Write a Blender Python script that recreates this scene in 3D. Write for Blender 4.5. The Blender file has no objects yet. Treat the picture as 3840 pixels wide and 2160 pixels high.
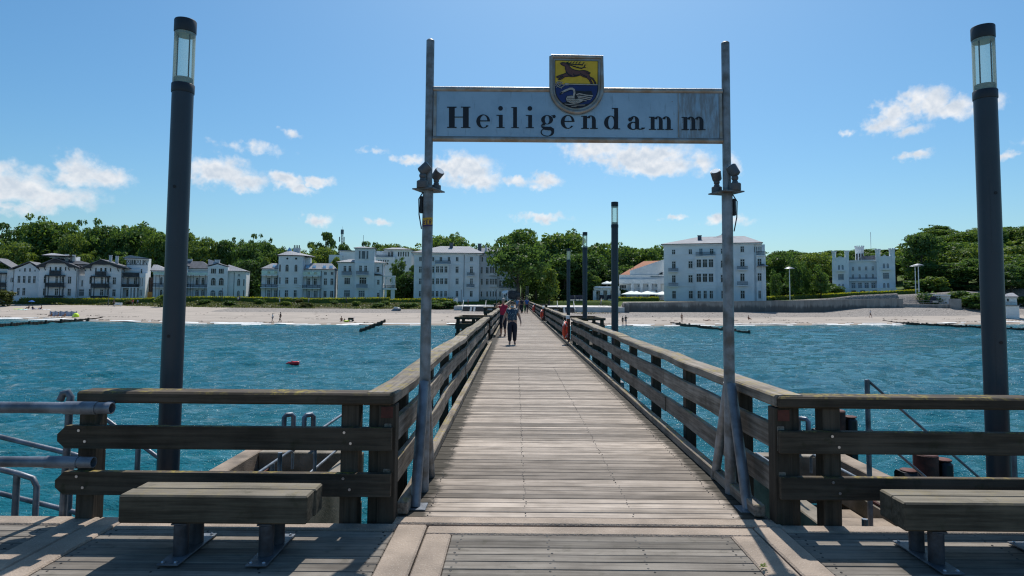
import bpy, bmesh, math, random
import numpy as np
from mathutils import Vector, Matrix, noise as mnoise

random.seed(7)
rng = np.random.default_rng(11)
R = math.radians
scene = bpy.context.scene
C = scene.collection

# ------------------------------------------------------------------ camera
EYE = 1.9                      # metres above the pier deck (deck is z = 0)
FPX = 2325.0                   # focal length in photo pixels (3840 wide)
TH = math.atan(134 / FPX)      # pitch up
PH = R(0.45)                   # roll
cam = bpy.data.cameras.new('camera')
cam.sensor_width = 36; cam.lens = FPX / 3840 * 36
cam.shift_x = -14 / 3840; cam.shift_y = -102 / 3840
cam.clip_start = 0.05; cam.clip_end = 6000
camo = bpy.data.objects.new('camera', cam); C.objects.link(camo)
camo.matrix_world = Matrix.Translation((0, 0, EYE)) @ Matrix.Rotation(R(90) + TH, 4, 'X') @ Matrix.Rotation(PH, 4, 'Z')
scene.camera = camo

# ------------------------------------------------------------------ light
SUN_AZ, SUN_EL = R(8), R(57)   # azimuth to the right of straight ahead (+Y)
sun = bpy.data.lights.new('sun', 'SUN'); sun.energy = 4.7; sun.angle = R(0.53); sun.color = (1.0, 0.955, 0.89)
suno = bpy.data.objects.new('sun', sun); C.objects.link(suno)
sd = Vector((math.sin(SUN_AZ) * math.cos(SUN_EL), math.cos(SUN_AZ) * math.cos(SUN_EL), math.sin(SUN_EL)))
suno.rotation_euler = sd.to_track_quat('Z', 'Y').to_euler()
suno.location = sd * 300
scene.view_settings.view_transform = 'Standard'
scene.view_settings.look = 'None'
scene.view_settings.exposure = 0.0
scene.view_settings.gamma = 1.0
scene.render.engine = 'CYCLES'
scene.cycles.use_denoising = True
scene.cycles.denoising_prefilter = 'NONE'
scene.cycles.sample_clamp_direct = 12
scene.cycles.caustics_reflective = False
scene.cycles.caustics_refractive = False
scene.cycles.filter_width = 1.2
scene.cycles.max_bounces = 5
scene.cycles.diffuse_bounces = 3
scene.cycles.adaptive_threshold = 0.005
scene.cycles.transparent_max_bounces = 12
scene.cycles.sample_clamp_indirect = 4

def ray(u, v):
    """direction through a photo pixel (used only to find where far things stand)"""
    du = (u - 1934) / FPX; dv = (v - 978) / FPX
    x = du * math.cos(PH) + dv * math.sin(PH); y = -du * math.sin(PH) + dv * math.cos(PH)
    return (x, math.cos(TH) + y * math.sin(TH), math.sin(TH) - y * math.cos(TH))
def at(u, v, Y):
    d = ray(u, v); t = Y / d[1]
    return Vector((d[0] * t, Y, EYE + d[2] * t))

world = bpy.data.worlds.new('World'); scene.world = world; world.use_nodes = True
def build_world():
    nt = world.node_tree; N = nt.nodes; L = nt.links
    for n in list(N): N.remove(n)
    out = N.new('ShaderNodeOutputWorld')
    sky = N.new('ShaderNodeTexSky'); sky.sky_type = 'NISHITA'; sky.sun_disc = False
    sky.sun_elevation = SUN_EL; sky.sun_rotation = SUN_AZ
    sky.altitude = 0; sky.air_density = 1.0; sky.dust_density = 1.3; sky.ozone_density = 2.4
    hs = N.new('ShaderNodeHueSaturation'); hs.inputs['Saturation'].default_value = 1.16
    tint = N.new('ShaderNodeMix'); tint.data_type = 'RGBA'; tint.blend_type = 'MULTIPLY'; tint.inputs[0].default_value = 1.0
    tint.inputs[7].default_value = (.80, 1.02, 1.09, 1); L.new(sky.outputs[0], tint.inputs[6])
    L.new(tint.outputs[2], hs.inputs['Color'])
    bg = N.new('ShaderNodeBackground'); bg.inputs[1].default_value = 0.110
    L.new(hs.outputs[0], bg.inputs[0])
    tc = N.new('ShaderNodeTexCoord'); sep = N.new('ShaderNodeSeparateXYZ')
    L.new(tc.outputs['Generated'], sep.inputs[0])
    def math_(op, a, b=None, c=None, clamp=False):
        n = N.new('ShaderNodeMath'); n.operation = op; n.use_clamp = clamp
        for i, x in enumerate((a, b, c)):
            if x is None: continue
            if isinstance(x, (int, float)): n.inputs[i].default_value = x
            else: L.new(x, n.inputs[i])
        return n.outputs[0]
    def vm(op, a, b=None, out=0):
        n = N.new('ShaderNodeVectorMath'); n.operation = op
        for i, x in enumerate((a, b)):
            if x is None: continue
            if isinstance(x, (tuple, list)): n.inputs[i].default_value = x
            else: L.new(x, n.inputs[i])
        return n.outputs[out]
    az = math_('ARCTAN2', sep.outputs[0], sep.outputs[1]); el = math_('ARCSINE', sep.outputs[2])
    comb = N.new('ShaderNodeCombineXYZ'); L.new(az, comb.inputs[0]); L.new(el, comb.inputs[1])
    p0 = comb.outputs[0]
    def noise(vec, scale, detail, rough=0.55, col=False):
        n = N.new('ShaderNodeTexNoise'); n.inputs['Scale'].default_value = scale
        n.inputs['Detail'].default_value = detail; n.inputs['Roughness'].default_value = rough
        L.new(vec, n.inputs['Vector']); return n.outputs[1 if col else 0]
    w1 = vm('MULTIPLY', vm('SUBTRACT', noise(p0, 26, 3, 0.6, True), (.5, .5, .5)), (0.055, 0.03, 0))
    w2 = vm('MULTIPLY', vm('SUBTRACT', noise(p0, 120, 3, 0.6, True), (.5, .5, .5)), (0.014, 0.010, 0))
    p = vm('ADD', vm('ADD', p0, w1), w2)
    # cumulus over the coast: centre and half size in photo pixels / 1.4907, softness
    cl = [(20, 462, 110, 42, 1), (110, 490, 110, 28, .9), (200, 430, 55, 35, 1), (255, 452, 75, 24, 1), (20, 522, 70, 14, .6),
          (560, 432, 80, 34, 1), (610, 455, 60, 22, .9), (720, 457, 58, 20, 1), (760, 475, 40, 14, .9), (806, 455, 30, 13, .9), (800, 551, 34, 16, .8),
          (952, 555, 30, 9, .7), (1165, 425, 85, 36, 1.1), (1190, 450, 70, 26, 1), (1030, 402, 34, 12, .8), (1300, 455, 32, 13, .8), (1370, 455, 44, 18, .9),
          (1500, 380, 90, 26, .85), (1620, 395, 130, 34, 1), (1640, 420, 110, 24, 1), (1760, 405, 40, 22, .7), (1365, 547, 60, 12, .8),
          (1820, 551, 60, 11, .7), (1700, 551, 22, 7, .6), (2240, 285, 34, 26, .9), (2225, 315, 48, 20, .9), (2330, 262, 60, 34, 1.1),
          (2410, 272, 60, 24, 1), (2500, 258, 34, 15, .8), (2130, 336, 18, 9, .6), (2305, 388, 32, 9, .7), (2295, 325, 34, 12, .55), (2535, 386, 26, 8, .7),
          (742, 337, 24, 6, .45), (1852, 415, 20, 20, .7), (640, 372, 60, 8, .3), (940, 380, 30, 6, .3),
          (-160, 440, 150, 50, 1), (-420, 360, 140, 46, 1), (2760, 330, 120, 40, 1), (3000, 450, 160, 44, 1)]
    m = None
    for (x, y, w, h, s) in cl:
        d = ray(x * 1.4907, y * 1.4907); n = math.sqrt(sum(k * k for k in d))
        a = math.atan2(d[0], d[1]); e = math.asin(d[2] / n)
        sc = 1.4907 / FPX * math.cos(a) * 1.12
        q = vm('MULTIPLY', vm('SUBTRACT', p, (a, e, 0)), (1 / (w * sc), 1 / (h * 1.4907 / FPX * 1.12), 0))
        ln = vm('LENGTH', q, out=1)
        v = math_('MULTIPLY', math_('SUBTRACT', 1.0, ln), s)
        m = v if m is None else math_('MAXIMUM', m, v)
    # the same kind of cumulus all round the rest of the sky
    far = math_('SUBTRACT', noise(vm('MULTIPLY', p, (1, 2.2, 1)), 5.5, 3, .5), 0.60)
    side = math_('MULTIPLY', math_('SUBTRACT', math_('ABSOLUTE', az), 0.95, None), 6.0, clamp=True)
    lowm = math_('MULTIPLY', math_('SUBTRACT', 0.75, el), 3.0, clamp=True)
    far = math_('SUBTRACT', math_('MULTIPLY', math_('MULTIPLY', far, 6.0), math_('MULTIPLY', side, lowm)), math_('SUBTRACT', 1.0, math_('MULTIPLY', side, lowm)))
    m = math_('MAXIMUM', m, far)
    f1 = noise(p0, 52, 5, 0.56)
    dens = math_('ADD', math_('MULTIPLY', m, 1.05), math_('MULTIPLY', math_('SUBTRACT', f1, 0.5), 1.5))
    mr = N.new('ShaderNodeMapRange'); mr.interpolation_type = 'SMOOTHSTEP'
    mr.inputs['From Min'].default_value = -0.18; mr.inputs['From Max'].default_value = 0.70
    L.new(dens, mr.inputs['Value']); mask = math_('MULTIPLY', mr.outputs[0], 0.93)
    # thicker parts read greyer from below
    pu = vm('ADD', p, (0, 0.012, 0))
    shn = noise(pu, 34, 4, 0.55)
    emb = math_('SUBTRACT', noise(vm('ADD', p0, (0, 0.006, 0)), 42, 3, 0.5), noise(p0, 42, 3, 0.5))
    sh = N.new('ShaderNodeMapRange'); sh.inputs['From Min'].default_value = 0.25; sh.inputs['From Max'].default_value = 1.15
    L.new(math_('ADD', math_('ADD', math_('MULTIPLY', dens, 0.5), math_('MULTIPLY', shn, 0.85)), math_('MULTIPLY', emb, 2.2)), sh.inputs['Value'])
    ramp = N.new('ShaderNodeMix'); ramp.data_type = 'RGBA'
    ramp.inputs[6].default_value = (0.97, 0.97, 0.98, 1); ramp.inputs[7].default_value = (0.64, 0.71, 0.80, 1)
    L.new(sh.outputs[0], ramp.inputs[0])
    bc = N.new('ShaderNodeBackground'); bc.inputs[1].default_value = 0.97
    L.new(ramp.outputs[2], bc.inputs[0])
    mix = N.new('ShaderNodeMixShader'); L.new(mask, mix.inputs[0]); L.new(bg.outputs[0], mix.inputs[1]); L.new(bc.outputs[0], mix.inputs[2])
    L.new(mix.outputs[0], out.inputs[0])
build_world()

# ------------------------------------------------------------------ materials
MATS = {}
def nodes_of(name):
    m = bpy.data.materials.new(name); m.use_nodes = True
    nt = m.node_tree; b = nt.nodes['Principled BSDF']; MATS[name] = m
    return m, nt, nt.nodes, nt.links, b
def mk_noise(nt, vec, scale, detail=3, rough=.55):
    n = nt.nodes.new('ShaderNodeTexNoise'); n.inputs['Scale'].default_value = scale
    n.inputs['Detail'].default_value = detail; n.inputs['Roughness'].default_value = rough
    if vec is not None: nt.links.new(vec, n.inputs['Vector'])
    return n
def mk_map(nt, vec, scale):
    n = nt.nodes.new('ShaderNodeMapping'); n.inputs['Scale'].default_value = scale; nt.links.new(vec, n.inputs['Vector']); return n.outputs[0]
def mk_math(nt, op, a, b=None, clamp=False):
    n = nt.nodes.new('ShaderNodeMath'); n.operation = op; n.use_clamp = clamp
    for i, x in enumerate((a, b)):
        if x is None: continue
        if isinstance(x, (int, float)): n.inputs[i].default_value = x
        else: nt.links.new(x, n.inputs[i])
    return n.outputs[0]
def mk_mix(nt, fac, a, b, mode='MIX'):
    n = nt.nodes.new('ShaderNodeMix'); n.data_type = 'RGBA'; n.blend_type = mode
    for i, x in ((0, fac), (6, a), (7, b)):
        if isinstance(x, (int, float)): n.inputs[i].default_value = x
        elif isinstance(x, (tuple, list)): n.inputs[i].default_value = (*x[:3], 1)
        else: nt.links.new(x, n.inputs[i])
    return n.outputs[2]
def mk_range(nt, v, a, b, c=0., d=1., smooth=True):
    n = nt.nodes.new('ShaderNodeMapRange')
    if smooth: n.interpolation_type = 'SMOOTHSTEP'
    n.inputs['From Min'].default_value = a; n.inputs['From Max'].default_value = b
    n.inputs['To Min'].default_value = c; n.inputs['To Max'].default_value = d
    nt.links.new(v, n.inputs['Value']); return n.outputs[0]
def mk_bump(nt, h, strength, dist, b):
    n = nt.nodes.new('ShaderNodeBump'); n.inputs['Strength'].default_value = strength; n.inputs['Distance'].default_value = dist
    nt.links.new(h, n.inputs['Height']); nt.links.new(n.outputs[0], b.inputs['Normal'])
def coords(nt, kind='Object'):
    return nt.nodes.new('ShaderNodeTexCoord').outputs[kind]
def wpos(nt):
    return nt.nodes.new('ShaderNodeNewGeometry').outputs['Position']
def plain(name, col, rough=.6, metal=0., var=.12, scale=3., bump=0., bscale=40., spec=.5, col2=None):
    m, nt, N, L, b = nodes_of(name)
    v = wpos(nt); n = mk_noise(nt, v, scale, 4)
    c2 = col2 or tuple(max(0, x * (1 - var * 2)) for x in col); c1 = tuple(min(1, x * (1 + var)) for x in col)
    L.new(mk_mix(nt, mk_range(nt, n.outputs[0], .3, .72), c1, c2), b.inputs['Base Color'])
    b.inputs['Roughness'].default_value = rough; b.inputs['Metallic'].default_value = metal; b.inputs['Specular IOR Level'].default_value = spec
    if bump: mk_bump(nt, mk_noise(nt, v, bscale, 4).outputs[0], bump, .02, b)
    return m

def wood(name, light, dark, axis='X', rand=.35, top_light=None, lichen=0., moss=0., groove=0., edge=False, gloss=.75):
    """weathered timber; grain along the given world axis, each board a little different"""
    m, nt, N, L, b = nodes_of(name)
    p = wpos(nt); oi = N.new('ShaderNodeObjectInfo')
    off = N.new('ShaderNodeVectorMath'); off.operation = 'ADD'; L.new(p, off.inputs[0])
    sc = N.new('ShaderNodeVectorMath'); sc.operation = 'SCALE'; sc.inputs[0].default_value = (37., 91., 53.); L.new(oi.outputs['Random'], sc.inputs['Scale'])
    L.new(sc.outputs[0], off.inputs[1]); v = off.outputs[0]
    s = {'X': (1.2, 28, 28), 'Y': (28, 1.2, 28), 'Z': (28, 28, 1.2)}[axis]
    g = mk_noise(nt, mk_map(nt, v, s), 1.0, 5, .65).outputs[0]
    g2 = mk_noise(nt, v, 2.3, 4, .6).outputs[0]
    f = mk_math(nt, 'ADD', mk_math(nt, 'MULTIPLY', g, .6), mk_math(nt, 'MULTIPLY', g2, .4))
    c = mk_mix(nt, mk_range(nt, f, .34, .66), dark, light)
    k = mk_range(nt, oi.outputs['Random'], 0, 1, 1 - rand, 1 + rand * .7, False)
    n = N.new('ShaderNodeVectorMath'); n.operation = 'SCALE'; L.new(c, n.inputs[0]); L.new(k, n.inputs['Scale']); c = n.outputs[0]
    if edge:   # dark algae stains creeping in from both sides of the walkway
        sx = N.new('ShaderNodeSeparateXYZ'); L.new(p, sx.inputs[0])
        dl = mk_range(nt, sx.outputs[0], -.95, -.50, 1, 0); dr = mk_range(nt, sx.outputs[0], 1.80, 2.1, 0, 1)
        st = mk_noise(nt, mk_map(nt, p, (1.6, 3.5, 1)), 2.2, 5, .7).outputs[0]
        e = mk_math(nt, 'MAXIMUM', dl, dr)
        e = mk_range(nt, mk_math(nt, 'ADD', e, mk_math(nt, 'MULTIPLY', mk_math(nt, 'SUBTRACT', st, .5), 1.5)), .38, .75)
        c = mk_mix(nt, mk_math(nt, 'MULTIPLY', e, .9), c, (.022, .019, .012))
    if top_light:   # weathered upper faces, painted lighter still for a sunlit look
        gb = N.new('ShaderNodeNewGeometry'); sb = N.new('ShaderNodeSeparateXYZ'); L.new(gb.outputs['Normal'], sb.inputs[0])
        c = mk_mix(nt, mk_math(nt, 'MULTIPLY', mk_range(nt, sb.outputs[2], .5, .95), mk_range(nt, f, .3, .62, .35, .95)), c, top_light)
    if moss:
        mo = mk_noise(nt, p, 5.5, 5, .65).outputs[0]
        c = mk_mix(nt, mk_range(nt, mo, .56, .72, 0, moss), c, (.030, .032, .012))
    if lichen:
        gn = N.new('ShaderNodeNewGeometry'); sz = N.new('ShaderNodeSeparateXYZ'); L.new(gn.outputs['Normal'], sz.inputs[0])
        li = mk_noise(nt, p, 16, 5, .7).outputs[0]; lb = mk_noise(nt, p, 3, 3, .6).outputs[0]
        lf = mk_math(nt, 'MULTIPLY', mk_range(nt, li, .46, .6), mk_range(nt, lb, .4, .62))
        lf = mk_math(nt, 'MULTIPLY', lf, mk_range(nt, sz.outputs[2], .25, .9))
        c = mk_mix(nt, mk_math(nt, 'MULTIPLY', lf, lichen), c, (.30, .23, .045))
    L.new(c, b.inputs['Base Color']); b.inputs['Roughness'].default_value = gloss; b.inputs['Specular IOR Level'].default_value = .2
    h = g
    if groove:
        sy = N.new('ShaderNodeSeparateXYZ'); L.new(p, sy.inputs[0])
        w = mk_math(nt, 'SINE', mk_math(nt, 'MULTIPLY', sy.outputs[1], 2 * math.pi / .0115))
        h = mk_math(nt, 'ADD', mk_math(nt, 'MULTIPLY', g, .6), mk_math(nt, 'MULTIPLY', w, groove))
    mk_bump(nt, h, .55, .008, b)
    return m

wood('wood_deck', (.44, .372, .312), (.195, .160, .130), 'X', .5, edge=True, groove=.12)
wood('wood_landing', (.27, .24, .205), (.13, .113, .095), 'X', .30, moss=.35, groove=.28)
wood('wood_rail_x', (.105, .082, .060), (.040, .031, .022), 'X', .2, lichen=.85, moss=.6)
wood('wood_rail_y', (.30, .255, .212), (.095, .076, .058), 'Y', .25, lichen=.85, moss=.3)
wood('wood_rail_z', (.09, .071, .053), (.038, .030, .022), 'Z', .25, moss=.5)
wood('wood_bench', (.14, .122, .090), (.045, .039, .028), 'X', .1, lichen=.15, moss=.5, top_light=(.235, .208, .165))
wood('wood_pile', (.10, .085, .068), (.035, .03, .024), 'Z', .2, moss=.5)
plain('concrete', (.335, .265, .207), .85, 0, .16, 2.2, .5, 60)
def concrete_speckle():
    m = MATS['concrete']; nt = m.node_tree; b = nt.nodes['Principled BSDF']
    src = b.inputs['Base Color'].links[0].from_socket
    v = nt.nodes.new('ShaderNodeTexVoronoi'); v.inputs['Scale'].default_value = 55; nt.links.new(wpos(nt), v.inputs['Vector'])
    nt.links.new(mk_mix(nt, mk_range(nt, v.outputs['Distance'], .10, .2, .5, 0), src, (.62, .56, .5)), b.inputs['Base Color'])
concrete_speckle()
plain('landing_concrete', (.27, .208, .155), .85, 0, .25, 2.0, .5, 50)
plain('concrete_dark', (.20, .165, .125), .7, 0, .3, 1.5, .4, 40, col2=(.075, .062, .035))  # darker, blotchy concrete for the inner parts of the landings
plain('galvanised', (.17, .19, .22), .45, .45, .25, 5, .15, 60)
plain('galvanised_rusty', (.145, .155, .17), .55, .30, .25, 7, .2, 60, col2=(.105, .085, .07))
plain('gate_steel', (.23, .25, .275), .5, .4, .25, 7, .2, 60, col2=(.13, .118, .105))
plain('leg_steel', (.050, .060, .075), .5, .3, .25, 9, .2, 60)
plain('lamp_paint', (.026, .036, .050), .42, 0, .06, 2)
plain('lamp_cap', (.020, .022, .027), .5, 0, .05, 2)
plain('lamp_ring', (.42, .40, .34), .4, .6, .08, 8)
plain('black', (.006, .006, .008), .55, 0, .1, 5)
plain('cable', (.008, .008, .009), .6, 0, .05, 5)
plain('spot_grey', (.10, .105, .115), .5, .1, .08, 9)
plain('lens', (.75, .8, .85), .12, 0, .03, 9)
plain('steel_bolt', (.6, .6, .62), .3, .9, .05, 9)
plain('rust_red', (.11, .028, .018), .75, 0, .3, 6, .3, 30)
plain('buoy_red', (.62, .02, .03), .35, 0, .1, 5)
plain('ring_red', (.75, .075, .03), .45, 0, .08, 6)
plain('white_paint', (.80, .80, .79), .6, 0, .03, 2)
plain('rope', (.7, .68, .62), .8, 0, .1, 20)
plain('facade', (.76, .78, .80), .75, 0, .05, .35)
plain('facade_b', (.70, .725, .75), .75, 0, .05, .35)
plain('trim', (.76, .77, .78), .7, 0, .03, 1)
plain('frame_white', (.60, .61, .61), .5, 0, .03, 1)
plain('frame_dark', (.10, .11, .12), .5, 0, .03, 1)
plain('pane', (.016, .024, .034), .12, 0, .3, .6, spec=.35)
plain('pane_curtain', (.13, .15, .17), .25, 0, .2, .8, spec=.4)
plain('pane_blue', (.05, .13, .20), .1, 0, .2, .8, spec=.6)
plain('balcony_iron', (.035, .045, .055), .5, .2, .1, 3)
plain('balcony_wood', (.040, .050, .058), .7, 0, .2, 2)
plain('roof_slate', (.125, .13, .148), .8, 0, .15, 1.2)
plain('roof_dark', (.035, .035, .04), .6, 0, .15, 1.2)
plain('skylight', (.25, .45, .65), .08, 0, .1, 1, spec=1.)
plain('chimney', (.62, .62, .62), .8, 0, .1, 1)
plain('drain', (.05, .055, .06), .5, 0, .05, 3)
plain('monument', (.045, .045, .048), .7, 0, .25, 2, .5, 6)
plain('parasol_cloth', (.78, .83, .80), .8, 0, .02, 1)
plain('basket_blue', (.015, .022, .05), .7, 0, .2, 3)
plain('basket_wicker', (.55, .52, .45), .8, 0, .1, 8)
plain('seawall', (.34, .31, .285), .85, 0, .14, .5, .3, 8)
plain('seawall_stain', (.13, .115, .105), .9, 0, .2, .6, .3, 8)
plain('paving', (.56, .54, .52), .8, 0, .08, .6)
plain('step_wood', (.075, .07, .07), .8, 0, .2, 3)
plain('step_white', (.7, .69, .66), .8, 0, .05, 3)
plain('scaffold', (.12, .075, .06), .8, 0, .25, .6)
plain('hoarding', (.50, .28, .10), .8, 0, .06, 1)
plain('antenna', (.12, .13, .15), .5, .3, .1, 2)
plain('sign_letter', (.004, .004, .010), .5, 0, .05, 5)
plain('emblem_yellow', (.66, .42, .015), .45, 0, .06, 12)
plain('emblem_blue', (.005, .017, .12), .4, 0, .08, 12)
plain('emblem_brown', (.115, .042, .035), .5, 0, .1, 30)
plain('emblem_black', (.006, .005, .008), .5, 0, .05, 9)
plain('emblem_white', (.40, .365, .33), .5, 0, .12, 40)
plain('sticker_yellow', (.60, .34, .02), .5, 0, .08, 30)
plain('sticker_dark', (.05, .02, .09), .5, 0, .05, 9)
plain('towel_blue', (.02, .12, .4), .9); plain('towel_cyan', (.35, .7, .7), .9); plain('neon', (.62, .85, .02), .6, 0, .06, 2)
plain('windbreak', (.42, .44, .55), .85, 0, .12, 1.5)
plain('board_white', (.8, .8, .8), .6, 0, .03, 2)
plain('stone', (.30, .29, .28), .85, 0, .2, 2)

def galv_sign():
    m, nt, N, L, b = nodes_of('sign_metal')
    p = wpos(nt)
    a = mk_noise(nt, p, 2.2, 5, .65).outputs[0]; s = mk_noise(nt, mk_map(nt, p, (14, 14, 2.5)), 1.6, 5, .7).outputs[0]
    c = mk_mix(nt, mk_range(nt, a, .3, .7), (.36, .49, .60), (.28, .395, .50))
    c = mk_mix(nt, mk_range(nt, s, .54, .74, 0, .5), c, (.16, .205, .25))
    sx = N.new('ShaderNodeSeparateXYZ'); L.new(p, sx.inputs[0])
    patch = mk_range(nt, sx.outputs[0], 1.60, 1.64, 0, 1)
    c = mk_mix(nt, mk_math(nt, 'MULTIPLY', mk_math(nt, 'MULTIPLY', patch, .75), mk_range(nt, s, .35, .6)), c, (.20, .20, .20))
    r = mk_noise(nt, p, 13, 4, .7).outputs[0]
    c = mk_mix(nt, mk_range(nt, r, .66, .74, 0, .8), c, (.22, .12, .075))
    L.new(c, b.inputs['Base Color']); b.inputs['Metallic'].default_value = .35; b.inputs['Roughness'].default_value = .5
    mk_bump(nt, s, .2, .004, b)
galv_sign()
plain('sign_rim', (.30, .30, .295), .45, .5, .2, 9, .1, 60, col2=(.27, .21, .16))

def lamp_glass():
    m, nt, N, L, b = nodes_of('lamp_glass')
    t = N.new('ShaderNodeBsdfTransparent'); t.inputs[0].default_value = (.90, .97, .93, 1)
    g = N.new('ShaderNodeBsdfGlossy'); g.inputs['Roughness'].default_value = .05
    fr = N.new('ShaderNodeFresnel'); fr.inputs[0].default_value = 1.35
    mx = N.new('ShaderNodeMixShader'); L.new(fr.outputs[0], mx.inputs[0]); L.new(t.outputs[0], mx.inputs[1]); L.new(g.outputs[0], mx.inputs[2])
    df = N.new('ShaderNodeBsdfDiffuse'); df.inputs[0].default_value = (.80, .88, .80, 1); tl = N.new('ShaderNodeBsdfTranslucent'); tl.inputs[0].default_value = (.80, .88, .80, 1)
    dd = N.new('ShaderNodeMixShader'); L.new(df.outputs[0], dd.inputs[1]); L.new(tl.outputs[0], dd.inputs[2])
    m2 = N.new('ShaderNodeMixShader'); m2.inputs[0].default_value = .24; L.new(mx.outputs[0], m2.inputs[1]); L.new(dd.outputs[0], m2.inputs[2])
    L.new(m2.outputs[0], N['Material Output'].inputs[0])
lamp_glass()
def glass_rail():
    m, nt, N, L, b = nodes_of('glass_panel')
    t = N.new('ShaderNodeBsdfTransparent'); t.inputs[0].default_value = (.72, .9, .9, 1)
    g = N.new('ShaderNodeBsdfGlossy'); g.inputs['Roughness'].default_value = .05
    mx = N.new('ShaderNodeMixShader'); mx.inputs[0].default_value = .15; L.new(t.outputs[0], mx.inputs[1]); L.new(g.outputs[0], mx.inputs[2])
    L.new(mx.outputs[0], N['Material Output'].inputs[0])
glass_rail()

def seam_roof(name, col, dark):
    m, nt, N, L, b = nodes_of(name)
    p = wpos(nt); sx = N.new('ShaderNodeSeparateXYZ'); L.new(p, sx.inputs[0])
    a = mk_math(nt, 'FRACT', mk_math(nt, 'MULTIPLY', mk_math(nt, 'ADD', sx.outputs[0], mk_math(nt, 'MULTIPLY', sx.outputs[1], .35)), 1 / .62))
    st = mk_range(nt, a, .08, .16, 1, 0)
    n = mk_noise(nt, p, .7, 4).outputs[0]
    c = mk_mix(nt, mk_range(nt, n, .3, .7), col, tuple(x * .82 for x in col))
    L.new(mk_mix(nt, mk_math(nt, 'MULTIPLY', st, .6), c, dark), b.inputs['Base Color'])
    b.inputs['Roughness'].default_value = .75; b.inputs['Specular IOR Level'].default_value = .15
seam_roof('roof_metal', (.36, .365, .385), (.17, .17, .19))
def tile_roof():
    m, nt, N, L, b = nodes_of('roof_tile')
    p = wpos(nt); sx = N.new('ShaderNodeSeparateXYZ'); L.new(p, sx.inputs[0])
    a = mk_math(nt, 'FRACT', mk_math(nt, 'MULTIPLY', sx.outputs[2], 1 / .42))
    n = mk_noise(nt, p, 3, 4).outputs[0]
    c = mk_mix(nt, mk_range(nt, n, .3, .7), (.48, .17, .075), (.36, .12, .055))
    L.new(mk_mix(nt, mk_range(nt, a, .15, .3, .55, 0), c, (.16, .05, .025)), b.inputs['Base Color']); b.inputs['Roughness'].default_value = .8
tile_roof()

def leaf(name, c1, c2, tr, thin=.44):
    m, nt, N, L, b = nodes_of(name)
    p = wpos(nt); oi = N.new('ShaderNodeObjectInfo')
    n = mk_noise(nt, p, .45, 3, .6).outputs[0]; n2 = mk_noise(nt, p, 4, 2).outputs[0]
    f = mk_math(nt, 'ADD', mk_math(nt, 'MULTIPLY', n, .55), mk_math(nt, 'ADD', mk_math(nt, 'MULTIPLY', n2, .25), mk_math(nt, 'MULTIPLY', oi.outputs['Random'], .3)))
    c = mk_mix(nt, mk_range(nt, f, .3, .8), c1, c2)
    d = N.new('ShaderNodeBsdfDiffuse'); L.new(c, d.inputs[0])
    t = N.new('ShaderNodeBsdfTranslucent'); L.new(mk_mix(nt, 1., c, tr, 'MULTIPLY'), t.inputs[0])
    mx = N.new('ShaderNodeMixShader'); mx.inputs[0].default_value = thin
    L.new(d.outputs[0], mx.inputs[1]); L.new(t.outputs[0], mx.inputs[2])
    g = N.new('ShaderNodeBsdfGlossy'); g.inputs['Roughness'].default_value = .45; g.inputs[0].default_value = (.5, .5, .5, 1)
    m2 = N.new('ShaderNodeMixShader'); m2.inputs[0].default_value = .035; L.new(mx.outputs[0], m2.inputs[1]); L.new(g.outputs[0], m2.inputs[2])
    L.new(m2.outputs[0], N['Material Output'].inputs[0])
leaf('leaf_green', (.102, .178, .044), (.068, .136, .040), (1.7, 1.5, .7))
leaf('leaf_light', (.132, .204, .048), (.092, .164, .044), (1.8, 1.5, .7))
leaf('leaf_dark', (.092, .158, .040), (.064, .120, .038), (1.5, 1.5, .8))
leaf('leaf_hedge', (.26, .29, .020), (.17, .21, .020), (1.7, 1.5, .6), .62)
leaf('leaf_dune', (.085, .125, .030), (.105, .100, .042), (1.4, 1.3, .8))
plain('bark', (.085, .070, .055), .9, 0, .3, 3, .5, 12)

def water():
    m, nt, N, L, b = nodes_of('water')
    p = wpos(nt)
    n1 = mk_noise(nt, mk_map(nt, p, (1.0, 2.0, 1)), 1.15, 6, .62).outputs[0]
    n2 = mk_noise(nt, mk_map(nt, p, (1.0, 1.8, 1)), 7.0, 4, .65).outputs[0]
    h = mk_math(nt, 'ADD', mk_math(nt, 'MULTIPLY', n1, 1.5), mk_math(nt, 'MULTIPLY', n2, .27))
    bmp = N.new('ShaderNodeBump'); bmp.inputs['Strength'].default_value = 1.0; bmp.inputs['Distance'].default_value = .15
    L.new(h, bmp.inputs['Height'])
    big = mk_noise(nt, mk_map(nt, p, (.02, .05, 1)), 1., 3).outputs[0]
    c = mk_mix(nt, mk_range(nt, big, .3, .7), (.006, .115, .143), (.004, .086, .116))
    sa = N.new('ShaderNodeAttribute'); sa.attribute_name = 'shallow'
    c = mk_mix(nt, mk_math(nt, 'MULTIPLY', sa.outputs['Fac'], .55), c, (.10, .24, .25))   # sandy shallows
    L.new(c, b.inputs['Base Color']); L.new(bmp.outputs[0], b.inputs['Normal'])
    b.inputs['Roughness'].default_value = .06; b.inputs['IOR'].default_value = 1.333; b.inputs['Specular IOR Level'].default_value = .36
water()
plain('foam', (.86, .88, .88), .8, 0, .06, 3)

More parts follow.
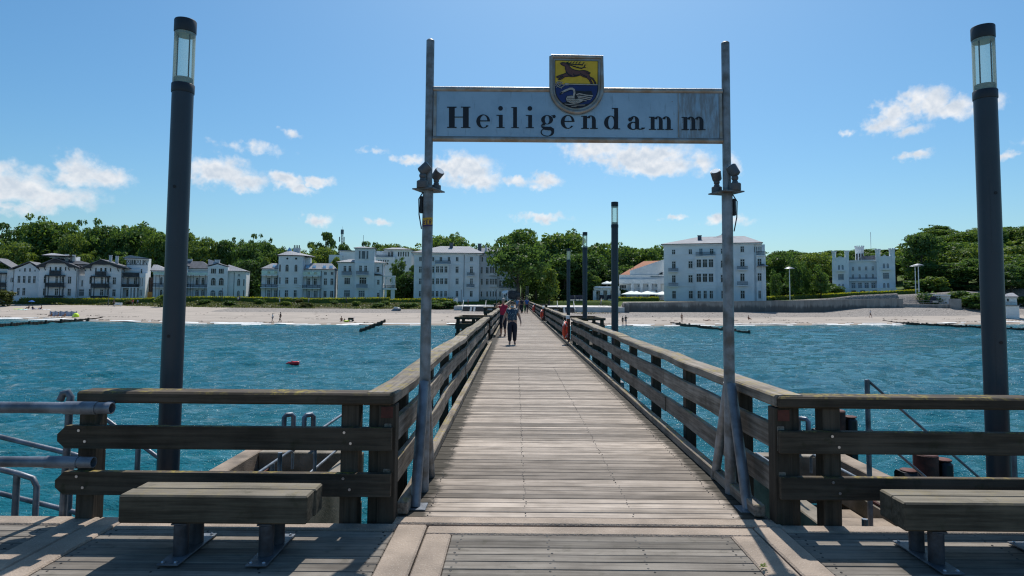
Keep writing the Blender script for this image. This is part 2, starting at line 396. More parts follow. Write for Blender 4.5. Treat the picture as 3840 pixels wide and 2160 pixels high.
def ground():
    m, nt, N, L, b = nodes_of('ground')
    p = wpos(nt); at_ = N.new('ShaderNodeAttribute'); at_.attribute_name = 'cover'
    sp = N.new('ShaderNodeSeparateColor'); L.new(at_.outputs['Color'], sp.inputs[0])
    n = mk_noise(nt, mk_map(nt, p, (.25, 1, 1)), .6, 5, .65).outputs[0]; nf = mk_noise(nt, p, 3, 4, .65).outputs[0]
    sand = mk_mix(nt, mk_range(nt, n, .35, .68), (.42, .362, .310), (.33, .285, .245))
    sand = mk_mix(nt, mk_range(nt, nf, .60, .72, 0, .5), sand, (.20, .17, .145))
    peb = mk_mix(nt, mk_range(nt, nf, .35, .62), (.36, .32, .285), (.16, .145, .135))
    gr = mk_mix(nt, mk_range(nt, nf, .3, .7), (.085, .125, .022), (.055, .090, .018))
    br = mk_mix(nt, mk_range(nt, nf, .3, .7), (.10, .095, .045), (.16, .135, .085))
    wob = mk_math(nt, 'MULTIPLY', mk_math(nt, 'SUBTRACT', n, .5), .5)
    def msk(ch): return mk_range(nt, mk_math(nt, 'ADD', sp.outputs[ch], wob), .35, .65)
    c = mk_mix(nt, msk(0), sand, peb); c = mk_mix(nt, msk(2), c, br); c = mk_mix(nt, msk(1), c, gr)
    sz = N.new('ShaderNodeSeparateXYZ'); L.new(p, sz.inputs[0])
    wet = mk_range(nt, sz.outputs[2], -3.42, -3.1, .55, 0)
    c = mk_mix(nt, wet, c, (.20, .155, .115))
    L.new(c, b.inputs['Base Color']); b.inputs['Roughness'].default_value = .9; b.inputs['Specular IOR Level'].default_value = .2
    mk_bump(nt, nf, .5, .12, b)
ground()

def flat(name, col, rough=.8):
    if name in MATS: return MATS[name]
    return plain(name, col, rough, 0, .10, 6)
# ------------------------------------------------------------------ mesh helpers
ORG = {}
def org(o):
    return ORG.get(o.name, Vector((0, 0, 0))) if o else Vector((0, 0, 0))
def tag(o, label=None, cat=None, group=None, kind=None):
    if label: o['label'] = label
    if cat: o['category'] = cat
    if group: o['group'] = group
    if kind: o['kind'] = kind
    return o
def thing(name, loc, label, cat, group=None, rz=0.):
    o = bpy.data.objects.new(name, None); C.objects.link(o); o.location = loc; o.rotation_euler.z = rz
    o.empty_display_size = .2; ORG[o.name] = Vector(loc)
    return tag(o, label, cat, group)
class MB:
    def __init__(s): s.v = []; s.f = []
    def add(s, vs, fs):
        k = len(s.v); s.v += [tuple(x) for x in vs]; s.f += [tuple(i + k for i in f) for f in fs]; return s
    def box(s, x0, x1, y0, y1, z0, z1):
        if x0 > x1: x0, x1 = x1, x0
        if y0 > y1: y0, y1 = y1, y0
        if z0 > z1: z0, z1 = z1, z0
        return s.add([(x, y, z) for z in (z0, z1) for y in (y0, y1) for x in (x0, x1)],
                     [(0, 2, 3, 1), (4, 5, 7, 6), (0, 1, 5, 4), (2, 6, 7, 3), (0, 4, 6, 2), (1, 3, 7, 5)])
    def cbox(s, x0, x1, y0, y1, z0, z1, c=.008):
        """box with chamfered edges"""
        vs = []
        for sx in (0, 1):
            for sy in (0, 1):
                for sz in (0, 1):
                    X = (x0, x1)[sx]; Y = (y0, y1)[sy]; Z = (z0, z1)[sz]
                    dx = c * (1 - 2 * sx); dy = c * (1 - 2 * sy); dz = c * (1 - 2 * sz)
                    vs += [(X, Y + dy, Z + dz), (X + dx, Y, Z + dz), (X + dx, Y + dy, Z)]
        def i(sx, sy, sz, k): return (sx * 4 + sy * 2 + sz) * 3 + k
        fs = []
        for q in (0, 1):
            fs.append([i(q, 0, 0, 0), i(q, 1, 0, 0), i(q, 1, 1, 0), i(q, 0, 1, 0)])
            fs.append([i(0, q, 0, 1), i(1, q, 0, 1), i(1, q, 1, 1), i(0, q, 1, 1)])
            fs.append([i(0, 0, q, 2), i(1, 0, q, 2), i(1, 1, q, 2), i(0, 1, q, 2)])
        for a in (0, 1):
            for b in (0, 1):
                fs.append([i(a, b, 0, 0), i(a, b, 1, 0), i(a, b, 1, 1), i(a, b, 0, 1)])
                fs.append([i(a, 0, b, 0), i(a, 1, b, 0), i(a, 1, b, 2), i(a, 0, b, 2)])
                fs.append([i(0, a, b, 1), i(1, a, b, 1), i(1, a, b, 2), i(0, a, b, 2)])
                for d in (0, 1): fs.append([i(a, b, d, 0), i(a, b, d, 1), i(a, b, d, 2)])
        return s.add(vs, fs)
    def beam(s, a, b, w, h):
        """rectangular bar between two points"""
        a = Vector(a); b = Vector(b); d = (b - a).normalized()
        sd_ = d.cross(Vector((0, 0, 1)))
        if sd_.length < 1e-3: sd_ = Vector((1, 0, 0))
        sd_.normalize(); up = sd_.cross(d)
        vs = [p + sd_ * (w / 2 * i) + up * (h / 2 * j) for p in (a, b) for j in (-1, 1) for i in (-1, 1)]
        return s.add(vs, [(0, 1, 3, 2), (4, 6, 7, 5), (0, 4, 5, 1), (2, 3, 7, 6), (0, 2, 6, 4), (1, 5, 7, 3)])
    def tube(s, pts, r, n=10, caps=True):
        pts = [Vector(p) for p in pts]; k = len(pts)
        rs = r if isinstance(r, (list, tuple)) else [r] * k
        ref = None; rings = []
        for i, p in enumerate(pts):
            d = (pts[min(i + 1, k - 1)] - pts[max(i - 1, 0)]).normalized()
            if ref is None: ref = d.orthogonal().normalized()
            ref = (ref - d * ref.dot(d)).normalized(); b = d.cross(ref)
            rings.append([p + (ref * math.cos(2 * math.pi * j / n) + b * math.sin(2 * math.pi * j / n)) * rs[i] for j in range(n)])
        vs = [q for rr in rings for q in rr]; fs = []
        for i in range(k - 1):
            for j in range(n):
                fs.append((i * n + j, i * n + (j + 1) % n, (i + 1) * n + (j + 1) % n, (i + 1) * n + j))
        if caps: fs += [tuple(range(n))[::-1], tuple(range((k - 1) * n, k * n))]
        return s.add(vs, fs)
    def lathe(s, c, prof, n=20):
        """profile of (radius, z) turned about the vertical through c"""
        vs = []; k = len(prof)
        for r, z in prof:
            vs += [(c[0] + r * math.cos(2 * math.pi * j / n), c[1] + r * math.sin(2 * math.pi * j / n), c[2] + z) for j in range(n)]
        fs = [(i * n + j, i * n + (j + 1) % n, (i + 1) * n + (j + 1) % n, (i + 1) * n + j) for i in range(k - 1) for j in range(n)]
        fs += [tuple(range(n))[::-1], tuple(range((k - 1) * n, k * n))]
        return s.add(vs, fs)
    def prism(s, poly, dvec):
        """flat polygon (3d points) pushed along a vector"""
        n = len(poly); d = Vector(dvec)
        vs = [Vector(p) for p in poly] + [Vector(p) + d for p in poly]
        return s.add(vs, [tuple(range(n)), tuple(range(n, 2 * n))[::-1]] + [(i, (i + 1) % n, n + (i + 1) % n, n + i) for i in range(n)])
    def ball(s, c, r, n=10, m=7, sq=(1, 1, 1)):
        vs = []; 
        for i in range(m + 1):
            t = math.pi * i / m
            for j in range(n):
                a = 2 * math.pi * j / n
                vs.append((c[0] + r * sq[0] * math.sin(t) * math.cos(a), c[1] + r * sq[1] * math.sin(t) * math.sin(a), c[2] + r * sq[2] * math.cos(t)))
        return s.add(vs, [(i * n + j, (i + 1) * n + j, (i + 1) * n + (j + 1) % n, i * n + (j + 1) % n) for i in range(m) for j in range(n)])
    def mesh(s, name, mat=None, smooth=False, o=Vector((0, 0, 0)), fix=True):
        me = bpy.data.meshes.new(name)
        me.from_pydata([(a - o[0], b - o[1], c - o[2]) for a, b, c in s.v], [], s.f)
        if fix:
            bm = bmesh.new(); bm.from_mesh(me); bmesh.ops.recalc_face_normals(bm, faces=bm.faces); bm.to_mesh(me); bm.free()
        if mat: me.materials.append(MATS[mat] if isinstance(mat, str) else mat)
        if smooth:
            me.polygons.foreach_set('use_smooth', [True] * len(me.polygons))
            if smooth != 'all': me.set_sharp_from_angle(angle=R(40))
        me.update(); return me
    def build(s, name, mat, parent=None, smooth=False, kind=None, fix=True):
        """mesh object from WORLD coordinates, as a child of parent"""
        o = org(parent)
        ob = bpy.data.objects.new(name, s.mesh(name, mat, smooth, o, fix)); C.objects.link(ob)
        if parent: ob.parent = parent
        ORG[ob.name] = o
        if kind: ob['kind'] = kind
        return ob
def inst(name, me, loc, parent=None, rz=0., scale=None):
    o = bpy.data.objects.new(name, me); C.objects.link(o); o.location = Vector(loc) - org(parent); o.rotation_euler.z = rz
    if scale: o.scale = scale
    if parent: o.parent = parent
    return o
def copy_tree(o, parent=None):
    c = o.copy(); C.objects.link(c); c.parent = parent
    if o.name in ORG: ORG[c.name] = ORG[o.name]
    for ch in o.children: copy_tree(ch, c)
    return c

# ------------------------------------------------------------------ ground and sea
WATER = -3.5
SHX = [-1500, -260, -180, -102, -83, -65, -36, -21, 18.6, 52, 92, 200, 1500]
SHY = [230, 150, 138, 128, 121, 114.5, 114, 114.4, 118, 125.8, 137.7, 165, 400]
def shore(x): return np.interp(x, SHX, SHY)
def vnoise(x, y, s, seed=0.):
    """cheap smooth noise from a few sines"""
    return (np.sin(x / s * 1.3 + seed + 1.7 * np.sin(y / s * .7 + seed)) + np.sin(y / s * 1.1 - seed * 2 + 1.3 * np.sin(x / s * .9)) + .5 * np.sin((x + y) / s * 2.3 + seed * 3)) / 2.5
GLX = [-1500, -90, -50, -25, 20, 40, 67, 80, 103, 130, 200, 1500]
GLZ = [.4, -.1, -.5, 0., .6, .8, .9, 1.5, 2.3, 3.2, 4., 6.]
def bank_start(x): return np.interp(x, [-1500, -15, -8, 24, 26, 60, 103, 112, 1500], [31., 31., 27., 27., 28.8, 28., 25.5, 27., 27.])
def ground_z(x, y):
    x = np.asarray(x, float); y = np.asarray(y, float)
    d = y - shore(x); gl = np.interp(x, GLX, GLZ)
    beach = WATER + 2.15 * np.clip(d / 31, 0, 1) ** .75 + .05 * vnoise(x, y, 4.) * np.clip(d / 6, 0, 1)
    sea = WATER + .11 * d
    z = np.where(d < 0, np.maximum(sea, -9), beach)
    b0 = bank_start(x)
    t = np.clip((d - b0) / np.where(x < -12, 11., np.where((x > 25) & (x < 104), 1.5, 6.)), 0, 1); t = t * t * (3 - 2 * t)
    z = z + t * (gl - z)
    # the shingle bank right of the sea wall stairs, seen higher than the beach
    z = np.where((x > 78) & (d > 12) & (d < 34), z + 1.1 * np.exp(-((d - 24) / 7) ** 2) * np.clip((x - 78) / 12, 0, 1), z)
    # sunken plaza at the landward end of the pier
    pl = np.clip((x + 15.5) / 1.5, 0, 1) * np.clip((27 - x) / 1.0, 0, 1) * np.clip((171.5 - y) / 1.5, 0, 1) * np.clip((y - 140) / 3, 0, 1)
    z = z + pl * (np.minimum(z, -1.1) - z)
    # wooded ridge to the right and far behind
    hill = 22 * np.exp(-(((x - 215) / 75) ** 2 + ((y - 330) / 110) ** 2)) + 5 * np.exp(-(((x - 90) / 120) ** 2 + ((y - 420) / 120) ** 2)) + 9 * np.exp(-(((x + 60) / 160) ** 2 + ((y - 380) / 110) ** 2))
    return z + hill
def gz(x, y): return float(ground_z(x, y))

def grid_mesh(name, xs, ys, zf, mat, smooth=True):
    X, Y = np.meshgrid(xs, ys); Z = zf(X, Y); nx, ny = len(xs), len(ys)
    co = np.stack([X, Y, Z], -1).reshape(-1, 3)
    i = np.arange(nx * ny).reshape(ny, nx)
    q = np.stack([i[:-1, :-1], i[:-1, 1:], i[1:, 1:], i[1:, :-1]], -1).reshape(-1, 4)
    me = bpy.data.meshes.new(name); me.vertices.add(len(co)); me.vertices.foreach_set('co', co.ravel())
    me.loops.add(q.size); me.loops.foreach_set('vertex_index', q.ravel().astype(np.int32))
    me.polygons.add(len(q)); me.polygons.foreach_set('loop_start', np.arange(0, q.size, 4, dtype=np.int32)); me.polygons.foreach_set('loop_total', np.full(len(q), 4, dtype=np.int32))
    me.update(calc_edges=True); me.materials.append(MATS[mat])
    if smooth: me.polygons.foreach_set('use_smooth', np.ones(len(q), bool))
    return me, co
def cat_(*a): return np.unique(np.round(np.concatenate(a), 4))
xs = cat_(np.linspace(-1500, -300, 14), np.linspace(-300, -120, 46), np.linspace(-120, 130, 251), np.linspace(130, 320, 48), np.linspace(320, 1500, 14))
ys = cat_(np.linspace(60, 100, 12), np.linspace(100, 180, 161), np.linspace(180, 420, 60), np.linspace(420, 2500, 16))
me, co = grid_mesh('ground', xs, ys, ground_z, 'ground')
d = co[:, 1] - shore(co[:, 0]); b0 = bank_start(co[:, 0])
cov = np.zeros((len(co), 4), np.float32); cov[:, 3] = 1
peb = np.where(co[:, 0] < 0, np.clip((d - 18) / 4, 0, 1), np.clip((d - 11) / 3, 0, 1)); cov[:, 0] = peb * np.where(co[:, 0] < -66, .1, .95)
cov[:, 1] = np.where(co[:, 0] < -12, np.clip((d - 43) / 2, 0, 1), np.clip((d - 34) / 3, 0, 1))
cov[:, 2] = np.where(co[:, 0] < -12, np.clip((d - b0 + 1) / 2, 0, 1), 0)
a = me.attributes.new('cover', 'FLOAT_COLOR', 'POINT'); a.data.foreach_set('color', cov.ravel())
go = bpy.data.objects.new('ground', me); C.objects.link(go); tag(go, kind='structure')

waves = []
for k in range(46):
    lam = .6 * (6.0 / .6) ** rng.random()
    th = R(-78) + rng.normal(0, .42)
    waves.append((2 * math.pi / lam * math.cos(th), 2 * math.pi / lam * math.sin(th), rng.random() * 6.28, .0150 * lam ** .62 * (.6 + .8 * rng.random()), lam))
def sea_z(X, Y):
    Z = np.zeros_like(X); dist = np.hypot(X, Y)
    for kx, ky, ph, am, lam in waves:
        w = np.clip(1.5 - dist / (lam * 60), 0, 1)
        s_ = np.sin(kx * X + ky * Y + ph)
        Z += w * am * (s_ + .32 * (s_ * s_ - .5))
    g_ = .75 + .35 * vnoise(X, Y, 9., 2.)
    return WATER + Z * g_ * np.clip((shore(X) - Y) / 6, .15, 1)
def geo(a, b, n): return a * (b / a) ** np.linspace(0, 1, n)
wx = cat_(np.linspace(-1500, -160, 16), np.linspace(-160, -45, 150), np.linspace(-45, 45, 360), np.linspace(45, 160, 150), np.linspace(160, 1500, 16))
wy = cat_(np.linspace(-1500, -60, 14), np.linspace(-60, 4, 40), geo(4, 45, 260), np.linspace(45, 140, 280), np.linspace(140, 170, 10))
me, co = grid_mesh('sea_water', wx, wy, sea_z, 'water')
a = me.attributes.new('shallow', 'FLOAT', 'POINT'); a.data.foreach_set('value', np.clip(1 - (shore(co[:, 0]) - co[:, 1]) / 16, 0, 1).astype(np.float32) ** 1.5)
so = bpy.data.objects.new('sea_water', me); C.objects.link(so); tag(so, kind='structure')

def foam():
    for k, (off, wd, x0, x1) in enumerate(((.5, .9, -150, 170), (-1.6, .55, -150, 170), (-4.2, .5, -120, 150))):
        mb = MB(); xx = np.arange(x0, x1, .7)
        n = vnoise(xx, xx * 0 + k * 9, 2.2, k + .3); n2 = vnoise(xx, xx * 0, .9, k * 2.1); n3 = vnoise(xx, xx * 0 + 5, 9., k + 2.)
        w = wd * (.55 + .8 * n + .45 * n2) + (0 if k == 0 else -.35 * 1.2 + .5 * n3)
        yc = shore(xx) + off + .9 * n3 + .25 * n2
        for i in range(len(xx) - 1):
            a, b = w[i], w[i + 1]
            if a < .06 or b < .06: continue
            z = [max(gz(xx[j], yc[j]), WATER) + .05 + .04 * (k > 0) for j in (i, i + 1)]
            mb.add([(xx[i], yc[i] - a, z[0] - .02), (xx[i + 1], yc[i + 1] - b, z[1] - .02), (xx[i + 1], yc[i + 1], z[1] + .06), (xx[i], yc[i], z[0] + .06),
                    (xx[i + 1], yc[i + 1] + b * .6, z[1] - .02), (xx[i], yc[i] + a * .6, z[0] - .02)], [(0, 1, 2, 3), (3, 2, 4, 5)])
        o = mb.build('surf_foam', 'foam', None, 'all'); tag(o, ['white surf washing up along the sand edge', 'thin white foam line just off the beach', 'broken foam streaks further off the beach'][k], 'foam', kind='stuff')
foam()

# ------------------------------------------------------------------ pier deck
PXL, PXR = -.92, 2.09          # deck edges inside the kerbs
PIER_END = 146.0
mb = MB()
for x in (-.75, .1, 1.05, 1.92): mb.box(x - .09, x + .09, 5.33, PIER_END, -.36, -.062)
for y in np.arange(8, PIER_END, 6.0): mb.box(-1.25, 2.42, y - .15, y + .15, -.70, -.362)
deck = mb.build('pier_deck', 'wood_pile'); tag(deck, kind='structure')
for i, y in enumerate(np.arange(8, PIER_END - 12, 6.0)):
    for x in (-.85, 2.0):
        q = MB().tube([(x, y, -8.5), (x, y, -.705)], .16, 12); q.build('pile', 'wood_pile', deck, True)
PW, PGAP = .1195, .0052
pl_me = []
for k in range(5):
    q = MB(); sk = random.uniform(-.003, .003)
    q.cbox(PXL - .13 + random.uniform(-.02, .02), PXR + .13, -PW / 2, PW / 2, -.06, 0, .006)
    q.v = [(x, y + sk * x, z + .0025 * math.sin(x * 1.3 + k)) for x, y, z in q.v]
    pl_me.append(q.mesh('plank', 'wood_deck'))
y = 5.475 + PW / 2; cnt = 0; scr = MB()
while cnt < 300:
    o = inst('plank', pl_me[random.randrange(5)], (0, y, random.uniform(-.003, .001)), deck)
    o.rotation_euler = (random.uniform(-.012, .012), 0, random.uniform(-.0012, .0012))
    if y < 17:
        for x in (-.75, .1, 1.05, 1.92):
            for dy in (-.03, .03):
                scr.lathe((x + random.uniform(-.015, .015), y + dy, .0005), [(.0065, -.004), (.0065, .0012)], 6)
    y += PW + PGAP; cnt += 1
scr.build('screw_heads', 'black', deck, kind='stuff')
mb = MB()
while y < PIER_END:
    mb.box(PXL - .13, PXR + .13, y - PW / 2, y + PW / 2, -.06, random.uniform(-.004, .001)); y += PW + PGAP
far_pl = mb.build('far_planks', 'wood_deck', deck, kind='stuff')
kerb = MB()
for sx in (PXL - .10, PXR):
    yy = 5.5
    while yy < PIER_END:
        L_ = min(4.0 + random.uniform(-.3, .3), PIER_END - yy); h = .11 + random.uniform(-.008, .008)
        if not any(b - .1 < yy + L_ / 2 < b + 2.6 for b in (25., 47., 69.)):
            q = MB().cbox(sx, sx + .10, yy, yy + L_ - .012, .002, h, .01); q.build('kerb', 'wood_rail_y', deck)
        yy += L_

# ------------------------------------------------------------------ deck of the pier head (where the camera stands)
head = MB().box(-9, 11, -8, 4.6, -.9, -.25).box(-9, 11, 4.6, 5.15, -.9, -.30).build('pier_head_deck', 'concrete'); tag(head, kind='structure')
def conc(x0, x1, y0, y1, z=0., c=.012): return MB().cbox(x0, x1, y0, y1, -.30, z, c).build('concrete_beam', 'concrete', head)
conc(-1.02, 2.26, 5.315, 5.468, 0.)                                   # seat of the walkway
conc(-.71, 1.985, 5.10, 5.268, -.004)                                 # frame round the middle planks
conc(-.71, -.50, -2, 5.096, -.004); conc(1.745, 1.985, -2, 5.096, -.004)
conc(-.965, -.722, -2, 5.285, .0); conc(1.998, 2.225, -2, 5.285, .0)  # strips beside the frame
conc(-3.27, -.972, 5.165, 5.305, -.002); conc(2.232, 6.5, 5.19, 5.335, -.002)
for (xa, xb) in ((-3.505, -3.28), (-3.74, -3.512)): conc(xa, xb, -2, 5.40, .001)
conc(-8, -3.75, 5.24, 5.42, -.002)
def plank_field(x0, x1, y1, y0, z=-.012):
    ms = []
    for k in range(3):
        q = MB().cbox(x0, x1, -PW / 2, PW / 2, -.05, 0, .006); ms.append(q.mesh('plank', 'wood_landing'))
    y = y1 - PW / 2 - .004; s = MB()
    while y > y0:
        o = inst('plank', random.choice(ms), (0, y, z + random.uniform(-.002, .002)), head); o.rotation_euler.x = random.uniform(-.008, .008)
        n = max(2, round((x1 - x0) / .75) + 1)
        for i in range(n):
            x = x0 + .07 + (x1 - x0 - .14) * i / (n - 1)
            for dy in (-.035, .035): s.lathe((x + random.uniform(-.02, .02), y + dy, z + .001), [(.009, -.004), (.009, .0015)], 6)
        y -= PW + PGAP
    s.build('screw_heads', 'black', head, kind='stuff')
plank_field(-.495, 1.740, 5.094, 2.6)
plank_field(-3.275, -.972, 5.16, 2.6)
plank_field(2.232, 6.0, 5.185, 2.6)
plank_field(-7.5, -3.75, 5.235, 2.6)
# a tuft of weed growing in the joint of the frame
w = thing('weed_tuft', (1.86, 4.62, 0), 'tiny green weed growing in the concrete joint by the planks', 'plant')
q = MB()
for k in range(16):
    a = random.uniform(0, 6.28); r = random.uniform(.01, .045); z = random.uniform(.004, .03); s = random.uniform(.008, .016)
    c = Vector((1.765 + r * math.cos(a) * .5, 4.50 + r * math.sin(a), z))
    q.add([c + Vector((-s, 0, 0)), c + Vector((0, -s * .6, s * .4)), c + Vector((s, 0, 0)), c + Vector((0, s * .6, s * .3))], [(0, 1, 2, 3)])
q.build('leaves', 'leaf_light', w)

# ------------------------------------------------------------------ timber railings
def sag(x, amp=.012): return amp * math.sin(x * .9) + amp * .6 * math.sin(x * 2.1 + 1)
def rail_run_y(name, label, side, y0, y1, group, posts=None):
    """railing along the walkway; side -1 left, +1 right. Boards on the walkway side of the posts."""
    ix = -1.05 if side < 0 else 2.24
    t = thing(name, (ix, y0, 0), label, 'railing', group)
    def X(a): return ix + side * a
    ps = posts or list(np.arange(y0 + .25, y1, 2.0))
    for p in ps:
        j = random.uniform(-.012, .012)
        q = MB(); q.cbox(X(.06), X(.20), p - .07 + j, p + .07 + j, -.55, .967, .006) if side > 0 else q.cbox(X(.20), X(.06), p - .07 + j, p + .07 + j, -.55, .967, .006)
        q.build('post', 'wood_rail_z', t)
    yy = y0
    cuts = [y0]
    while cuts[-1] < y1 - 2.5: cuts.append(min(y1, cuts[-1] + 4.0))
    cuts[-1] = y1
    for a, b in zip(cuts[:-1], cuts[1:]):
        for nm, z0, z1, xa, xb, amp, c in (('top_rail', .97, 1.07, -.03, .225, .016, .014), ('board', .59, .80, 0, .06, .014, .006), ('board', .21, .42, 0, .06, .012, .006)):
            q = MB(); n = max(2, int((b - a) / .8)) if b < 60 else 2
            dx = random.uniform(-.010, .010); dz = random.uniform(-.006, .006)
            lo, hi = sorted((X(xa), X(xb)))
            ringv = []
            for i in range(n + 1):
                yv = a + (b - a - .008) * i / n; ox = dx + sag(yv + z0 * 3, amp); oz = dz + sag(yv * 1.3 + 2 + z0, amp * .6)
                ringv += [(lo + ox, yv, z0 + oz + c), (lo + ox, yv, z1 + oz - c), (lo + ox + c, yv, z1 + oz), (hi + ox - c, yv, z1 + oz), (hi + ox, yv, z1 + oz - c), (hi + ox, yv, z0 + oz + c), (hi + ox - c, yv, z0 + oz), (lo + ox + c, yv, z0 + oz)]
            fs = [tuple(range(8)), tuple(range(n * 8, n * 8 + 8))[::-1]]
            for i in range(n):
                for j in range(8): fs.append((i * 8 + j, (i + 1) * 8 + j, (i + 1) * 8 + (j + 1) % 8, i * 8 + (j + 1) % 8))
            q.add(ringv, fs); q.build(nm, 'wood_rail_y', t)
    return t
G1 = 'timber railings along the pier'
BAYS = [(25.0, 27.5), (47.0, 49.5), (69.0, 71.5)]
starts = [5.345] + [b for _, b in BAYS]; ends = [a for a, _ in BAYS] + [PIER_END]
nm = ['nearest', 'second', 'third', 'farthest']
for k in range(4):
    for side in (-1, 1):
        sn = 'left' if side < 0 else 'right'
        ps = [5.46] + list(np.arange(6.5, 24.5, 2.0)) + [24.9] if k == 0 else None
        rail_run_y('pier_railing', f'weathered timber railing on the {sn} of the walkway, {nm[k]} stretch from the sign', side, starts[k], ends[k] - (.1 if k == 3 else 0), G1, ps)
# lookout bays that bulge out of the walkway
for k, (a, b) in enumerate(BAYS):
    for side in (-1, 1):
        sn = 'left' if side < 0 else 'right'
        ix = -1.05 if side < 0 else 2.24; ox = ix + side * 1.25
        t = thing('lookout_bay', (ix, a, 0), f'square lookout bay with dark timber railing on the {sn} of the pier, {["nearest", "middle", "farthest"][k]} of three', 'lookout bay', 'lookout bays of the pier')
        lo, hi = sorted((ix - side * .10, ox)); MB().box(lo, hi, a, b, -.20, -.004).build('floor', 'wood_deck', t)
        lo, hi = sorted((ix + side * .22, ox + side * .1))
        for yy, nm_ in ((a - .11, 'near'), (b - .02, 'far')):
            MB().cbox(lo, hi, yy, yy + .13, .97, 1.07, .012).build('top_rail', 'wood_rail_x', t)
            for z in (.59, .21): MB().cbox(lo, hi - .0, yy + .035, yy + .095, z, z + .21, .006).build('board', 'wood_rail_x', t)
            for f in (.5, 1.0):
                xx = ix + side * 1.25 * f; MB().cbox(xx - .07, xx + .07, yy + .10, yy + .23, -.9, .968, .006).build('post', 'wood_rail_z', t)
        xx = ox + side * .02; lo, hi = sorted((xx, xx + side * .13))
        MB().cbox(lo, hi, a + .025, b - .025, .972, 1.068, .012).build('top_rail', 'wood_rail_y', t)
        for z in (.59, .21): MB().cbox(lo + .035, hi - .035, a + .025, b - .025, z, z + .208, .006).build('board', 'wood_rail_y', t)
        for yy in (a + .4, b - .4):
            for xx in (ix + side * .3, ox): MB().tube([(xx, yy, -8), (xx, yy, -.205)], .13, 10).build('pile', 'wood_pile', t, True)

def rail_run_x(name, label, x0, x1, y, posts, rounded_left=False):
    t = thing(name, (x0, y, 0), label, 'railing', 'railings across the pier head')
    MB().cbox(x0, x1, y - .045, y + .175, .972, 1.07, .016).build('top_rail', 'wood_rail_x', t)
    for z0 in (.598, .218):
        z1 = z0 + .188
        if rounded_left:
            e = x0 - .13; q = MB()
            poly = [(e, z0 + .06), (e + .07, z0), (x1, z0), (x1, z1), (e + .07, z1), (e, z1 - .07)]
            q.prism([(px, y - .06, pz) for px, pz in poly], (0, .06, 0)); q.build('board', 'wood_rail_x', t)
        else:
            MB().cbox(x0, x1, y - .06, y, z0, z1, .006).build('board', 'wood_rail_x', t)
        for p in posts[1:]:
            for dx, dz in ((-.03, .15), (.025, .06)):
                MB().tube([(p + dx, y - .066, z0 + dz), (p + dx, y - .058, z0 + dz)], .012, 8).build('bolt', 'steel_bolt', t)
    for p in posts:
        MB().cbox(p - .075, p + .075, y + .003, y + .145, -.6, .968, .006).build('post', 'wood_rail_z', t)
    p = posts[0]
    MB().cbox(p - .05, p + .05, y - .004, y + .001, .86, .955, .001).build('bracket', 'rust_red', t)
    return t
rail_run_x('head_railing', 'dark timber railing with pointed board ends left of the sign, behind the bench', -3.71, -1.035, 5.345, [-1.085, -1.40, -3.63], True)
rail_run_x('head_railing', 'dark timber railing right of the sign, behind the right bench', 2.235, 6.4, 5.345, [2.29, 2.70, 4.9, 6.1])

# ------------------------------------------------------------------ lamp posts
def lamp(x, y, label):
    t = thing('lamp_post', (x, y, WATER), label, 'lamp post', 'round glass-topped lamp posts on the pier')
    def m(): return MB()
    m().lathe((x, y, 0), [(.0975, -4.5), (.0975, 3.87)], 32).build('pole', 'lamp_paint', t, True)
    m().lathe((x, y, 0), [(.102, 3.871), (.104, 3.88), (.104, 3.955), (.100, 3.96)], 32).build('collar', 'lamp_cap', t, True)
    m().lathe((x, y, 0), [(.086, 3.961), (.086, 4.02)], 28).build('base_ring', 'lamp_ring', t, True)
    q = m(); n = 32
    for r in (.096,):
        q.add([(x + r * math.cos(2 * math.pi * j / n), y + r * math.sin(2 * math.pi * j / n), z) for z in (3.961, 4.475) for j in range(n)],
              [(j, (j + 1) % n, n + (j + 1) % n, n + j) for j in range(n)])
    q.build('glass_tube', 'lamp_glass', t, 'all')
    for s in (-1, 1): m().tube([(x + s * .058, y - .02, 4.021), (x + s * .058, y - .02, 4.449)], .0065, 8).build('rod', 'lamp_cap', t, True)
    m().lathe((x, y, 0), [(.090, 4.45), (.090, 4.477)], 28).build('reflector', 'lamp_ring', t, True)
    m().lathe((x, y, 0), [(.099, 4.478), (.101, 4.485), (.101, 4.595), (.097, 4.603)], 32).build('cap', 'lamp_cap', t, True)
    for z0, z1 in ((.95, 1.62), (2.35, 3.05)):     # curved access doors
        q = m(); a0 = -math.pi / 2 + (.1 if x < 0 else -.1) - .45; n = 8
        vs = [(x + r * math.cos(a0 + .9 * j / n), y + r * math.sin(a0 + .9 * j / n), z) for r in (.0955, .1005) for z in (z0, z1) for j in range(n + 1)]
        k = n + 1; fs = []
        for j in range(n): fs += [(j, j + 1, k + j + 1, k + j), (2 * k + j, 3 * k + j, 3 * k + j + 1, 2 * k + j + 1), (k + j, k + j + 1, 3 * k + j + 1, 3 * k + j), (j, 2 * k + j, 2 * k + j + 1, j + 1)]
        fs += [(0, k, 3 * k, 2 * k), (n, 2 * k + n, 3 * k + n, k + n)]
        q.add(vs, fs); dr = q.build('access_door', 'lamp_paint', t, True)
        am = a0 + .45; q = m().tube([(x + .095 * math.cos(am), y + .095 * math.sin(am), z1 - .12), (x + .1035 * math.cos(am), y + .1035 * math.sin(am), z1 - .12)], .016, 10); q.build('lock', 'black', dr)
    # steel collar that carries the post on the pier head
    m().box(x - .16, x + .16, y - .55, y - .10, -.55, -.40).build('bracket', 'galvanised_rusty', t)
    return t
lamp(-3.29, 6.0, 'tall dark lamp post behind the left bench')
lamp(4.61, 6.0, 'tall dark lamp post behind the right bench, at the right edge')
lamp(2.80, 17.5, 'dark lamp post beside the right railing, nearest of the three beyond the sign')
lamp(2.88, 25.75, 'dark lamp post at the first right lookout bay, middle of the three beyond the sign')
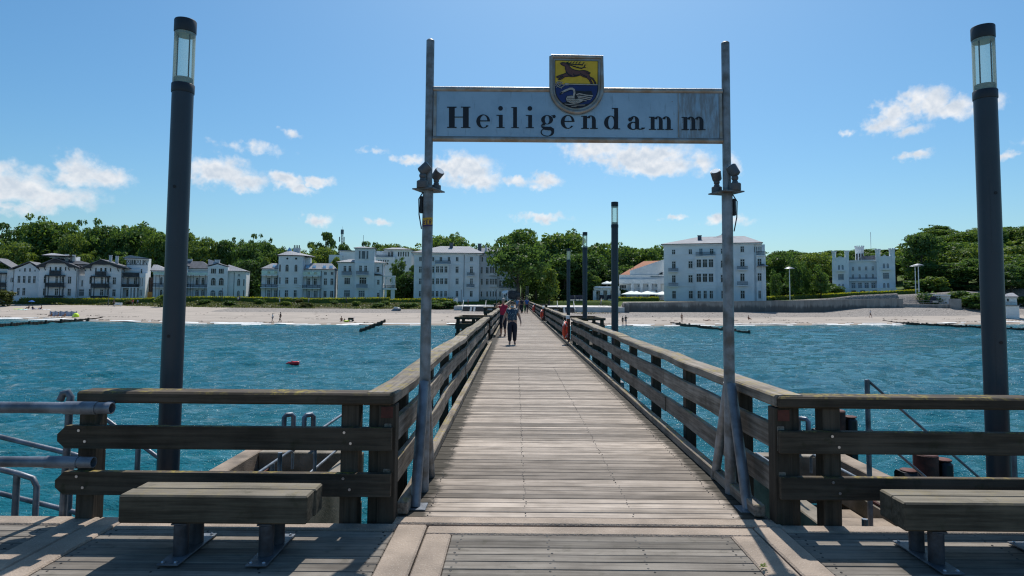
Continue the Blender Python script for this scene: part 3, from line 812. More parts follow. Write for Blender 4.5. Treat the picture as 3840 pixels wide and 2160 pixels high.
lamp(2.95, 34.6, 'dark lamp post beside the right railing, farthest of the three beyond the sign')

# ------------------------------------------------------------------ benches
def bench(x0, x1, y0, legs, label):
    t = thing('bench', ((x0 + x1) / 2, y0 + .17, 0), label, 'bench', 'backless timber benches on the pier head')
    for k in (0, 1):
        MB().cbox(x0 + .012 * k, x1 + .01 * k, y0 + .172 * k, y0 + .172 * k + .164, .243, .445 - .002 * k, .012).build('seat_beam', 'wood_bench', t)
    for lx in legs:
        for yy in (y0 + .05, y0 + .27):
            MB().lathe((lx, yy, 0), [(.052, .0125), (.052, .2295)], 20).build('leg', 'leg_steel', t, True)
        MB().box(lx - .055, lx + .055, y0 + .005, y0 + .335, .230, .2415).build('bearer', 'leg_steel', t)
        pl = MB().cbox(lx - .075, lx + .075, y0 - .13, y0 + .45, .001, .012, .002).build('foot_plate', 'galvanised', t)
        for yy in (y0 - .10, y0 + .42):
            for dx in (-.045, .045): MB().lathe((lx + dx, yy, .0121), [(.012, 0), (.012, .006), (.006, .012)], 8).build('bolt', 'steel_bolt', pl)
    return t
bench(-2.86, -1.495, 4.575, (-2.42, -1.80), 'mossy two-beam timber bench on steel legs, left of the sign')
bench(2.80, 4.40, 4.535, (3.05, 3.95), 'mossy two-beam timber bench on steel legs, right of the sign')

# ------------------------------------------------------------------ pipe barrier at the left edge
t = thing('pipe_barrier', (-4.5, 5.1, 0), 'grey two-pipe steel barrier at the left edge of the pier head', 'barrier')
for z, xe, r, nmz in ((.968, -3.27, .046, 'u'), (.535, -3.40, .043, 'l')):
    MB().tube([(-8, 5.1, z), (xe - .26, 5.1, z)], r, 18).build('pipe', 'galvanised', t, True)
    s = MB().tube([(xe - .38, 5.1, z), (xe - .12, 5.1, z)], r + .006, 18).build('sleeve', 'galvanised', t, True)
    q = MB(); n = 18
    a = [(xe - .1205, r), (xe, r), (xe, r - .006), (xe - .12, r - .006)]
    q.add([(xx, 5.1 + rr * math.cos(2 * math.pi * j / n), z + rr * math.sin(2 * math.pi * j / n)) for xx, rr in a for j in range(n)],
          [(i * n + j, i * n + (j + 1) % n, (i + 1) * n + (j + 1) % n, (i + 1) * n + j) for i in range(3) for j in range(n)] + [tuple(range(3 * n, 4 * n))])
    q.build('pipe_end', 'galvanised', t, True)
MB().tube([(-3.92, 5.50, -.5), (-3.90, 5.50, .92), (-3.895, 5.50, .99), (-3.92, 5.50, 1.03), (-3.96, 5.50, 1.02), (-3.985, 5.50, .96)], .030, 12).build('upright', 'galvanised', t, True)
MB().tube([(-3.40, 5.17, .967), (-3.40, 5.30, .967)], .03, 10).build('coupling', 'galvanised', t, True)

# ------------------------------------------------------------------ boat landings below the deck
def landing(sx, label):
    """concrete trough beside the pier; sx mirrors about the pier axis"""
    ax = .585
    def X(a): return ax + sx * a
    t = thing('boat_landing', (X(4.7), 9.6, -1.0), label, 'boat landing', 'concrete boat landings beside the pier')
    def bx(nm_, a, b, y0, y1, z0, z1, mat):
        lo, hi = sorted((X(a), X(b))); return MB().cbox(lo, hi, y0, y1, z0, z1, .015).build(nm_, mat, t)
    bx('outer_wall', 5.30, 5.62, 6.9, 11.9, -1.85, -1.0, 'landing_concrete')
    bx('inner_wall', 3.42, 3.72, 6.9, 11.9, -1.85, -1.05, 'concrete_dark')
    bx('end_wall', 3.725, 5.295, 11.6, 11.9, -1.85, -1.0, 'concrete_dark')
    bx('ledge', 5.02, 5.295, 6.9, 11.595, -1.6, -1.30, 'concrete_dark')
    bx('floor', 3.725, 5.295, 8.9, 11.595, -2.6, -1.861, 'concrete_dark')
    bx('step', 3.80, 5.0, 9.6, 10.5, -1.855, -1.58, 'landing_concrete')
    bx('step', 3.80, 5.0, 8.7, 9.58, -1.855, -1.40, 'landing_concrete')
    bx('edge_angle', 5.04, 5.09, 7.0, 11.5, -1.296, -1.24, 'rust_red')
    for (a, y) in ((3.55, 7.4), (5.45, 7.4), (3.55, 11.5), (5.45, 11.5)):
        MB().tube([(X(a), y, -8), (X(a), y, -1.855)], .2, 14).build('pile', 'wood_pile', t, True)
    def pipe(nm_, pts, r=.022): MB().tube([(X(a), y, z) for a, y, z in pts], r, 10).build(nm_, 'galvanised', t, True)
    pipe('handrail', [(4.03, 7.6, -.5), (4.03, 9.7, -.5), (4.03, 9.8, -.56), (4.03, 9.8, -.8)])
    pipe('handrail', [(3.80, 9.3, -1.02), (3.80, 9.34, -.93), (3.80, 9.45, -.9), (3.80, 11.4, -.9)])
    pipe('handrail', [(3.62, 9.4, -.2), (3.62, 11.3, -.2)])
    pipe('stanchion', [(4.03, 9.0, -1.9), (4.03, 9.0, -.51)], .028)
    pipe('stanchion', [(3.62, 9.6, -1.04), (3.62, 9.6, -.2)], .026)
    pipe('stanchion', [(3.62, 11.2, -1.04), (3.62, 11.2, -.2)], .026)
    pipe('stanchion', [(3.78, 8.6, -1.85), (3.78, 8.6, -.25)], .03)
    for a in (4.33, 4.70): pipe('mooring_hook', [(a, 11.7, -1.0), (a, 11.7, -.36), (a + .03, 11.68, -.32), (a + .10, 11.6, -.32), (a + .13, 11.58, -.36), (a + .13, 11.58, -.60)], .045)
    return t
landing(-1, 'concrete boat landing with pipe handrails in the water on the left')
landing(1, 'concrete boat landing with pipe handrails in the water on the right')
# gangway stairs of galvanised pipe outside the railing, left and right edge
t = thing('gangway_stair', (-5.2, 6.6, -1.5), 'grey pipe handrails of a stair going down to the water, far left', 'handrail')
for dy in (0, .75):
    MB().tube([(-6.3, 6.2 + dy, .45), (-4.85, 6.2 + dy, .12), (-4.72, 6.2 + dy, .08), (-4.68, 6.2 + dy, .0), (-4.68, 6.2 + dy, -1.2)], .028, 10).build('handrail', 'galvanised', t, True)
    MB().tube([(-6.3, 6.2 + dy, -.15), (-4.6, 6.2 + dy, -.55)], .028, 10).build('stringer', 'galvanised', t, True)
    MB().tube([(-4.88, 6.2 + dy, -1.2), (-4.88, 6.2 + dy, .115)], .03, 10).build('stanchion', 'galvanised', t, True)
t = thing('stair_railing', (-3.2, 6.8, -1.5), 'sloping grey pipe railing behind the left railing boards', 'handrail')
MB().tube([(-4.60, 6.9, .60), (-3.45, 6.9, -.20)], .022, 10).build('handrail', 'galvanised', t, True)
for xx, z in ((-4.12, .26), (-3.46, -.20)): MB().tube([(xx, 6.9, -3.9), (xx, 6.9, z)], .028, 10).build('stanchion', 'galvanised', t, True)
t = thing('stair_railing', (6.2, 8.6, -1.5), 'sloping grey pipe railing behind the right railing boards', 'handrail')
MB().tube([(5.18, 9.2, .72), (6.4, 9.2, -.35), (7.2, 9.2, -1.05)], .02, 10).build('handrail', 'galvanised', t, True)
MB().tube([(5.18, 9.2, .02), (6.6, 9.2, -1.2)], .02, 10).build('handrail', 'galvanised', t, True)
MB().tube([(5.9, 8.6, -1.25), (7.6, 8.6, -.25)], .038, 12).build('brace', 'galvanised', t, True)
for xx, z in ((5.18, .72), (7.0, -.88)): MB().tube([(xx, 9.2, -4.2), (xx, 9.2, z)], .035, 10).build('stanchion', 'galvanised', t, True)
MB().beam((3.05, 7.2, -.75), (4.35, 7.2, -1.7), .05, .05).build('stringer', 'galvanised', t)
MB().tube([(3.6, 6.5, -.35), (3.6, 6.5, -1.9)], .03, 8).build('stanchion', 'galvanised', t, True)
t = thing('stair_railing', (7.6, 8.4, -1.5), 'short grey stair rail at the right edge behind the lamp post', 'handrail')
MB().tube([(6.62, 8.4, .02), (7.4, 8.4, -.55)], .028, 10).build('handrail', 'galvanised', t, True)
MB().tube([(6.66, 8.4, -4.2), (6.66, 8.4, .0)], .035, 10).build('stanchion', 'galvanised', t, True)
def dolphin(x, y, top, label, h=.9):
    t = thing('mooring_pile', (x, y, WATER), label, 'mooring pile', 'mooring piles with black fenders')
    MB().lathe((x, y, 0), [(.19, -8), (.19, top), (.17, top + .02)], 20).build('pile', 'rust_red', t, True)
    for s in (-1, 1):
        fz = top - h * (.12 if s > 0 else .35)
        f = MB().cbox(x + s * .20, x + s * .40, y - .16, y + .16, fz - h, fz, .05).build('fender', 'black', t, True)
        MB().lathe((x + s * .30, y, fz + .001), [(.13, 0), (.13, .02), (.11, .03)], 14).build('fender_plate', 'rust_red', f, True)
    MB().lathe((x, y, top - 1.4), [(.30, 0), (.30, .45)], 16).build('collar', 'black', t, True)
dolphin(7.05, 10.8, -.75, 'rust-red mooring pile with black fenders right of the right boat landing', .8)
dolphin(6.75, 13.2, -.45, 'tall black-fendered mooring pile behind the right railing post', 1.1)
# ------------------------------------------------------------------ the sign gate
GY = 6.17
def S(x, y, Y=GY): return at(1500 + x / 1.9815, 100 + y / 1.9815, Y)
def Em(x, y, Y=GY): return at(2000 + x / 5.574, 180 + y / 5.574, Y)
gate = thing('sign_gate', (.62, GY, 0), 'galvanised steel gate carrying the blue-grey name board over the walkway', 'sign gate')
XL, XR = -.885, 2.115
zt = S(200, 105).z; zplate = at(1590, 711, GY).z
for x, s in ((XL, -1), (XR, 1)):
    MB().tube([(x, GY, .0), (x, GY, zplate - .013)], .053, 24).build('post', 'gate_steel', gate, True)
    MB().tube([(x, GY, zplate + .001), (x, GY, zt), (x, GY, zt + .012)], [.041, .041, .03], 24).build('post', 'gate_steel', gate, True)
    MB().tube([(x - .005, 5.70, .0), (x - .002, GY - .045, 1.06)], .048, 20).build('brace', 'galvanised', gate, True)
    MB().tube([(x + .005, 6.66, .0), (x + .002, GY + .045, 1.06)], .045, 20).build('brace', 'gate_steel', gate, True)
    MB().cbox(x - .10, x + .10, 5.61, 5.80, .0005, .009, .002).build('base_plate', 'galvanised', gate)
    # square plate with two spotlights
    c = Vector((x, GY, zplate)); a = R(18) * s
    q = MB(); cc, ss = math.cos(a), math.sin(a)
    pts = [(-.115, -.12), (.115, -.12), (.115, .15), (-.115, .15)]
    q.prism([(c.x + px * cc - py * ss, c.y + px * ss + py * cc, c.z - .012) for px, py in pts], (0, 0, .012)); q.build('lamp_plate', 'galvanised_rusty', gate)
    MB().tube([(x + s * .045, GY - .03, zplate - .03), (x + s * .085, GY - .04, zplate - .10), (x + s * .08, GY - .04, zplate - .26), (x + s * .055, GY - .03, zplate - .40)], .006, 8).build('cable', 'cable', gate, True)
    MB().cbox(x + s * .048, x + s * .078, GY - .035, GY + .01, zplate - .24, zplate - .07, .005).build('junction_box', 'black', gate) if s > 0 else MB().cbox(x - .078, x - .048, GY - .035, GY + .01, zplate - .24, zplate - .07, .005).build('junction_box', 'black', gate)
def spotlight(x, y, z, aim, label, sc=1.0):
    t = thing('spotlight', (x, y, z), label, 'spotlight', 'grey spotlights on the sign gate')
    MB().lathe((x, y, z + .001), [(.055 * sc, 0), (.057 * sc, .004), (.057 * sc, .065 * sc), (.050 * sc, .072 * sc)], 20).build('base', 'spot_grey', t, True)
    MB().lathe((x, y, z + .073 * sc), [(.026, 0), (.030, .01), (.026, .022), (.02, .03)], 14).build('neck', 'spot_grey', t, True)
    MB().ball((x, y, z + .125 * sc), .034 * sc, 14, 9).build('joint', 'spot_grey', t, 'all')
    d = Vector(aim).normalized(); c = Vector((x, y, z + .18 * sc)) + d * .02
    MB().tube([c - d * .055, c - d * .045, c + d * .045, c + d * .055], [.030, .046, .052, .050], 10).build('head', 'spot_grey', t, True)
    MB().tube([c + d * .0555, c + d * .060], .042, 16).build('lens', 'lens', t, True)
spotlight(XL - .045, GY - .085, zplate, (.75, .1, .65), 'front spotlight on the left gate post plate')
spotlight(XL + .07, GY + .085, zplate, (.55, -.55, .6), 'rear spotlight on the left gate post plate', .85)
spotlight(XR + .05, GY - .085, zplate, (-.45, .25, .85), 'front spotlight on the right gate post plate')
spotlight(XR - .075, GY + .085, zplate, (-.35, -.55, .75), 'rear spotlight showing its lens on the right gate post plate', .9)
# name board
zb, zu = S(1300, 862).z, S(660, 452).z
MB().box(XL + .042, XR - .042, GY - .012, GY + .012, zb + .012, zu - .012).build('board', 'sign_metal', gate)
for z in (zb + .028, zu - .022):
    if z > 3.8:
        xa, xb_ = Em(350, 860).x, Em(1450, 860).x
        for a, b in ((XL + .04, xa), (xb_, XR - .04)): MB().tube([(a, GY, z), (b, GY, z)], .029, 14).build('rim', 'sign_rim', gate, True)
    else: MB().tube([(XL + .04, GY, z), (XR - .04, GY, z)], .029, 14).build('rim', 'sign_rim', gate, True)
for x in (XL + .06, XR - .06): MB().box(x - .014, x + .014, GY - .022, GY + .022, zb + .05, zu - .05).build('rim', 'sign_rim', gate)
MB().box(S(2065, 600).x - .004, S(2065, 600).x + .004, GY - .0155, GY - .0125, zb + .06, zu - .05).build('weld_seam', 'sign_rim', gate)

# lettering: heavy stems and hairlines, traced in sign-zoom coordinates
def letter(parts):
    q = MB()
    for kk, poly in enumerate(parts):
        yy = GY - .0162 - .00025 * kk
        pts = [S(px, py, yy) for px, py in poly]
        for p in pts: p.y = yy
        q.prism(pts, (0, .0035, 0))
    q.build('letter', 'sign_letter', gate)
def rc(x0, y0, x1, y1): return [(x0, y0), (x1, y0), (x1, y1), (x0, y1)]
def disc(cx, cy, rx, ry=None, n=18): return [(cx + rx * math.cos(2 * math.pi * i / n), cy + (ry or rx) * math.sin(2 * math.pi * i / n)) for i in range(n)]
def arc(cx, cy, rx, ry, ix, iy, a0, a1, dx=0, n=20):
    """crescent between two ellipses, angles in degrees, 0 = right, 90 = up"""
    o_ = [(cx + rx * math.cos(R(a0 + (a1 - a0) * i / n)), cy - ry * math.sin(R(a0 + (a1 - a0) * i / n))) for i in range(n + 1)]
    i_ = [(cx + dx + ix * math.cos(R(a0 + (a1 - a0) * i / n)), cy - iy * math.sin(R(a0 + (a1 - a0) * i / n))) for i in range(n + 1)]
    return o_ + i_[::-1]
def l_H(x, b): return [rc(x + 14, b - 158, x + 56, b), rc(x + 118, b - 158, x + 160, b), rc(x, b - 158, x + 70, b - 150), rc(x, b - 8, x + 70, b), rc(x + 103, b - 158, x + 173, b - 152), rc(x + 103, b - 6, x + 173, b), rc(x + 56, b - 84, x + 118, b - 78)]
def l_e(x, b): return [arc(x + 51, b - 50, 51, 51, 27, 46, 0, 180, 4), arc(x + 51, b - 50, 51, 51, 27, 46, 180, 322, 4), rc(x + 24, b - 57, x + 101, b - 50)]
def l_i(x, b): return [rc(x + 18, b - 97, x + 46, b), rc(x, b - 97, x + 20, b - 91), rc(x, b - 6, x + 60, b), disc(x + 30, b - 146, 17)]
def l_l(x, b): return [rc(x + 14, b - 156, x + 42, b), rc(x, b - 156, x + 16, b - 150), rc(x, b - 6, x + 56, b)]
def l_n(x, b): return [rc(x + 14, b - 97, x + 43, b), rc(x, b - 97, x + 16, b - 91), rc(x, b - 6, x + 57, b), arc(x + 72, b - 62, 36, 38, 8, 32, 0, 150), rc(x + 80, b - 62, x + 108, b), rc(x + 66, b - 6, x + 122, b)]
def l_m(x, b): return [rc(x + 14, b - 97, x + 42, b), rc(x, b - 97, x + 16, b - 91), rc(x, b - 6, x + 55, b), arc(x + 68, b - 62, 34, 38, 7, 32, 0, 150), rc(x + 75, b - 62, x + 102, b), rc(x + 62, b - 6, x + 115, b), arc(x + 128, b - 62, 34, 38, 7, 32, 0, 150), rc(x + 135, b - 62, x + 162, b), rc(x + 122, b - 6, x + 178, b)]
def l_d(x, b): return [arc(x + 48, b - 50, 48, 51, 22, 46, 0, 180, 4), arc(x + 48, b - 50, 48, 51, 22, 46, 180, 360, 4), rc(x + 75, b - 158, x + 104, b), rc(x + 58, b - 158, x + 77, b - 152), rc(x + 104, b - 6, x + 120, b)]
def l_a(x, b): return [arc(x + 42, b - 28, 42, 29, 18, 24, 60, 200, 2), arc(x + 42, b - 28, 42, 29, 18, 24, 200, 330, 2), arc(x + 50, b - 66, 36, 35, 8, 30, 0, 160), rc(x + 58, b - 66, x + 86, b - 14), disc(x + 21, b - 76, 15), arc(x + 96, b - 18, 38, 18, 10, 12, 180, 350), rc(x + 30, b - 58, x + 60, b - 52)]
def l_g(x, b): return [arc(x + 48, b - 64, 44, 34, 17, 30, 0, 180), arc(x + 48, b - 64, 44, 34, 17, 30, 180, 360), disc(x + 100, b - 88, 12), rc(x + 80, b - 97, x + 104, b - 91), arc(x + 30, b - 18, 26, 22, 22, 4, 80, 270), [(x + 26, b - 12), (x + 76, b - 12), (x + 100, b + 4), (x + 100, b + 22), (x + 80, b + 16), (x + 26, b + 10)], arc(x + 50, b + 28, 50, 32, 42, 27, 120, 355), arc(x + 50, b + 28, 50, 32, 30, 27, 300, 385)]
for f, x, b in ((l_H, 350, 752), (l_e, 567, 753), (l_i, 717, 752), (l_l, 827, 753), (l_i, 935, 753), (l_g, 1045, 755), (l_e, 1195, 757), (l_n, 1347, 759), (l_d, 1517, 762), (l_a, 1690, 765), (l_m, 1850, 766), (l_m, 2093, 768)):
    letter(f(x, b))

# coat of arms
def eprism(poly, depth, y, nm_, mat, parent):
    pts = [Em(px, py, y) for px, py in poly]
    for p in pts: p.y = y
    return MB().prism(pts, (0, depth, 0)).build(nm_, mat, parent)
def low(cx, rx, ry, y0, n=22): return [(cx + rx * math.cos(math.pi * i / n), y0 + ry * math.sin(math.pi * i / n)) for i in range(n + 1)]
shield = eprism([(360, 165), (1448, 185)] + low(903, 545, 520, 840), .05, GY - .03, 'shield', 'sign_rim', gate)
edge_pts = [Em(px, py, GY - .03) for px, py in [(375, 175), (1440, 195)] + low(905, 530, 505, 840) + [(375, 175)]]
for p in edge_pts: p.y = GY - .03
MB().tube(edge_pts, .021, 10).build('rim', 'sign_rim', shield, True)
eprism([(450, 250), (1358, 268)] + low(904, 454, 418, 838), .006, GY - .037, 'field', 'emblem_black', shield)
eprism([(462, 262), (1344, 280), (1340, 768), (460, 755)], .004, GY - .040, 'field', 'emblem_yellow', shield)
eprism([(460, 757), (1340, 770)] + low(902, 438, 400, 842), .004, GY - .040, 'field', 'emblem_blue', shield)
def strokes(lines, w, y, nm_, mat):
    q = MB()
    for ln in lines:
        ws = w
        if len(ln) and isinstance(ln[0], (int, float)): ws, ln = ln[0], ln[1]
        n = len(ln)
        for i in range(n - 1):
            (x0, y0), (x1, y1) = ln[i], ln[i + 1]
            dx, dy = x1 - x0, y1 - y0; l = math.hypot(dx, dy) or 1; nx, ny = -dy / l * ws / 2, dx / l * ws / 2
            ex, ey = dx / l * ws * .25, dy / l * ws * .25
            pts = [Em(px, py, y) for px, py in ((x0 + nx - ex, y0 + ny - ey), (x1 + nx + ex, y1 + ny + ey), (x1 - nx + ex, y1 - ny + ey), (x0 - nx - ex, y0 - ny - ey))]
            for p in pts: p.y = y - .0004 * (i % 2)
            q.prism(pts, (0, .002, 0))
    return q.build(nm_, mat, shield)
stag = [(565, 315), (600, 303), (650, 305), (690, 315), (740, 350), (762, 395), (800, 430), (870, 460), (960, 475), (1060, 465), (1130, 485), (1195, 522), (1172, 534), (1165, 565), (1185, 602), (1250, 632), (1282, 685), (1315, 732), (1298, 745), (1276, 735), (1252, 676), (1224, 648), (1192, 654), (1225, 702), (1240, 742), (1200, 745), (1192, 715), (1162, 662), (1118, 622), (1040, 602), (980, 568), (900, 592), (820, 602), (740, 592), (662, 602), (602, 642), (560, 662), (516, 655), (550, 630), (622, 592), (600, 582), (512, 626), (477, 606), (502, 590), (560, 565), (650, 537), (690, 520), (682, 480), (666, 430), (664, 382), (622, 366), (585, 346)]
eprism(stag, .003, GY - .0425, 'stag', 'emblem_brown', shield)
strokes([(13, stag + [stag[0]])], 13, GY - .0445, 'stag_outline', 'emblem_black')
ant = [(20, [(690, 305), (770, 330), (870, 347), (970, 345), (1030, 352)]), (20, [(735, 345), (820, 372), (900, 402), (1000, 425), (1060, 405), (1085, 350)]), (14, [(1040, 405), (1100, 410)]), (14, [(1010, 360), (1062, 300)]), (12, [(1000, 425), (1020, 440)])]
ant += [(12, [(700 + 62 * i, 325 + 4 * i), (716 + 62 * i, 300), (742 + 62 * i, 288)]) for i in range(5)] + [(11, [(830 + 55 * i, 382 + 14 * i), (850 + 55 * i, 395 + 14 * i), (885 + 55 * i, 380 + 14 * i)]) for i in range(3)]
strokes(ant, 14, GY - .0435, 'antlers', 'emblem_black')
strokes([(22, [(690, 500), (740, 560), (800, 575)]), (16, [(840, 540), (860, 575), (960, 560)]), (16, [(980, 530), (1060, 575), (1120, 600)]), (18, [(1110, 520), (1165, 530)])], 14, GY - .0447, 'stag_strokes', 'emblem_black')  # black drawing lines inside the emblem's stag
cro = [(670, 752), (640, 785), (600, 815), (552, 820), (505, 800), (488, 760), (505, 722), (545, 712), (580, 732), (582, 765), (552, 782), (528, 765), (532, 742)]
strokes([(30, cro), (34, [(730, 758), (1340, 768)])], 30, GY - .0425, 'crozier_outline', 'emblem_black')
strokes([(15, cro), (18, [(740, 758), (1338, 768)]), (42, [(670, 755), (728, 757)])], 15, GY - .0435, 'crozier', 'emblem_white')
q = MB()
for i in range(10):
    a = R(-60 + 31 * i); pts = [Em(543 + 80 * math.cos(a) + 10 * math.cos(b_ * .7854), 766 - 82 * math.sin(a) + 10 * math.sin(b_ * .7854), GY - .0438) for b_ in range(8)]
    for p in pts: p.y = GY - .0438
    q.prism(pts, (0, .002, 0))
q.build('crozier_beads', 'emblem_white', shield)
eprism([(600, 1142), (700, 1128), (1000, 1180), (1165, 1162), (1080, 1205), (905, 1243), (740, 1215)], .003, GY - .0422, 'waves', 'emblem_black', shield)
eprism([(690, 1000), (668, 1060), (685, 1115), (750, 1155), (850, 1178), (960, 1168), (1060, 1130), (1180, 1062), (1250, 995), (1215, 895), (1080, 905), (900, 890), (860, 1000), (800, 985)], .003, GY - .0426, 'swan_backing', 'emblem_black', shield)  # black ground of the emblem's swan, behind body and wing
eprism([(705, 1010), (684, 1060), (700, 1108), (755, 1145), (850, 1165), (950, 1150), (1010, 1120), (1060, 1085), (960, 1060), (870, 1070), (860, 1020), (800, 995)], .003, GY - .0438, 'swan_body', 'emblem_white', shield)
strokes([(46, [(590, 935), (650, 900), (705, 876)]), (40, [(705, 876), (765, 850), (815, 848), (850, 875), (862, 930), (845, 1000), (815, 1050)])], 40, GY - .0442, 'swan_neck', 'emblem_white')
strokes([(30, [(560, 965), (600, 925)]), (9, [(620, 935), (700, 905), (770, 875), (815, 878)]), (9, [(880, 880), (885, 960), (862, 1030)])], 9, GY - .0452, 'swan_detail', 'emblem_black')
strokes([(22, [(905, 975), (960, 955), (1100, 985), (1240, 1000)]), (20, [(925, 1005), (1060, 1015), (1215, 1045)]), (18, [(935, 1030), (1050, 1050), (1190, 1078)]), (16, [(930, 1055), (1020, 1080), (1110, 1105)]), (12, [(660, 1170), (760, 1180), (900, 1195), (1080, 1190)]), (10, [(800, 1220), (900, 1228)])], 18, GY - .0446, 'swan_wing', 'emblem_white')
strokes([(7, [(700 + 36 * i, 1045 + 38 * j + 6 * (i % 2)), (722 + 36 * i, 1058 + 38 * j), (740 + 36 * i, 1046 + 38 * j)]) for i in range(7) for j in range(3)], 7, GY - .0455, 'swan_feathers', 'emblem_black')

# sticker round the left post, partly readable
st = MB(); n = 10; zs0, zs1 = at(1590, 846, GY - .05).z, at(1590, 818, GY - .05).z
def sticker(z0, z1, tilt, r, a0=-2.95, a1=-.15):
    vs = [(XL + r * math.cos(a0 + (a1 - a0) * j / n), GY + r * math.sin(a0 + (a1 - a0) * j / n), z + tilt * j / n) for z in (z0, z1) for j in range(n + 1)]
    return vs, [(j, j + 1, n + 2 + j, n + 1 + j) for j in range(n)]
stk = MB().add(*sticker(zs0, zs1, .012, .0538)).build('sticker', 'sticker_yellow', gate, 'all', fix=False)
MB().add(*sticker(zs0 - .012, zs0 + .004, .012, .0541)).build('sticker_band', 'sticker_dark', stk, 'all', fix=False)
def post_glyph(lines, x0, w, h, zb_):
    q = MB()
    for ln in lines:
        for (ax_, ay_), (bx_, by_) in zip(ln[:-1], ln[1:]):
            def P3(px, py, o):
                a = -1.55 + (x0 + (px + .22 * py) * w); rr = .0546
                return Vector((XL + rr * math.cos(a), GY + rr * math.sin(a), zb_ + py * h + .006 * (a + 1.55) + o))
            q.beam(P3(ax_, ay_, 0), P3(bx_, by_, 0), .0022, .0065)
    q.build('sticker_letter', 'sticker_dark', stk)
zl = zs0 + .016; hl = .040
post_glyph([[(.0, .25), (.2, 0), (.6, 0), (.75, .3), (.75, 1)]], -1.25, .42, hl, zl)
post_glyph([[(0, 0), (0, 1)], [(.75, 1), (0, .45), (.8, 0)]], -.68, .42, hl, zl)
post_glyph([[(.8, 0), (0, 0), (0, 1), (.8, 1)], [(0, .5), (.65, .5)]], -.12, .42, hl, zl)
post_glyph([[(0, 0), (0, 1), (.6, 1), (.75, .75), (.6, .5), (0, .5)], [(.4, .5), (.8, 0)]], .44, .42, hl, zl)

# ------------------------------------------------------------------ life rings
def life_ring(x, y, label):
    t = thing('life_ring', (x, y, .1), label, 'life ring', 'red life rings on the right railing')
    q = MB(); n, m_ = 26, 10; Rr, r = .29, .075
    vs = [(x + .1 + .45 * ((Rr + r * math.cos(b)) * math.cos(a)), y - .75 * ((Rr + r * math.cos(b)) * math.cos(a)) * 0 + r * math.sin(b), .56 + (Rr + r * math.cos(b)) * math.sin(a))
          for a in [2 * math.pi * i / n for i in range(n)] for b in [2 * math.pi * j / m_ for j in range(m_)]]
    # ring hangs on the post facing across the walkway, turned a little to the camera
    vs = [(x + math.sin(b) * r * .9 + .28 * (Rr + r * math.cos(b)) * math.cos(a), y + .96 * (Rr + r * math.cos(b)) * math.cos(a), .56 + (Rr + r * math.cos(b)) * math.sin(a))
          for a in [2 * math.pi * i / n for i in range(n)] for b in [2 * math.pi * j / m_ for j in range(m_)]]
    q.add(vs, [(i * m_ + j, ((i + 1) % n) * m_ + j, ((i + 1) % n) * m_ + (j + 1) % m_, i * m_ + (j + 1) % m_) for i in range(n) for j in range(m_)])
    q.build('ring', 'ring_red', t, 'all')
    for a in (45, 135, 225, 315):
        c = Vector((x + .28 * Rr * math.cos(R(a)), y + .96 * Rr * math.cos(R(a)), .56 + Rr * math.sin(R(a))))
        MB().ball(c, .092, 10, 7, (.92, .5, .95)).build('band', 'white_paint', t, 'all')
    MB().tube([(x + .28 * .39 * math.cos(R(a)) - .03, y + .96 * .39 * math.cos(R(a)), .56 + .39 * math.sin(R(a))) for a in range(-150, 160, 20)], .010, 6).build('rope', 'rope', t, True)
    MB().cbox(x + .10, x + .16, y - .06, y + .06, .0, 1.02, .006).build('holder', 'rust_red', t)
    MB().cbox(x + .02, x + .16, y - .05, y + .05, 1.02, 1.16, .006).build('sign_plate', 'white_paint', t)
life_ring(2.02, 25.0, 'red life ring with white bands on the right railing, nearest to the sign')
life_ring(2.02, 47.0, 'red life ring on the right railing beyond the first lookout bay')
life_ring(2.02, 69.0, 'red life ring far down the right railing, next to the group of people')

# ------------------------------------------------------------------ people
TMP = bpy.data.scenes.new('workbench')
def skin_mesh(joints, edges, sub=1):
    names = list(joints); idx = {k: i for i, k in enumerate(names)}
    me = bpy.data.meshes.new('tmp'); me.from_pydata([joints[k][0] for k in names], [(idx[a], idx[b]) for a, b in edges], [])
    ob = bpy.data.objects.new('tmp', me); TMP.collection.objects.link(ob)
    sk = ob.modifiers.new('s', 'SKIN'); sk.use_smooth_shade = True
    for i, k in enumerate(names):
        r = joints[k][1]; sv = me.skin_vertices[0].data[i]; sv.radius = r if isinstance(r, tuple) else (r, r)
        sv.use_root = (i == 0)
    ss = ob.modifiers.new('u', 'SUBSURF'); ss.levels = sub; ss.render_levels = sub
    with bpy.context.temp_override(scene=TMP, view_layer=TMP.view_layers[0]):
        dg = bpy.context.evaluated_depsgraph_get(); dg.update()
        m2 = bpy.data.meshes.new_from_object(ob.evaluated_get(dg))
    bpy.data.objects.remove(ob); bpy.data.meshes.remove(me)
    m2.polygons.foreach_set('use_smooth', [True] * len(m2.polygons))
    return m2
SK = flat('skin_light', (.46, .26, .18), .6); SKT = flat('skin_tan', (.30, .15, .095), .6)
flat('hair_brown', (.06, .035, .02)); flat('hair_dark', (.012, .010, .009)); flat('hair_blond', (.35, .23, .10)); flat('hair_grey', (.30, .28, .26))
flat('cloth_navy', (.010, .014, .030)); flat('cloth_black', (.008, .008, .010)); flat('cloth_red', (.42, .012, .05)); flat('cloth_blue', (.02, .09, .30)); flat('cloth_lightblue', (.12, .25, .45))
flat('cloth_white', (.7, .7, .72)); flat('cloth_green', (.03, .22, .06)); flat('cloth_orange', (.7, .2, .04)); flat('cloth_grey', (.18, .18, .2)); flat('mask_blue', (.30, .52, .68)); flat('shoe', (.02, .02, .025))
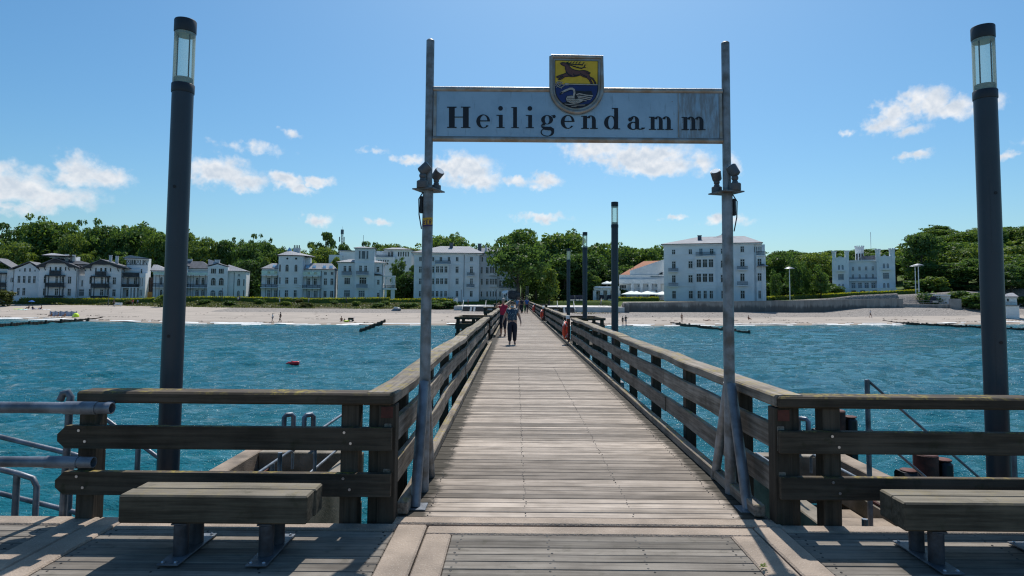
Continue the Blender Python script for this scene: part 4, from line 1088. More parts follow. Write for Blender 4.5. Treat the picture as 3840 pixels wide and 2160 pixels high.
def print_blouse():
    m, nt, N, L, b = nodes_of('cloth_print')
    v = N.new('ShaderNodeTexVoronoi'); v.inputs['Scale'].default_value = 26; L.new(coords(nt), v.inputs['Vector'])
    n = mk_noise(nt, coords(nt), 14, 3).outputs[0]
    c = mk_mix(nt, mk_range(nt, v.outputs['Distance'], .22, .34, 1, 0), (.018, .05, .085), (.42, .5, .55))
    L.new(mk_mix(nt, mk_range(nt, n, .5, .62), c, (.014, .035, .065)), b.inputs['Base Color']); b.inputs['Roughness'].default_value = .8
print_blouse()
STAND = dict(pelvis=((0, 0, .93), (.145, .10)), spine=((0, 0, 1.10), (.130, .095)), chest=((0, .0, 1.27), (.150, .105)), neckb=((0, .015, 1.42), (.075, .06)), neck=((0, .0, 1.49), .052),
             head1=((0, -.018, 1.57), (.070, .085)), head2=((0, -.012, 1.645), (.070, .085)), head3=((0, -.005, 1.69), .04), nose=((0, -.105, 1.575), .012),
             sl=((-.165, .01, 1.375), .058), el=((-.225, .03, 1.12), .042), wl=((-.245, -.03, .89), .031), hl=((-.247, -.05, .81), (.018, .036)),
             sr=((.165, .01, 1.375), .058), er=((.225, .03, 1.12), .042), wr=((.245, -.03, .89), .031), hr=((.247, -.05, .81), (.018, .036)),
             tl=((-.09, 0, .88), .095), kl=((-.10, -.015, .50), .060), al=((-.105, .02, .09), .042), fl=((-.115, -.13, .035), .034),
             tr=((.09, 0, .88), .095), kr=((.10, -.015, .50), .060), ar=((.105, .02, .09), .042), fr=((.115, -.13, .035), .034))
for s in ('l', 'r'):      # palms carry five short unequal fingers
    g = -1 if s == 'l' else 1
    for k, (dy, ln) in enumerate(((-.030, .075), (-.012, .085), (.006, .080), (.022, .062))):
        STAND[f'f{k}{s}'] = ((g * .246, -.052 + dy, .81 - .035 - ln * .45), .0085); STAND[f'g{k}{s}'] = ((g * .238, -.058 + dy, .81 - .035 - ln), .0075)
    STAND[f'th{s}'] = ((g * .236, -.092, .80), .010)
BODY = [('pelvis', 'spine'), ('spine', 'chest'), ('chest', 'neckb'), ('neckb', 'neck'), ('neck', 'head1'), ('head1', 'head2'), ('head2', 'head3'), ('head1', 'nose')]
for s in ('l', 'r'):
    BODY += [('chest', 's' + s), ('s' + s, 'e' + s), ('e' + s, 'w' + s), ('w' + s, 'h' + s), ('pelvis', 't' + s), ('t' + s, 'k' + s), ('k' + s, 'a' + s), ('a' + s, 'f' + s)]
FING = [e for s in ('l', 'r') for e in [('h' + s, 'th' + s)] + [p for k in range(4) for p in ((f'h{s}', f'f{k}{s}'), (f'f{k}{s}', f'g{k}{s}'))]]
def person(label, loc, h=1.7, rz=0., pose=None, top='cloth_blue', bottom='cloth_navy', skin='skin_light', hair='hair_brown', sleeves=.55, legs='long', fat=1., fingers=False, group=None, hair_long=False, mask=False, topless=False, bag=None):
    J = {k: v for k, v in STAND.items()}
    pose = pose or {}
    for k, v in pose.items():
        old = J[k][0]; J[k] = (v, J[k][1])
        if k in ('hl', 'hr'):
            for kk in list(J):
                if kk[-1] == k[1] and (kk[:2] in ('f0', 'f1', 'f2', 'f3', 'g0', 'g1', 'g2', 'g3', 'th')):
                    p = J[kk][0]; J[kk] = (tuple(p[i] + v[i] - old[i] for i in range(3)), J[kk][1])
    def rad(r, f): return (r[0] * f, r[1] * f) if isinstance(r, tuple) else r * f
    for k in ('pelvis', 'spine', 'chest', 'tl', 'tr', 'sl', 'sr', 'kl', 'kr', 'el', 'er'): J[k] = (J[k][0], rad(J[k][1], fat))
    sc = h / 1.73
    t = thing('person', loc, label, 'person', group, rz); t.scale = (sc, sc, sc)
    edges = BODY + (FING if fingers else [])
    used = {a for e in edges for a in e}
    order = ['pelvis'] + [k for k in J if k in used and k != 'pelvis']
    bm_ = skin_mesh({k: J[k] for k in order}, edges, 1 if h > 0 else 1); bm_.materials.append(MATS[skin]); bm_.name = 'body'
    def child(nm_, me_):
        o = bpy.data.objects.new(nm_, me_); C.objects.link(o); o.parent = t; return o
    child('body', bm_)
    def mid(a, b, f): return tuple(J[a][0][i] * (1 - f) + J[b][0][i] * f for i in range(3))
    if not topless:
        T = {'chest': (J['chest'][0], rad(J['chest'][1], 1.14)), 'spine': (J['spine'][0], rad(J['spine'][1], 1.18)),
             'hem': ((J['pelvis'][0][0], J['pelvis'][0][1], J['pelvis'][0][2] - .06), rad(J['pelvis'][1], 1.26)), 'nb': (mid('chest', 'neckb', .8), .07)}
        E_ = [('chest', 'spine'), ('spine', 'hem'), ('chest', 'nb')]
        for s in ('l', 'r'):
            T['s' + s] = (J['s' + s][0], .074 * fat); T['u' + s] = (mid('s' + s, 'e' + s, sleeves if sleeves <= 1 else 1), .062 * fat); E_ += [('chest', 's' + s), ('s' + s, 'u' + s)]
            if sleeves > 1: T['w' + s] = (mid('e' + s, 'w' + s, sleeves - 1), .045); E_ += [('u' + s, 'w' + s)]
        m_ = skin_mesh(T, E_); m_.materials.append(MATS[top]); child('shirt', m_)
    B_ = {'pelvis': (J['pelvis'][0], rad(J['pelvis'][1], 1.08)), 'waist': (mid('pelvis', 'spine', .75), rad(J['pelvis'][1], .98))}; E_ = [('pelvis', 'waist')]
    for s in ('l', 'r'):
        B_['t' + s] = (J['t' + s][0], .108 * fat); E_.append(('pelvis', 't' + s))
        if legs == 'brief': B_['k' + s] = (mid('t' + s, 'k' + s, .15), .10 * fat); E_.append(('t' + s, 'k' + s))
        elif legs == 'short': B_['k' + s] = (mid('t' + s, 'k' + s, .8), .085 * fat); E_.append(('t' + s, 'k' + s))
        else:
            B_['k' + s] = (J['k' + s][0], .078 * fat); B_['a' + s] = (mid('k' + s, 'a' + s, .92 if legs == 'long' else .45), .058 * fat); E_ += [('t' + s, 'k' + s), ('k' + s, 'a' + s)]
    m_ = skin_mesh(B_, E_); m_.materials.append(MATS[bottom]); child('trousers' if legs == 'long' else 'shorts', m_)
    if legs != 'brief':
        for s in ('l', 'r'):
            m_ = skin_mesh({'a': (tuple(J['a' + s][0][i] + (0, .02, -.035)[i] for i in range(3)), .045), 'f': (J['f' + s][0], .042)}, [('a', 'f')]); m_.materials.append(MATS['shoe']); child('shoe', m_)
    hd = Vector(J['head2'][0]); q = MB().ball(hd + Vector((0, .022, .018)), .092, 12, 8, (.95, 1.0, .85))
    if hair_long: q.ball(hd + Vector((0, .05, -.07)), .085, 10, 7, (1, .7, 1.3))
    child('hair', q.mesh('hair', hair, 'all'))
    if mask: child('face_mask', MB().ball(hd + Vector((0, -.055, -.125)), .062, 10, 7, (1.05, .8, .6)).mesh('face_mask', 'mask_blue', 'all'))
    if bag: child('bag', MB().cbox(-.15, .15, .12, .26, 1.0, 1.40, .05).mesh('bag', bag, True))
    return t
def walk(a=.16):
    return dict(kl=(-.10, -.10 - a * .4, .50), al=(-.105, -.08 - a, .09), fl=(-.11, -.23 - a, .05), kr=(.10, -.03, .50), ar=(.105, .10 + a, .11), fr=(.11, -.03 + a, .04),
                el=(-.235, .08, 1.13), wl=(-.25, .02 + a * .3, .90), hl=(-.252, .0 + a * .3, .82), er=(.235, -.02, 1.13), wr=(.25, -.12, .91), hr=(.252, -.15, .84))
def sit():
    return dict(pelvis=(0, 0, .14), spine=(0, .03, .30), chest=(0, .03, .47), neckb=(0, .02, .62), neck=(0, 0, .69), head1=(0, -.018, .77), head2=(0, -.012, .845), head3=(0, -.005, .89), nose=(0, -.105, .775),
                sl=(-.165, .02, .575), sr=(.165, .02, .575), el=(-.27, .0, .36), er=(.27, .0, .36), wl=(-.22, -.18, .30), wr=(.22, -.18, .30), hl=(-.20, -.25, .30), hr=(.20, -.25, .30),
                tl=(-.10, -.05, .13), tr=(.10, -.05, .13), kl=(-.16, -.42, .38), kr=(.16, -.42, .38), al=(-.14, -.62, .07), ar=(.14, -.62, .07), fl=(-.14, -.76, .04), fr=(.14, -.76, .04))
PG = 'people walking on the pier'
person('woman in dark patterned blouse and navy trousers, blue mask under her chin', (-.12, 24.7, .002), 1.70, R(4), dict(el=(-.30, .04, 1.14), wl=(-.38, -.04, .93), hl=(-.40, -.06, .85), er=(.29, .04, 1.13), wr=(.34, -.06, .93), hr=(.345, -.08, .85), kl=(-.10, -.06, .5), al=(-.10, -.06, .09), fl=(-.115, -.21, .035)),
       'cloth_print', 'cloth_navy', sleeves=.62, fat=1.34, fingers=True, hair='hair_brown', group=PG, mask=True)
person('person in red top, hand raised to the face, behind the patterned blouse', (-.58, 29.8, .002), 1.80, R(-25), dict(el=(-.34, -.16, 1.32), wl=(-.14, -.24, 1.50), hl=(-.09, -.24, 1.57)),
       'cloth_red', 'cloth_navy', sleeves=.5, legs='knee', fat=1.1, fingers=True, hair='hair_grey', group=PG)
grp = [(.22, 71.5, 1.74, 'cloth_lightblue', 'cloth_grey', 'person in light blue shirt at the left of the group far down the pier', 'hair_dark', None, 'long'),
       (.42, 72.8, 1.78, 'cloth_white', 'cloth_navy', 'person in white shirt with an orange rucksack in the group far down the pier', 'hair_brown', 'cloth_orange', 'knee'),
       (.72, 70.8, 1.80, 'cloth_navy', 'cloth_navy', 'person in dark blue seen from behind in the group far down the pier', 'hair_dark', None, 'long'),
       (.98, 72.4, 1.66, 'cloth_green', 'cloth_green', 'person in green clothes in the group far down the pier', 'hair_brown', None, 'long'),
       (1.30, 70.4, 1.83, 'cloth_blue', 'cloth_navy', 'person in bright blue top at the right of the group far down the pier', 'hair_dark', None, 'long')]
for x, y_, h, tp, bt, lb, hr_, bag, lg in grp:
    person(lb, (x, y_, .002), h, R(180 + random.uniform(-25, 25)), walk(.08) if bag is None else None, tp, bt, sleeves=.6, hair=hr_, group='group of people far down the pier', bag=bag, legs=lg)
person('small child looking over the left railing far down the pier', (-.72, 40.0, .002), 1.15, R(60), None, 'cloth_white', 'cloth_red', hair='hair_blond', group=PG)

# ------------------------------------------------------------------ things in the water
WATER_ = WATER; WATER = WATER + .14
t = thing('buoy', (-17.0, 47.5, WATER), 'red plastic float drifting in the water left of the pier', 'buoy')
MB().tube([(-16.95, 47.5, WATER + .06), (-16.9, 47.5, WATER + .065), (-16.45, 47.5, WATER + .09), (-16.40, 47.5, WATER + .09)], [.10, .15, .15, .12], 14).build('float', 'buoy_red', t, True)
MB().tube([(-16.951, 47.5, WATER + .06), (-17.2, 47.5, WATER + .10), (-17.42, 47.5, WATER + .02)], [.10, .075, .02], 12).build('nose', 'buoy_red', t, True)
MB().tube([(-17.05, 47.5, WATER + .09), (-17.0, 47.5, WATER + .22), (-16.85, 47.5, WATER + .21)], .03, 8).build('handle', 'buoy_red', t, True)
WATER = WATER_
def groyne(pts, label, h0=.35, h1=.55):
    t = thing('groyne', (pts[0][0], pts[0][1], WATER), label, 'groyne', 'timber groynes running out from the beach')
    a = Vector((*pts[0], 0)); b = Vector((*pts[1], 0)); L_ = (b - a).length; n = int(L_ / .34); q = MB()
    for i in range(n):
        p = a + (b - a) * i / n; f = i / n
        z = WATER + h0 + (h1 - h0) * f + random.uniform(-.06, .06); z = max(z, gz(p.x, p.y) + .12)
        q.tube([(p.x, p.y, WATER - 1.5), (p.x, p.y, z)], .165, 6)
    q.build('pile_row', 'wood_pile', t, kind='stuff')
    for i in range(0, n, 12):
        p = a + (b - a) * i / n; z = max(WATER + h0 + (h1 - h0) * i / n, gz(p.x, p.y)) + .12
        MB().tube([(p.x + .2, p.y - .2, WATER - 1.5), (p.x + .2, p.y - .2, z + .06)], .17, 8).build('marker_pile', 'wood_pile', t, True)
groyne([(-81.0, 96.5), (-83.4, 126)], 'dark timber groyne at the left edge below the windbreak', .45, .5)
groyne([(-23.0, 92.5), (-24.8, 118.5)], 'slanting timber groyne with a stump end left of the pier', .35, .75)
groyne([(36.0, 96.5), (31.0, 124.5)], 'dark timber groyne right of the pier, beside the gate post', .3, .55)
groyne([(92.5, 111), (82.5, 140)], 'long dark timber groyne in front of the castle on the right', .4, .5)
# ------------------------------------------------------------------ promenade, sea wall, stairs
def on_ground(u, v, y0=60., y1=420.):
    y = y0
    while y < y1:
        p = at(u, v, y)
        if p.z <= gz(p.x, y): return Vector((p.x, y, gz(p.x, y)))
        y += .25
    p = at(u, v, y1); return Vector((p.x, y1, gz(p.x, y1)))
prom = MB().box(-14.2, 25.2, 143.5, 172, -2.6, -.40).build('promenade', 'paving'); tag(prom, kind='structure')
def seawall_mat():
    m, nt, N, L, b = nodes_of('seawall_damp')
    p = wpos(nt); sx = N.new('ShaderNodeSeparateXYZ'); L.new(p, sx.inputs[0]); oi = N.new('ShaderNodeObjectInfo')
    n = mk_noise(nt, mk_map(nt, p, (1, 1, .25)), 1.1, 5, .65).outputs[0]; n2 = mk_noise(nt, p, .25, 3).outputs[0]
    h = mk_math(nt, 'ADD', sx.outputs[2], mk_math(nt, 'MULTIPLY', mk_math(nt, 'ADD', n, n2), -2.2))
    c = mk_mix(nt, mk_range(nt, n, .3, .7), (.36, .325, .295), (.26, .235, .215))
    c = mk_mix(nt, mk_math(nt, 'MULTIPLY', mk_range(nt, h, -2.6, -1.7, 1, 0), .75), c, (.085, .075, .07))
    k = mk_range(nt, oi.outputs['Random'], 0, 1, .85, 1.1, False)
    s = N.new('ShaderNodeVectorMath'); s.operation = 'SCALE'; L.new(c, s.inputs[0]); L.new(k, s.inputs['Scale'])
    L.new(s.outputs[0], b.inputs['Base Color']); b.inputs['Roughness'].default_value = .85
seawall_mat()
WA, WB = Vector((25.3, 146.5, .5)), Vector((103., 165., 2.05))
wall = thing('sea_wall', (25.3, 146.5, -2), 'long grey concrete sea wall with damp stains, right of the pier', 'wall')
npan = 42
for i in range(npan):
    a = WA.lerp(WB, i / npan); b = WA.lerp(WB, (i + .985) / npan)
    dn = Vector(((WB - WA).y, -(WB - WA).x, 0)).normalized()
    q = MB().prism([a + dn * 0 + Vector((0, 0, -4 - a.z)), b + Vector((0, 0, -4 - b.z)), b, a], -dn * .5); q.build('panel', 'seawall_damp', wall)
    q = MB().prism([a + dn * .06 + Vector((0, 0, .003)), b + dn * .06 + Vector((0, 0, .003)), b + dn * .06 + Vector((0, 0, .10)), a + dn * .06 + Vector((0, 0, .10))], -dn * .6); q.build('coping', 'seawall', wall)
MB().box(25.2, 26.4, 144, 146.6, -3, .55).build('end_pier', 'seawall_damp', wall)
# steps at the far end of the wall and the platform with the kiosk
t = thing('wall_stair', (103, 165, -1), 'concrete ramp and platform at the right end of the sea wall', 'stair')
pA, pB = at(3400, 1140, 166), at(3570, 1137, 168)
MB().box(pA.x, pB.x + .6, 166, 176, -3, pA.z).build('platform', 'seawall_damp', t)
q = MB().prism([(pA.x - 6.5, 165.6, -2), (pA.x + 5, 165.6, -2), (pA.x + 5, 165.6, pA.z - .1), (pA.x - 2, 165.6, pA.z - .1), (pA.x - 6.5, 165.6, pA.z - 2.0)], (0, .39, 0)); q.build('ramp', 'stone', t)
for z in (.45, .95):
    MB().tube([(pA.x - 1, 166.2, pA.z - .6 + z), (pA.x + 1, 166.2, pA.z + z), (pB.x - 3, 166.2, pA.z + z)], .035, 6).build('handrail', 'galvanised', t, True)
for i in range(6): MB().tube([(pA.x + 1 + i * 1.8, 166.2, pA.z + .001), (pA.x + 1 + i * 1.8, 166.2, pA.z + .95)], .03, 6).build('stanchion', 'galvanised', t, True)
MB().box(pB.x - 2.3, pB.x + .7, 165.4, 165.98, -3, pB.z + 1.2).build('end_pier', 'seawall', t)

def beach_stair(x0, x1, label, whites):
    t = thing('beach_stair', (x0, 141, -2), label, 'stair', 'stairs from the promenade to the beach')
    for i in range(11):
        z = -.42 - .155 * (i + 1); y = 143.45 - .36 * i
        MB().box(x0, x1, y - .36, y - .004, z - .155, z).build('step', 'step_wood', t)
    for w_ in whites:
        q = MB()
        for i in range(11):
            z = -.42 - .155 * (i + 1); y = 143.45 - .36 * i
            q.box(w_, w_ + .45, y - .365, y - .01, z - .15, z + .012)
        q.build('edge_stripe', 'step_white', t)
    for x in (x0 + .05, x1 - .05):
        MB().beam((x, 143.6, .95), (x, 139.8, -1.05), .07, .12).build('handrail', 'step_white', t)
        for y, z in ((143.4, .8), (140.0, -1.0)): MB().box(x - .05, x + .05, y - .05, y + .05, -2.6, z).build('newel', 'step_white', t)
xa = at(1735, 1160, 142).x; xb = at(1822, 1160, 142).x
beach_stair(xa, xb, 'dark wooden beach stair with white stripes, left of the pier', (xa + .27 * (xb - xa) + .2, xa + .27 * (xb - xa) + 1.0, ))
xa = at(2090, 1160, 142).x; xb = at(2154, 1160, 142).x
beach_stair(xa, xb, 'dark wooden beach stair with one white stripe, right of the pier', (xa + .35 * (xb - xa),))
t = thing('promenade_bench', (-2.5, 143, -.4), 'low dark bench on the promenade left of the pier end', 'bench'); MB().box(-3.6, -1.6, 144, 144.5, .02, .12).build('seat', 'step_wood', t)
for x in (-3.4, -1.8): MB().box(x - .05, x + .05, 144.05, 144.45, -.399, .019).build('leg', 'step_wood', t)
t = thing('promenade_bench', (4.2, 143, -.4), 'low dark bench on the promenade right of the pier end', 'bench'); MB().box(3.4, 6.0, 144, 144.5, .02, .12).build('seat', 'step_wood', t)
for x in (3.6, 5.8): MB().box(x - .05, x + .05, 144.05, 144.45, -.399, .019).build('leg', 'step_wood', t)

# ------------------------------------------------------------------ buildings
class Fac:
    def __init__(s, name, label, Y, u0, v0, sc, xc, yb, cat='villa', group='white villas and hotels along the seafront'):
        s.Y = Y; s.use(u0, v0, sc); s.yb = yb
        p = s.p(xc, yb); s.root = thing(name, p, label, cat, group)
    def face(s, k, ys=1.):
        """turn the finished house on its plot by a share of its bearing from the pier head"""
        a = math.atan2(s.root.location.x, s.root.location.y) * k
        s.root.rotation_euler.z = -a; s.root.scale = (math.cos(a), ys, 1)
    def use(s, u0, v0, sc): s.u0, s.v0, s.s = u0, v0, sc
    def p(s, x, y, dy=0, Y=None):
        """point that shows at zoom coords (x, y) on the facade plane, then moved dy metres towards the sea"""
        q = at(s.u0 + x / s.s, s.v0 + y / s.s, Y or s.Y); q.y = (Y or s.Y) - dy; return q
    def ext(s, x0, x1, y0, y1):
        xm, ym = (x0 + x1) / 2, (y0 + y1) / 2
        return s.p(x0, ym).x, s.p(x1, ym).x, s.p(xm, y1).z, s.p(xm, y0).z
    def box(s, nm_, mat, x0, x1, y0, y1, dy=0., depth=.3, parent=None, base=0.):
        X0, X1, Z0, Z1 = s.ext(x0, x1, y0, y1)
        return MB().box(X0, X1, s.Y - dy, s.Y - dy + depth, Z0 - base, Z1).build(nm_, mat, parent or s.root)
    def wall(s, x0, x1, y0, y1, dy=0., depth=10., mat='facade', base=2.5): return s.box('wall', mat, x0, x1, y0, y1, dy, depth, None, base)
    def band(s, x0, x1, y, h=.16, dy=0., pr=.12, mat='trim', nm_='cornice'):
        X0, X1, Z0, Z1 = s.ext(x0, x1, y, y)
        return MB().box(X0, X1, s.Y - dy - pr, s.Y - dy - .003, Z0 - h / 2, Z0 + h / 2).build(nm_, mat, s.root)
    def win(s, x0, x1, y0, y1, dy=0., nx=2, tr=.34, arch=False, mat='pane', hood=False, fr='frame_white', sill=True):
        X0, X1, Z0, Z1 = s.ext(x0, x1, y0, y1); w = X1 - X0; h = Z1 - Z0; Yp = s.Y - dy; f = min(.10, w * .11); q = MB()
        yA, yB = Yp - .085, Yp - .004
        cx = (X0 + X1) / 2
        if arch:
            zs = Z1 - w / 2; n = 10
            o_ = [(cx + w / 2 * math.cos(math.pi * i / n), zs + w / 2 * math.sin(math.pi * i / n)) for i in range(n + 1)]
            i_ = [(cx + (w / 2 - f) * math.cos(math.pi * i / n), zs + (w / 2 - f) * math.sin(math.pi * i / n)) for i in range(n + 1)]
            for k in range(n): q.prism([(px, yA, pz) for px, pz in (o_[k], o_[k + 1], i_[k + 1], i_[k])], (0, yB - yA, 0))
            q.box(X0, X0 + f, yA, yB, Z0, zs); q.box(X1 - f, X1, yA, yB, Z0, zs); q.box(X0 + f, X1 - f, yA + .002, yB, zs - f * .35, zs + f * .35)
            pane = MB().prism([(X0 + f * .5, Yp - .03, Z0), (X1 - f * .5, Yp - .03, Z0)] + [(px, Yp - .03, pz) for px, pz in [(cx + (w / 2 - f * .5) * math.cos(math.pi * i / n), zs + (w / 2 - f * .5) * math.sin(math.pi * i / n)) for i in range(n + 1)]], (0, .027, 0))
        else:
            q.box(X0, X0 + f, yA, yB, Z0, Z1); q.box(X1 - f, X1, yA, yB, Z0, Z1); q.box(X0 + f, X1 - f, yA, yB, Z1 - f, Z1); q.box(X0 + f, X1 - f, yA, yB, Z0, Z0 + f * .6)
            if tr: q.box(X0 + f, X1 - f, yA + .012, yB, Z1 - h * tr - f * .4, Z1 - h * tr + f * .4)
            pane = MB().box(X0 + f * .5, X1 - f * .5, Yp - .03, Yp - .003, Z0 + f * .3, Z1 - f * .5)
        for k in range(1, nx):
            xx = X0 + w * k / nx; q.box(xx - f * .42, xx + f * .42, yA + .01, yB, Z0 + f * .6, (Z1 - f) if not arch else zs)
        if sill: q.box(X0 - .08, X1 + .08, Yp - .16, yB, Z0 - .09, Z0 - .002)
        o = q.build('window', fr, s.root); pane.build('pane', mat, o)
        if hood: MB().box(X0 - .25, X1 + .25, Yp - .22, Yp - .004, Z1 + h * .16, Z1 + h * .16 + .12).build('hood', 'trim', s.root)
        return o
    def wins(s, xs, y0, y1, **k):
        for a, b in xs: s.win(a, b, y0, y1, **k)
    def balcony(s, x0, x1, y0, y1, dy=0., out=1.1, mat='balcony_iron', slab=True, cross=False, glass=False):
        X0, X1, Z0, Z1 = s.ext(x0, x1, y0, y1); Yp = s.Y - dy
        base = MB().box(X0 - .05, X1 + .05, Yp - out - .05, Yp - .005, Z0 - .2, Z0 - .003).build('balcony', 'trim' if slab else mat, s.root)
        if glass:
            MB().box(X0, X1, Yp - out, Yp - out + .03, Z0, Z1).build('railing', 'glass_panel', base); return base
        q = MB(); yA = Yp - out
        q.box(X0, X1, yA, yA + .06, Z1 - .08, Z1); q.box(X0, X1, yA, yA + .06, Z0 + .06, Z0 + .12)
        for xx in (X0, X1): q.box(xx - .03, xx + .03, yA, Yp - .006, Z1 - .08, Z1 - .001); q.box(xx - .04, xx + .04, yA - .002, yA + .07, Z0, Z1 + .03)
        n = max(3, int((X1 - X0) / (.16 if not cross else .9)))
        for i in range(1, n):
            xx = X0 + (X1 - X0) * i / n; q.box(xx - .034, xx + .034, yA + .02, yA + .045, Z0 + .12, Z1 - .08)
        if cross:
            for i in range(n):
                a, b = X0 + (X1 - X0) * i / n, X0 + (X1 - X0) * (i + 1) / n
                q.beam((a, yA + .03, Z0 + .12), (b, yA + .03, Z1 - .08), .04, .05); q.beam((b, yA + .05, Z0 + .12), (a, yA + .05, Z1 - .08), .04, .05)
            q.box(X0, X1, yA + .06, yA + .075, Z0 + .1, Z1 - .1)
        q.build('railing', mat, base); return base
    def posts(s, xs_, y0, y1, dy, w=.12, mat='balcony_iron', nm_='post'):
        for x in xs_:
            X0, X1, Z0, Z1 = s.ext(x, x, y0, y1); MB().box(X0 - w / 2, X0 + w / 2, s.Y - dy - w / 2, s.Y - dy + w / 2, Z0, Z1).build(nm_, mat, s.root)
    def hip(s, x0, x1, ye, r0, r1, yr, depth=11., dy=.6, mat='roof_metal', ye2=None, th=.14):
        """hip roof: eaves from x0 to x1 at ye, ridge from r0 to r1 at yr half way back"""
        a = s.p(x0, ye, dy); b = s.p(x1, ye2 or ye, dy); z = (a.z + b.z) / 2
        yb_ = s.Y + depth; ym = s.Y + depth / 2
        c = s.p(r0, yr, Y=ym); d_ = s.p(r1, yr, Y=ym); zr = (c.z + d_.z) / 2
        k = (yb_ - s.Y) * .02
        A, B, Cc, D = (a.x, a.y, z), (b.x, b.y, z), (b.x, yb_ + dy, z), (a.x, yb_ + dy, z)
        r1_, r2_ = (c.x, ym, zr), (d_.x, ym, zr)
        o = MB().add([A, B, Cc, D, r1_, r2_], [(0, 1, 5, 4), (1, 2, 5), (2, 3, 4, 5), (3, 0, 4), (0, 3, 2, 1)]).build('roof', mat, s.root)
        MB().box(a.x - .02, b.x + .02, a.y - .03, yb_ + dy + .03, z - th - .004, z - .004).build('eaves', 'roof_dark', o)
        X0, X1 = a.x + .35, b.x - .35
        MB().box(X0, X1, a.y + .3, yb_, z - th - .30, z - th - .006).build('cornice', 'trim', o)
        return o
    def gable(s, x0, x1, ye, xa, ya, depth=11., dy=.9, mat='roof_slate', th=.22, front='facade'):
        a = s.p(x0, ye, dy); b = s.p(x1, ye, dy); c = s.p(xa, ya, dy); z = (a.z + b.z) / 2; yb_ = s.Y + depth
        q = MB()
        for (e, sx) in ((a, -1), (b, 1)):
            poly = [(e.x, a.y, z), (c.x, a.y, c.z), (c.x, a.y, c.z + th), (e.x, a.y, z + th)]
            q.prism(poly, (0, yb_ - a.y, 0))
        return q.build('roof', mat, s.root)
    def tri(s, pts, dy=0., depth=.4, mat='facade', nm_='gable_wall'):
        P_ = [s.p(x, y, dy) for x, y in pts]
        for q_ in P_: q_.y = s.Y - dy
        return MB().prism(P_, (0, depth, 0)).build(nm_, mat, s.root)
    def chimney(s, x0, x1, y0, y1, back=4., mat='chimney', pots=0):
        X0 = s.p(x0, y0, Y=s.Y + back).x; X1 = s.p(x1, y0, Y=s.Y + back).x; Z1 = s.p(x0, y0, Y=s.Y + back).z; Z0 = s.p(x0, y1, Y=s.Y + back).z
        o = MB().box(X0, X1, s.Y + back, s.Y + back + max(.6, (X1 - X0) * .7), Z0 - 1.5, Z1).box(X0 - .08, X1 + .08, s.Y + back - .08, s.Y + back + max(.6, (X1 - X0) * .7) + .08, Z1 + .001, Z1 + .15).build('chimney', mat, s.root)
        for k in range(pots): MB().tube([((X0 + (X1 - X0) * (k + .5) / pots), s.Y + back + .35, Z1 + .151), ((X0 + (X1 - X0) * (k + .5) / pots), s.Y + back + .35, Z1 + .9)], .13, 8).build('chimney_pot', 'drain', o)
    def sky(s, x0, x1, y0, y1, back, tilt=.35):
        a = s.p(x0, y1, Y=s.Y + back); b = s.p(x1, y0, Y=s.Y + back + .8)
        MB().add([(a.x, a.y, a.z + .1), (b.x, a.y, a.z + .1), (b.x, b.y, b.z + .15), (a.x, b.y, b.z + .15), (a.x, a.y, a.z - .4), (b.x, a.y, a.z - .4), (b.x, b.y, b.z - .4), (a.x, b.y, b.z - .4)],
                 [(0, 1, 2, 3), (4, 7, 6, 5), (0, 4, 5, 1), (1, 5, 6, 2), (2, 6, 7, 3), (3, 7, 4, 0)]).build('skylight', 'skylight', s.root)
    def drain(s, x, y0, y1, dy=0.):
        X0, X1, Z0, Z1 = s.ext(x, x, y0, y1); MB().box(X0 - .06, X0 + .06, s.Y - dy - .13, s.Y - dy - .005, Z0, Z1).build('drainpipe', 'drain', s.root)

# gabled house, far left
b = Fac('gabled_villa', 'white gabled villa with plain front at the far left edge', 168, 0, 940, 4.83, 470, 850)
b.wall(265, 690, 350, 850); b.tri([(265, 352), (690, 352), (540, 222)], 0, 10)
b.wall(140, 264, 340, 850, -1.5, 8); b.wall(-320, 140, 330, 850, -2.5, 9)
b.gable(205, 785, 352, 540, 208, 11, 1.0, 'roof_slate'); b.gable(-330, 275, 330, 0, 150, 12, 1.4, 'roof_slate')
b.wins([(338, 385), (422, 468), (505, 550), (585, 630)], 455, 585); b.wins([(328, 372), (412, 460)], 672, 808)
b.wins([(445, 472), (525, 553)], 310, 378, nx=1, arch=True); b.wins([(368, 386), (610, 628)], 343, 376, nx=1, tr=0, sill=False)
b.wins([(205, 221), (231, 247)], 490, 570, dy=-1.5, nx=1, tr=0); b.wins([(205, 221), (231, 247)], 708, 770, dy=-1.5, nx=1, tr=0)
b.band(265, 690, 595); b.drain(272, 340, 850)
for z in (575, 690): b.balcony(-200, 140, z, z + 65, -2.5, 1.6, 'balcony_wood', False, True)
b.posts((-140, 0, 55, 135), 400, 840, -.95, .16, 'balcony_wood'); b.box('pergola', 'balcony_wood', -200, 150, 400, 425, -.9, 1.6)
b.balcony(690, 800, 585, 640, -2, 1.2, 'balcony_wood', False, True); b.balcony(690, 800, 375, 430, -2, 1.2, 'balcony_wood', False, True)
b.wall(690, 805, 440, 850, -4, 4, 'facade_b'); b.win(700, 790, 470, 580, dy=-4, nx=3); b.posts((722, 745), 645, 845, -.9, .3, 'trim', 'column')

b.face(.5, .6)
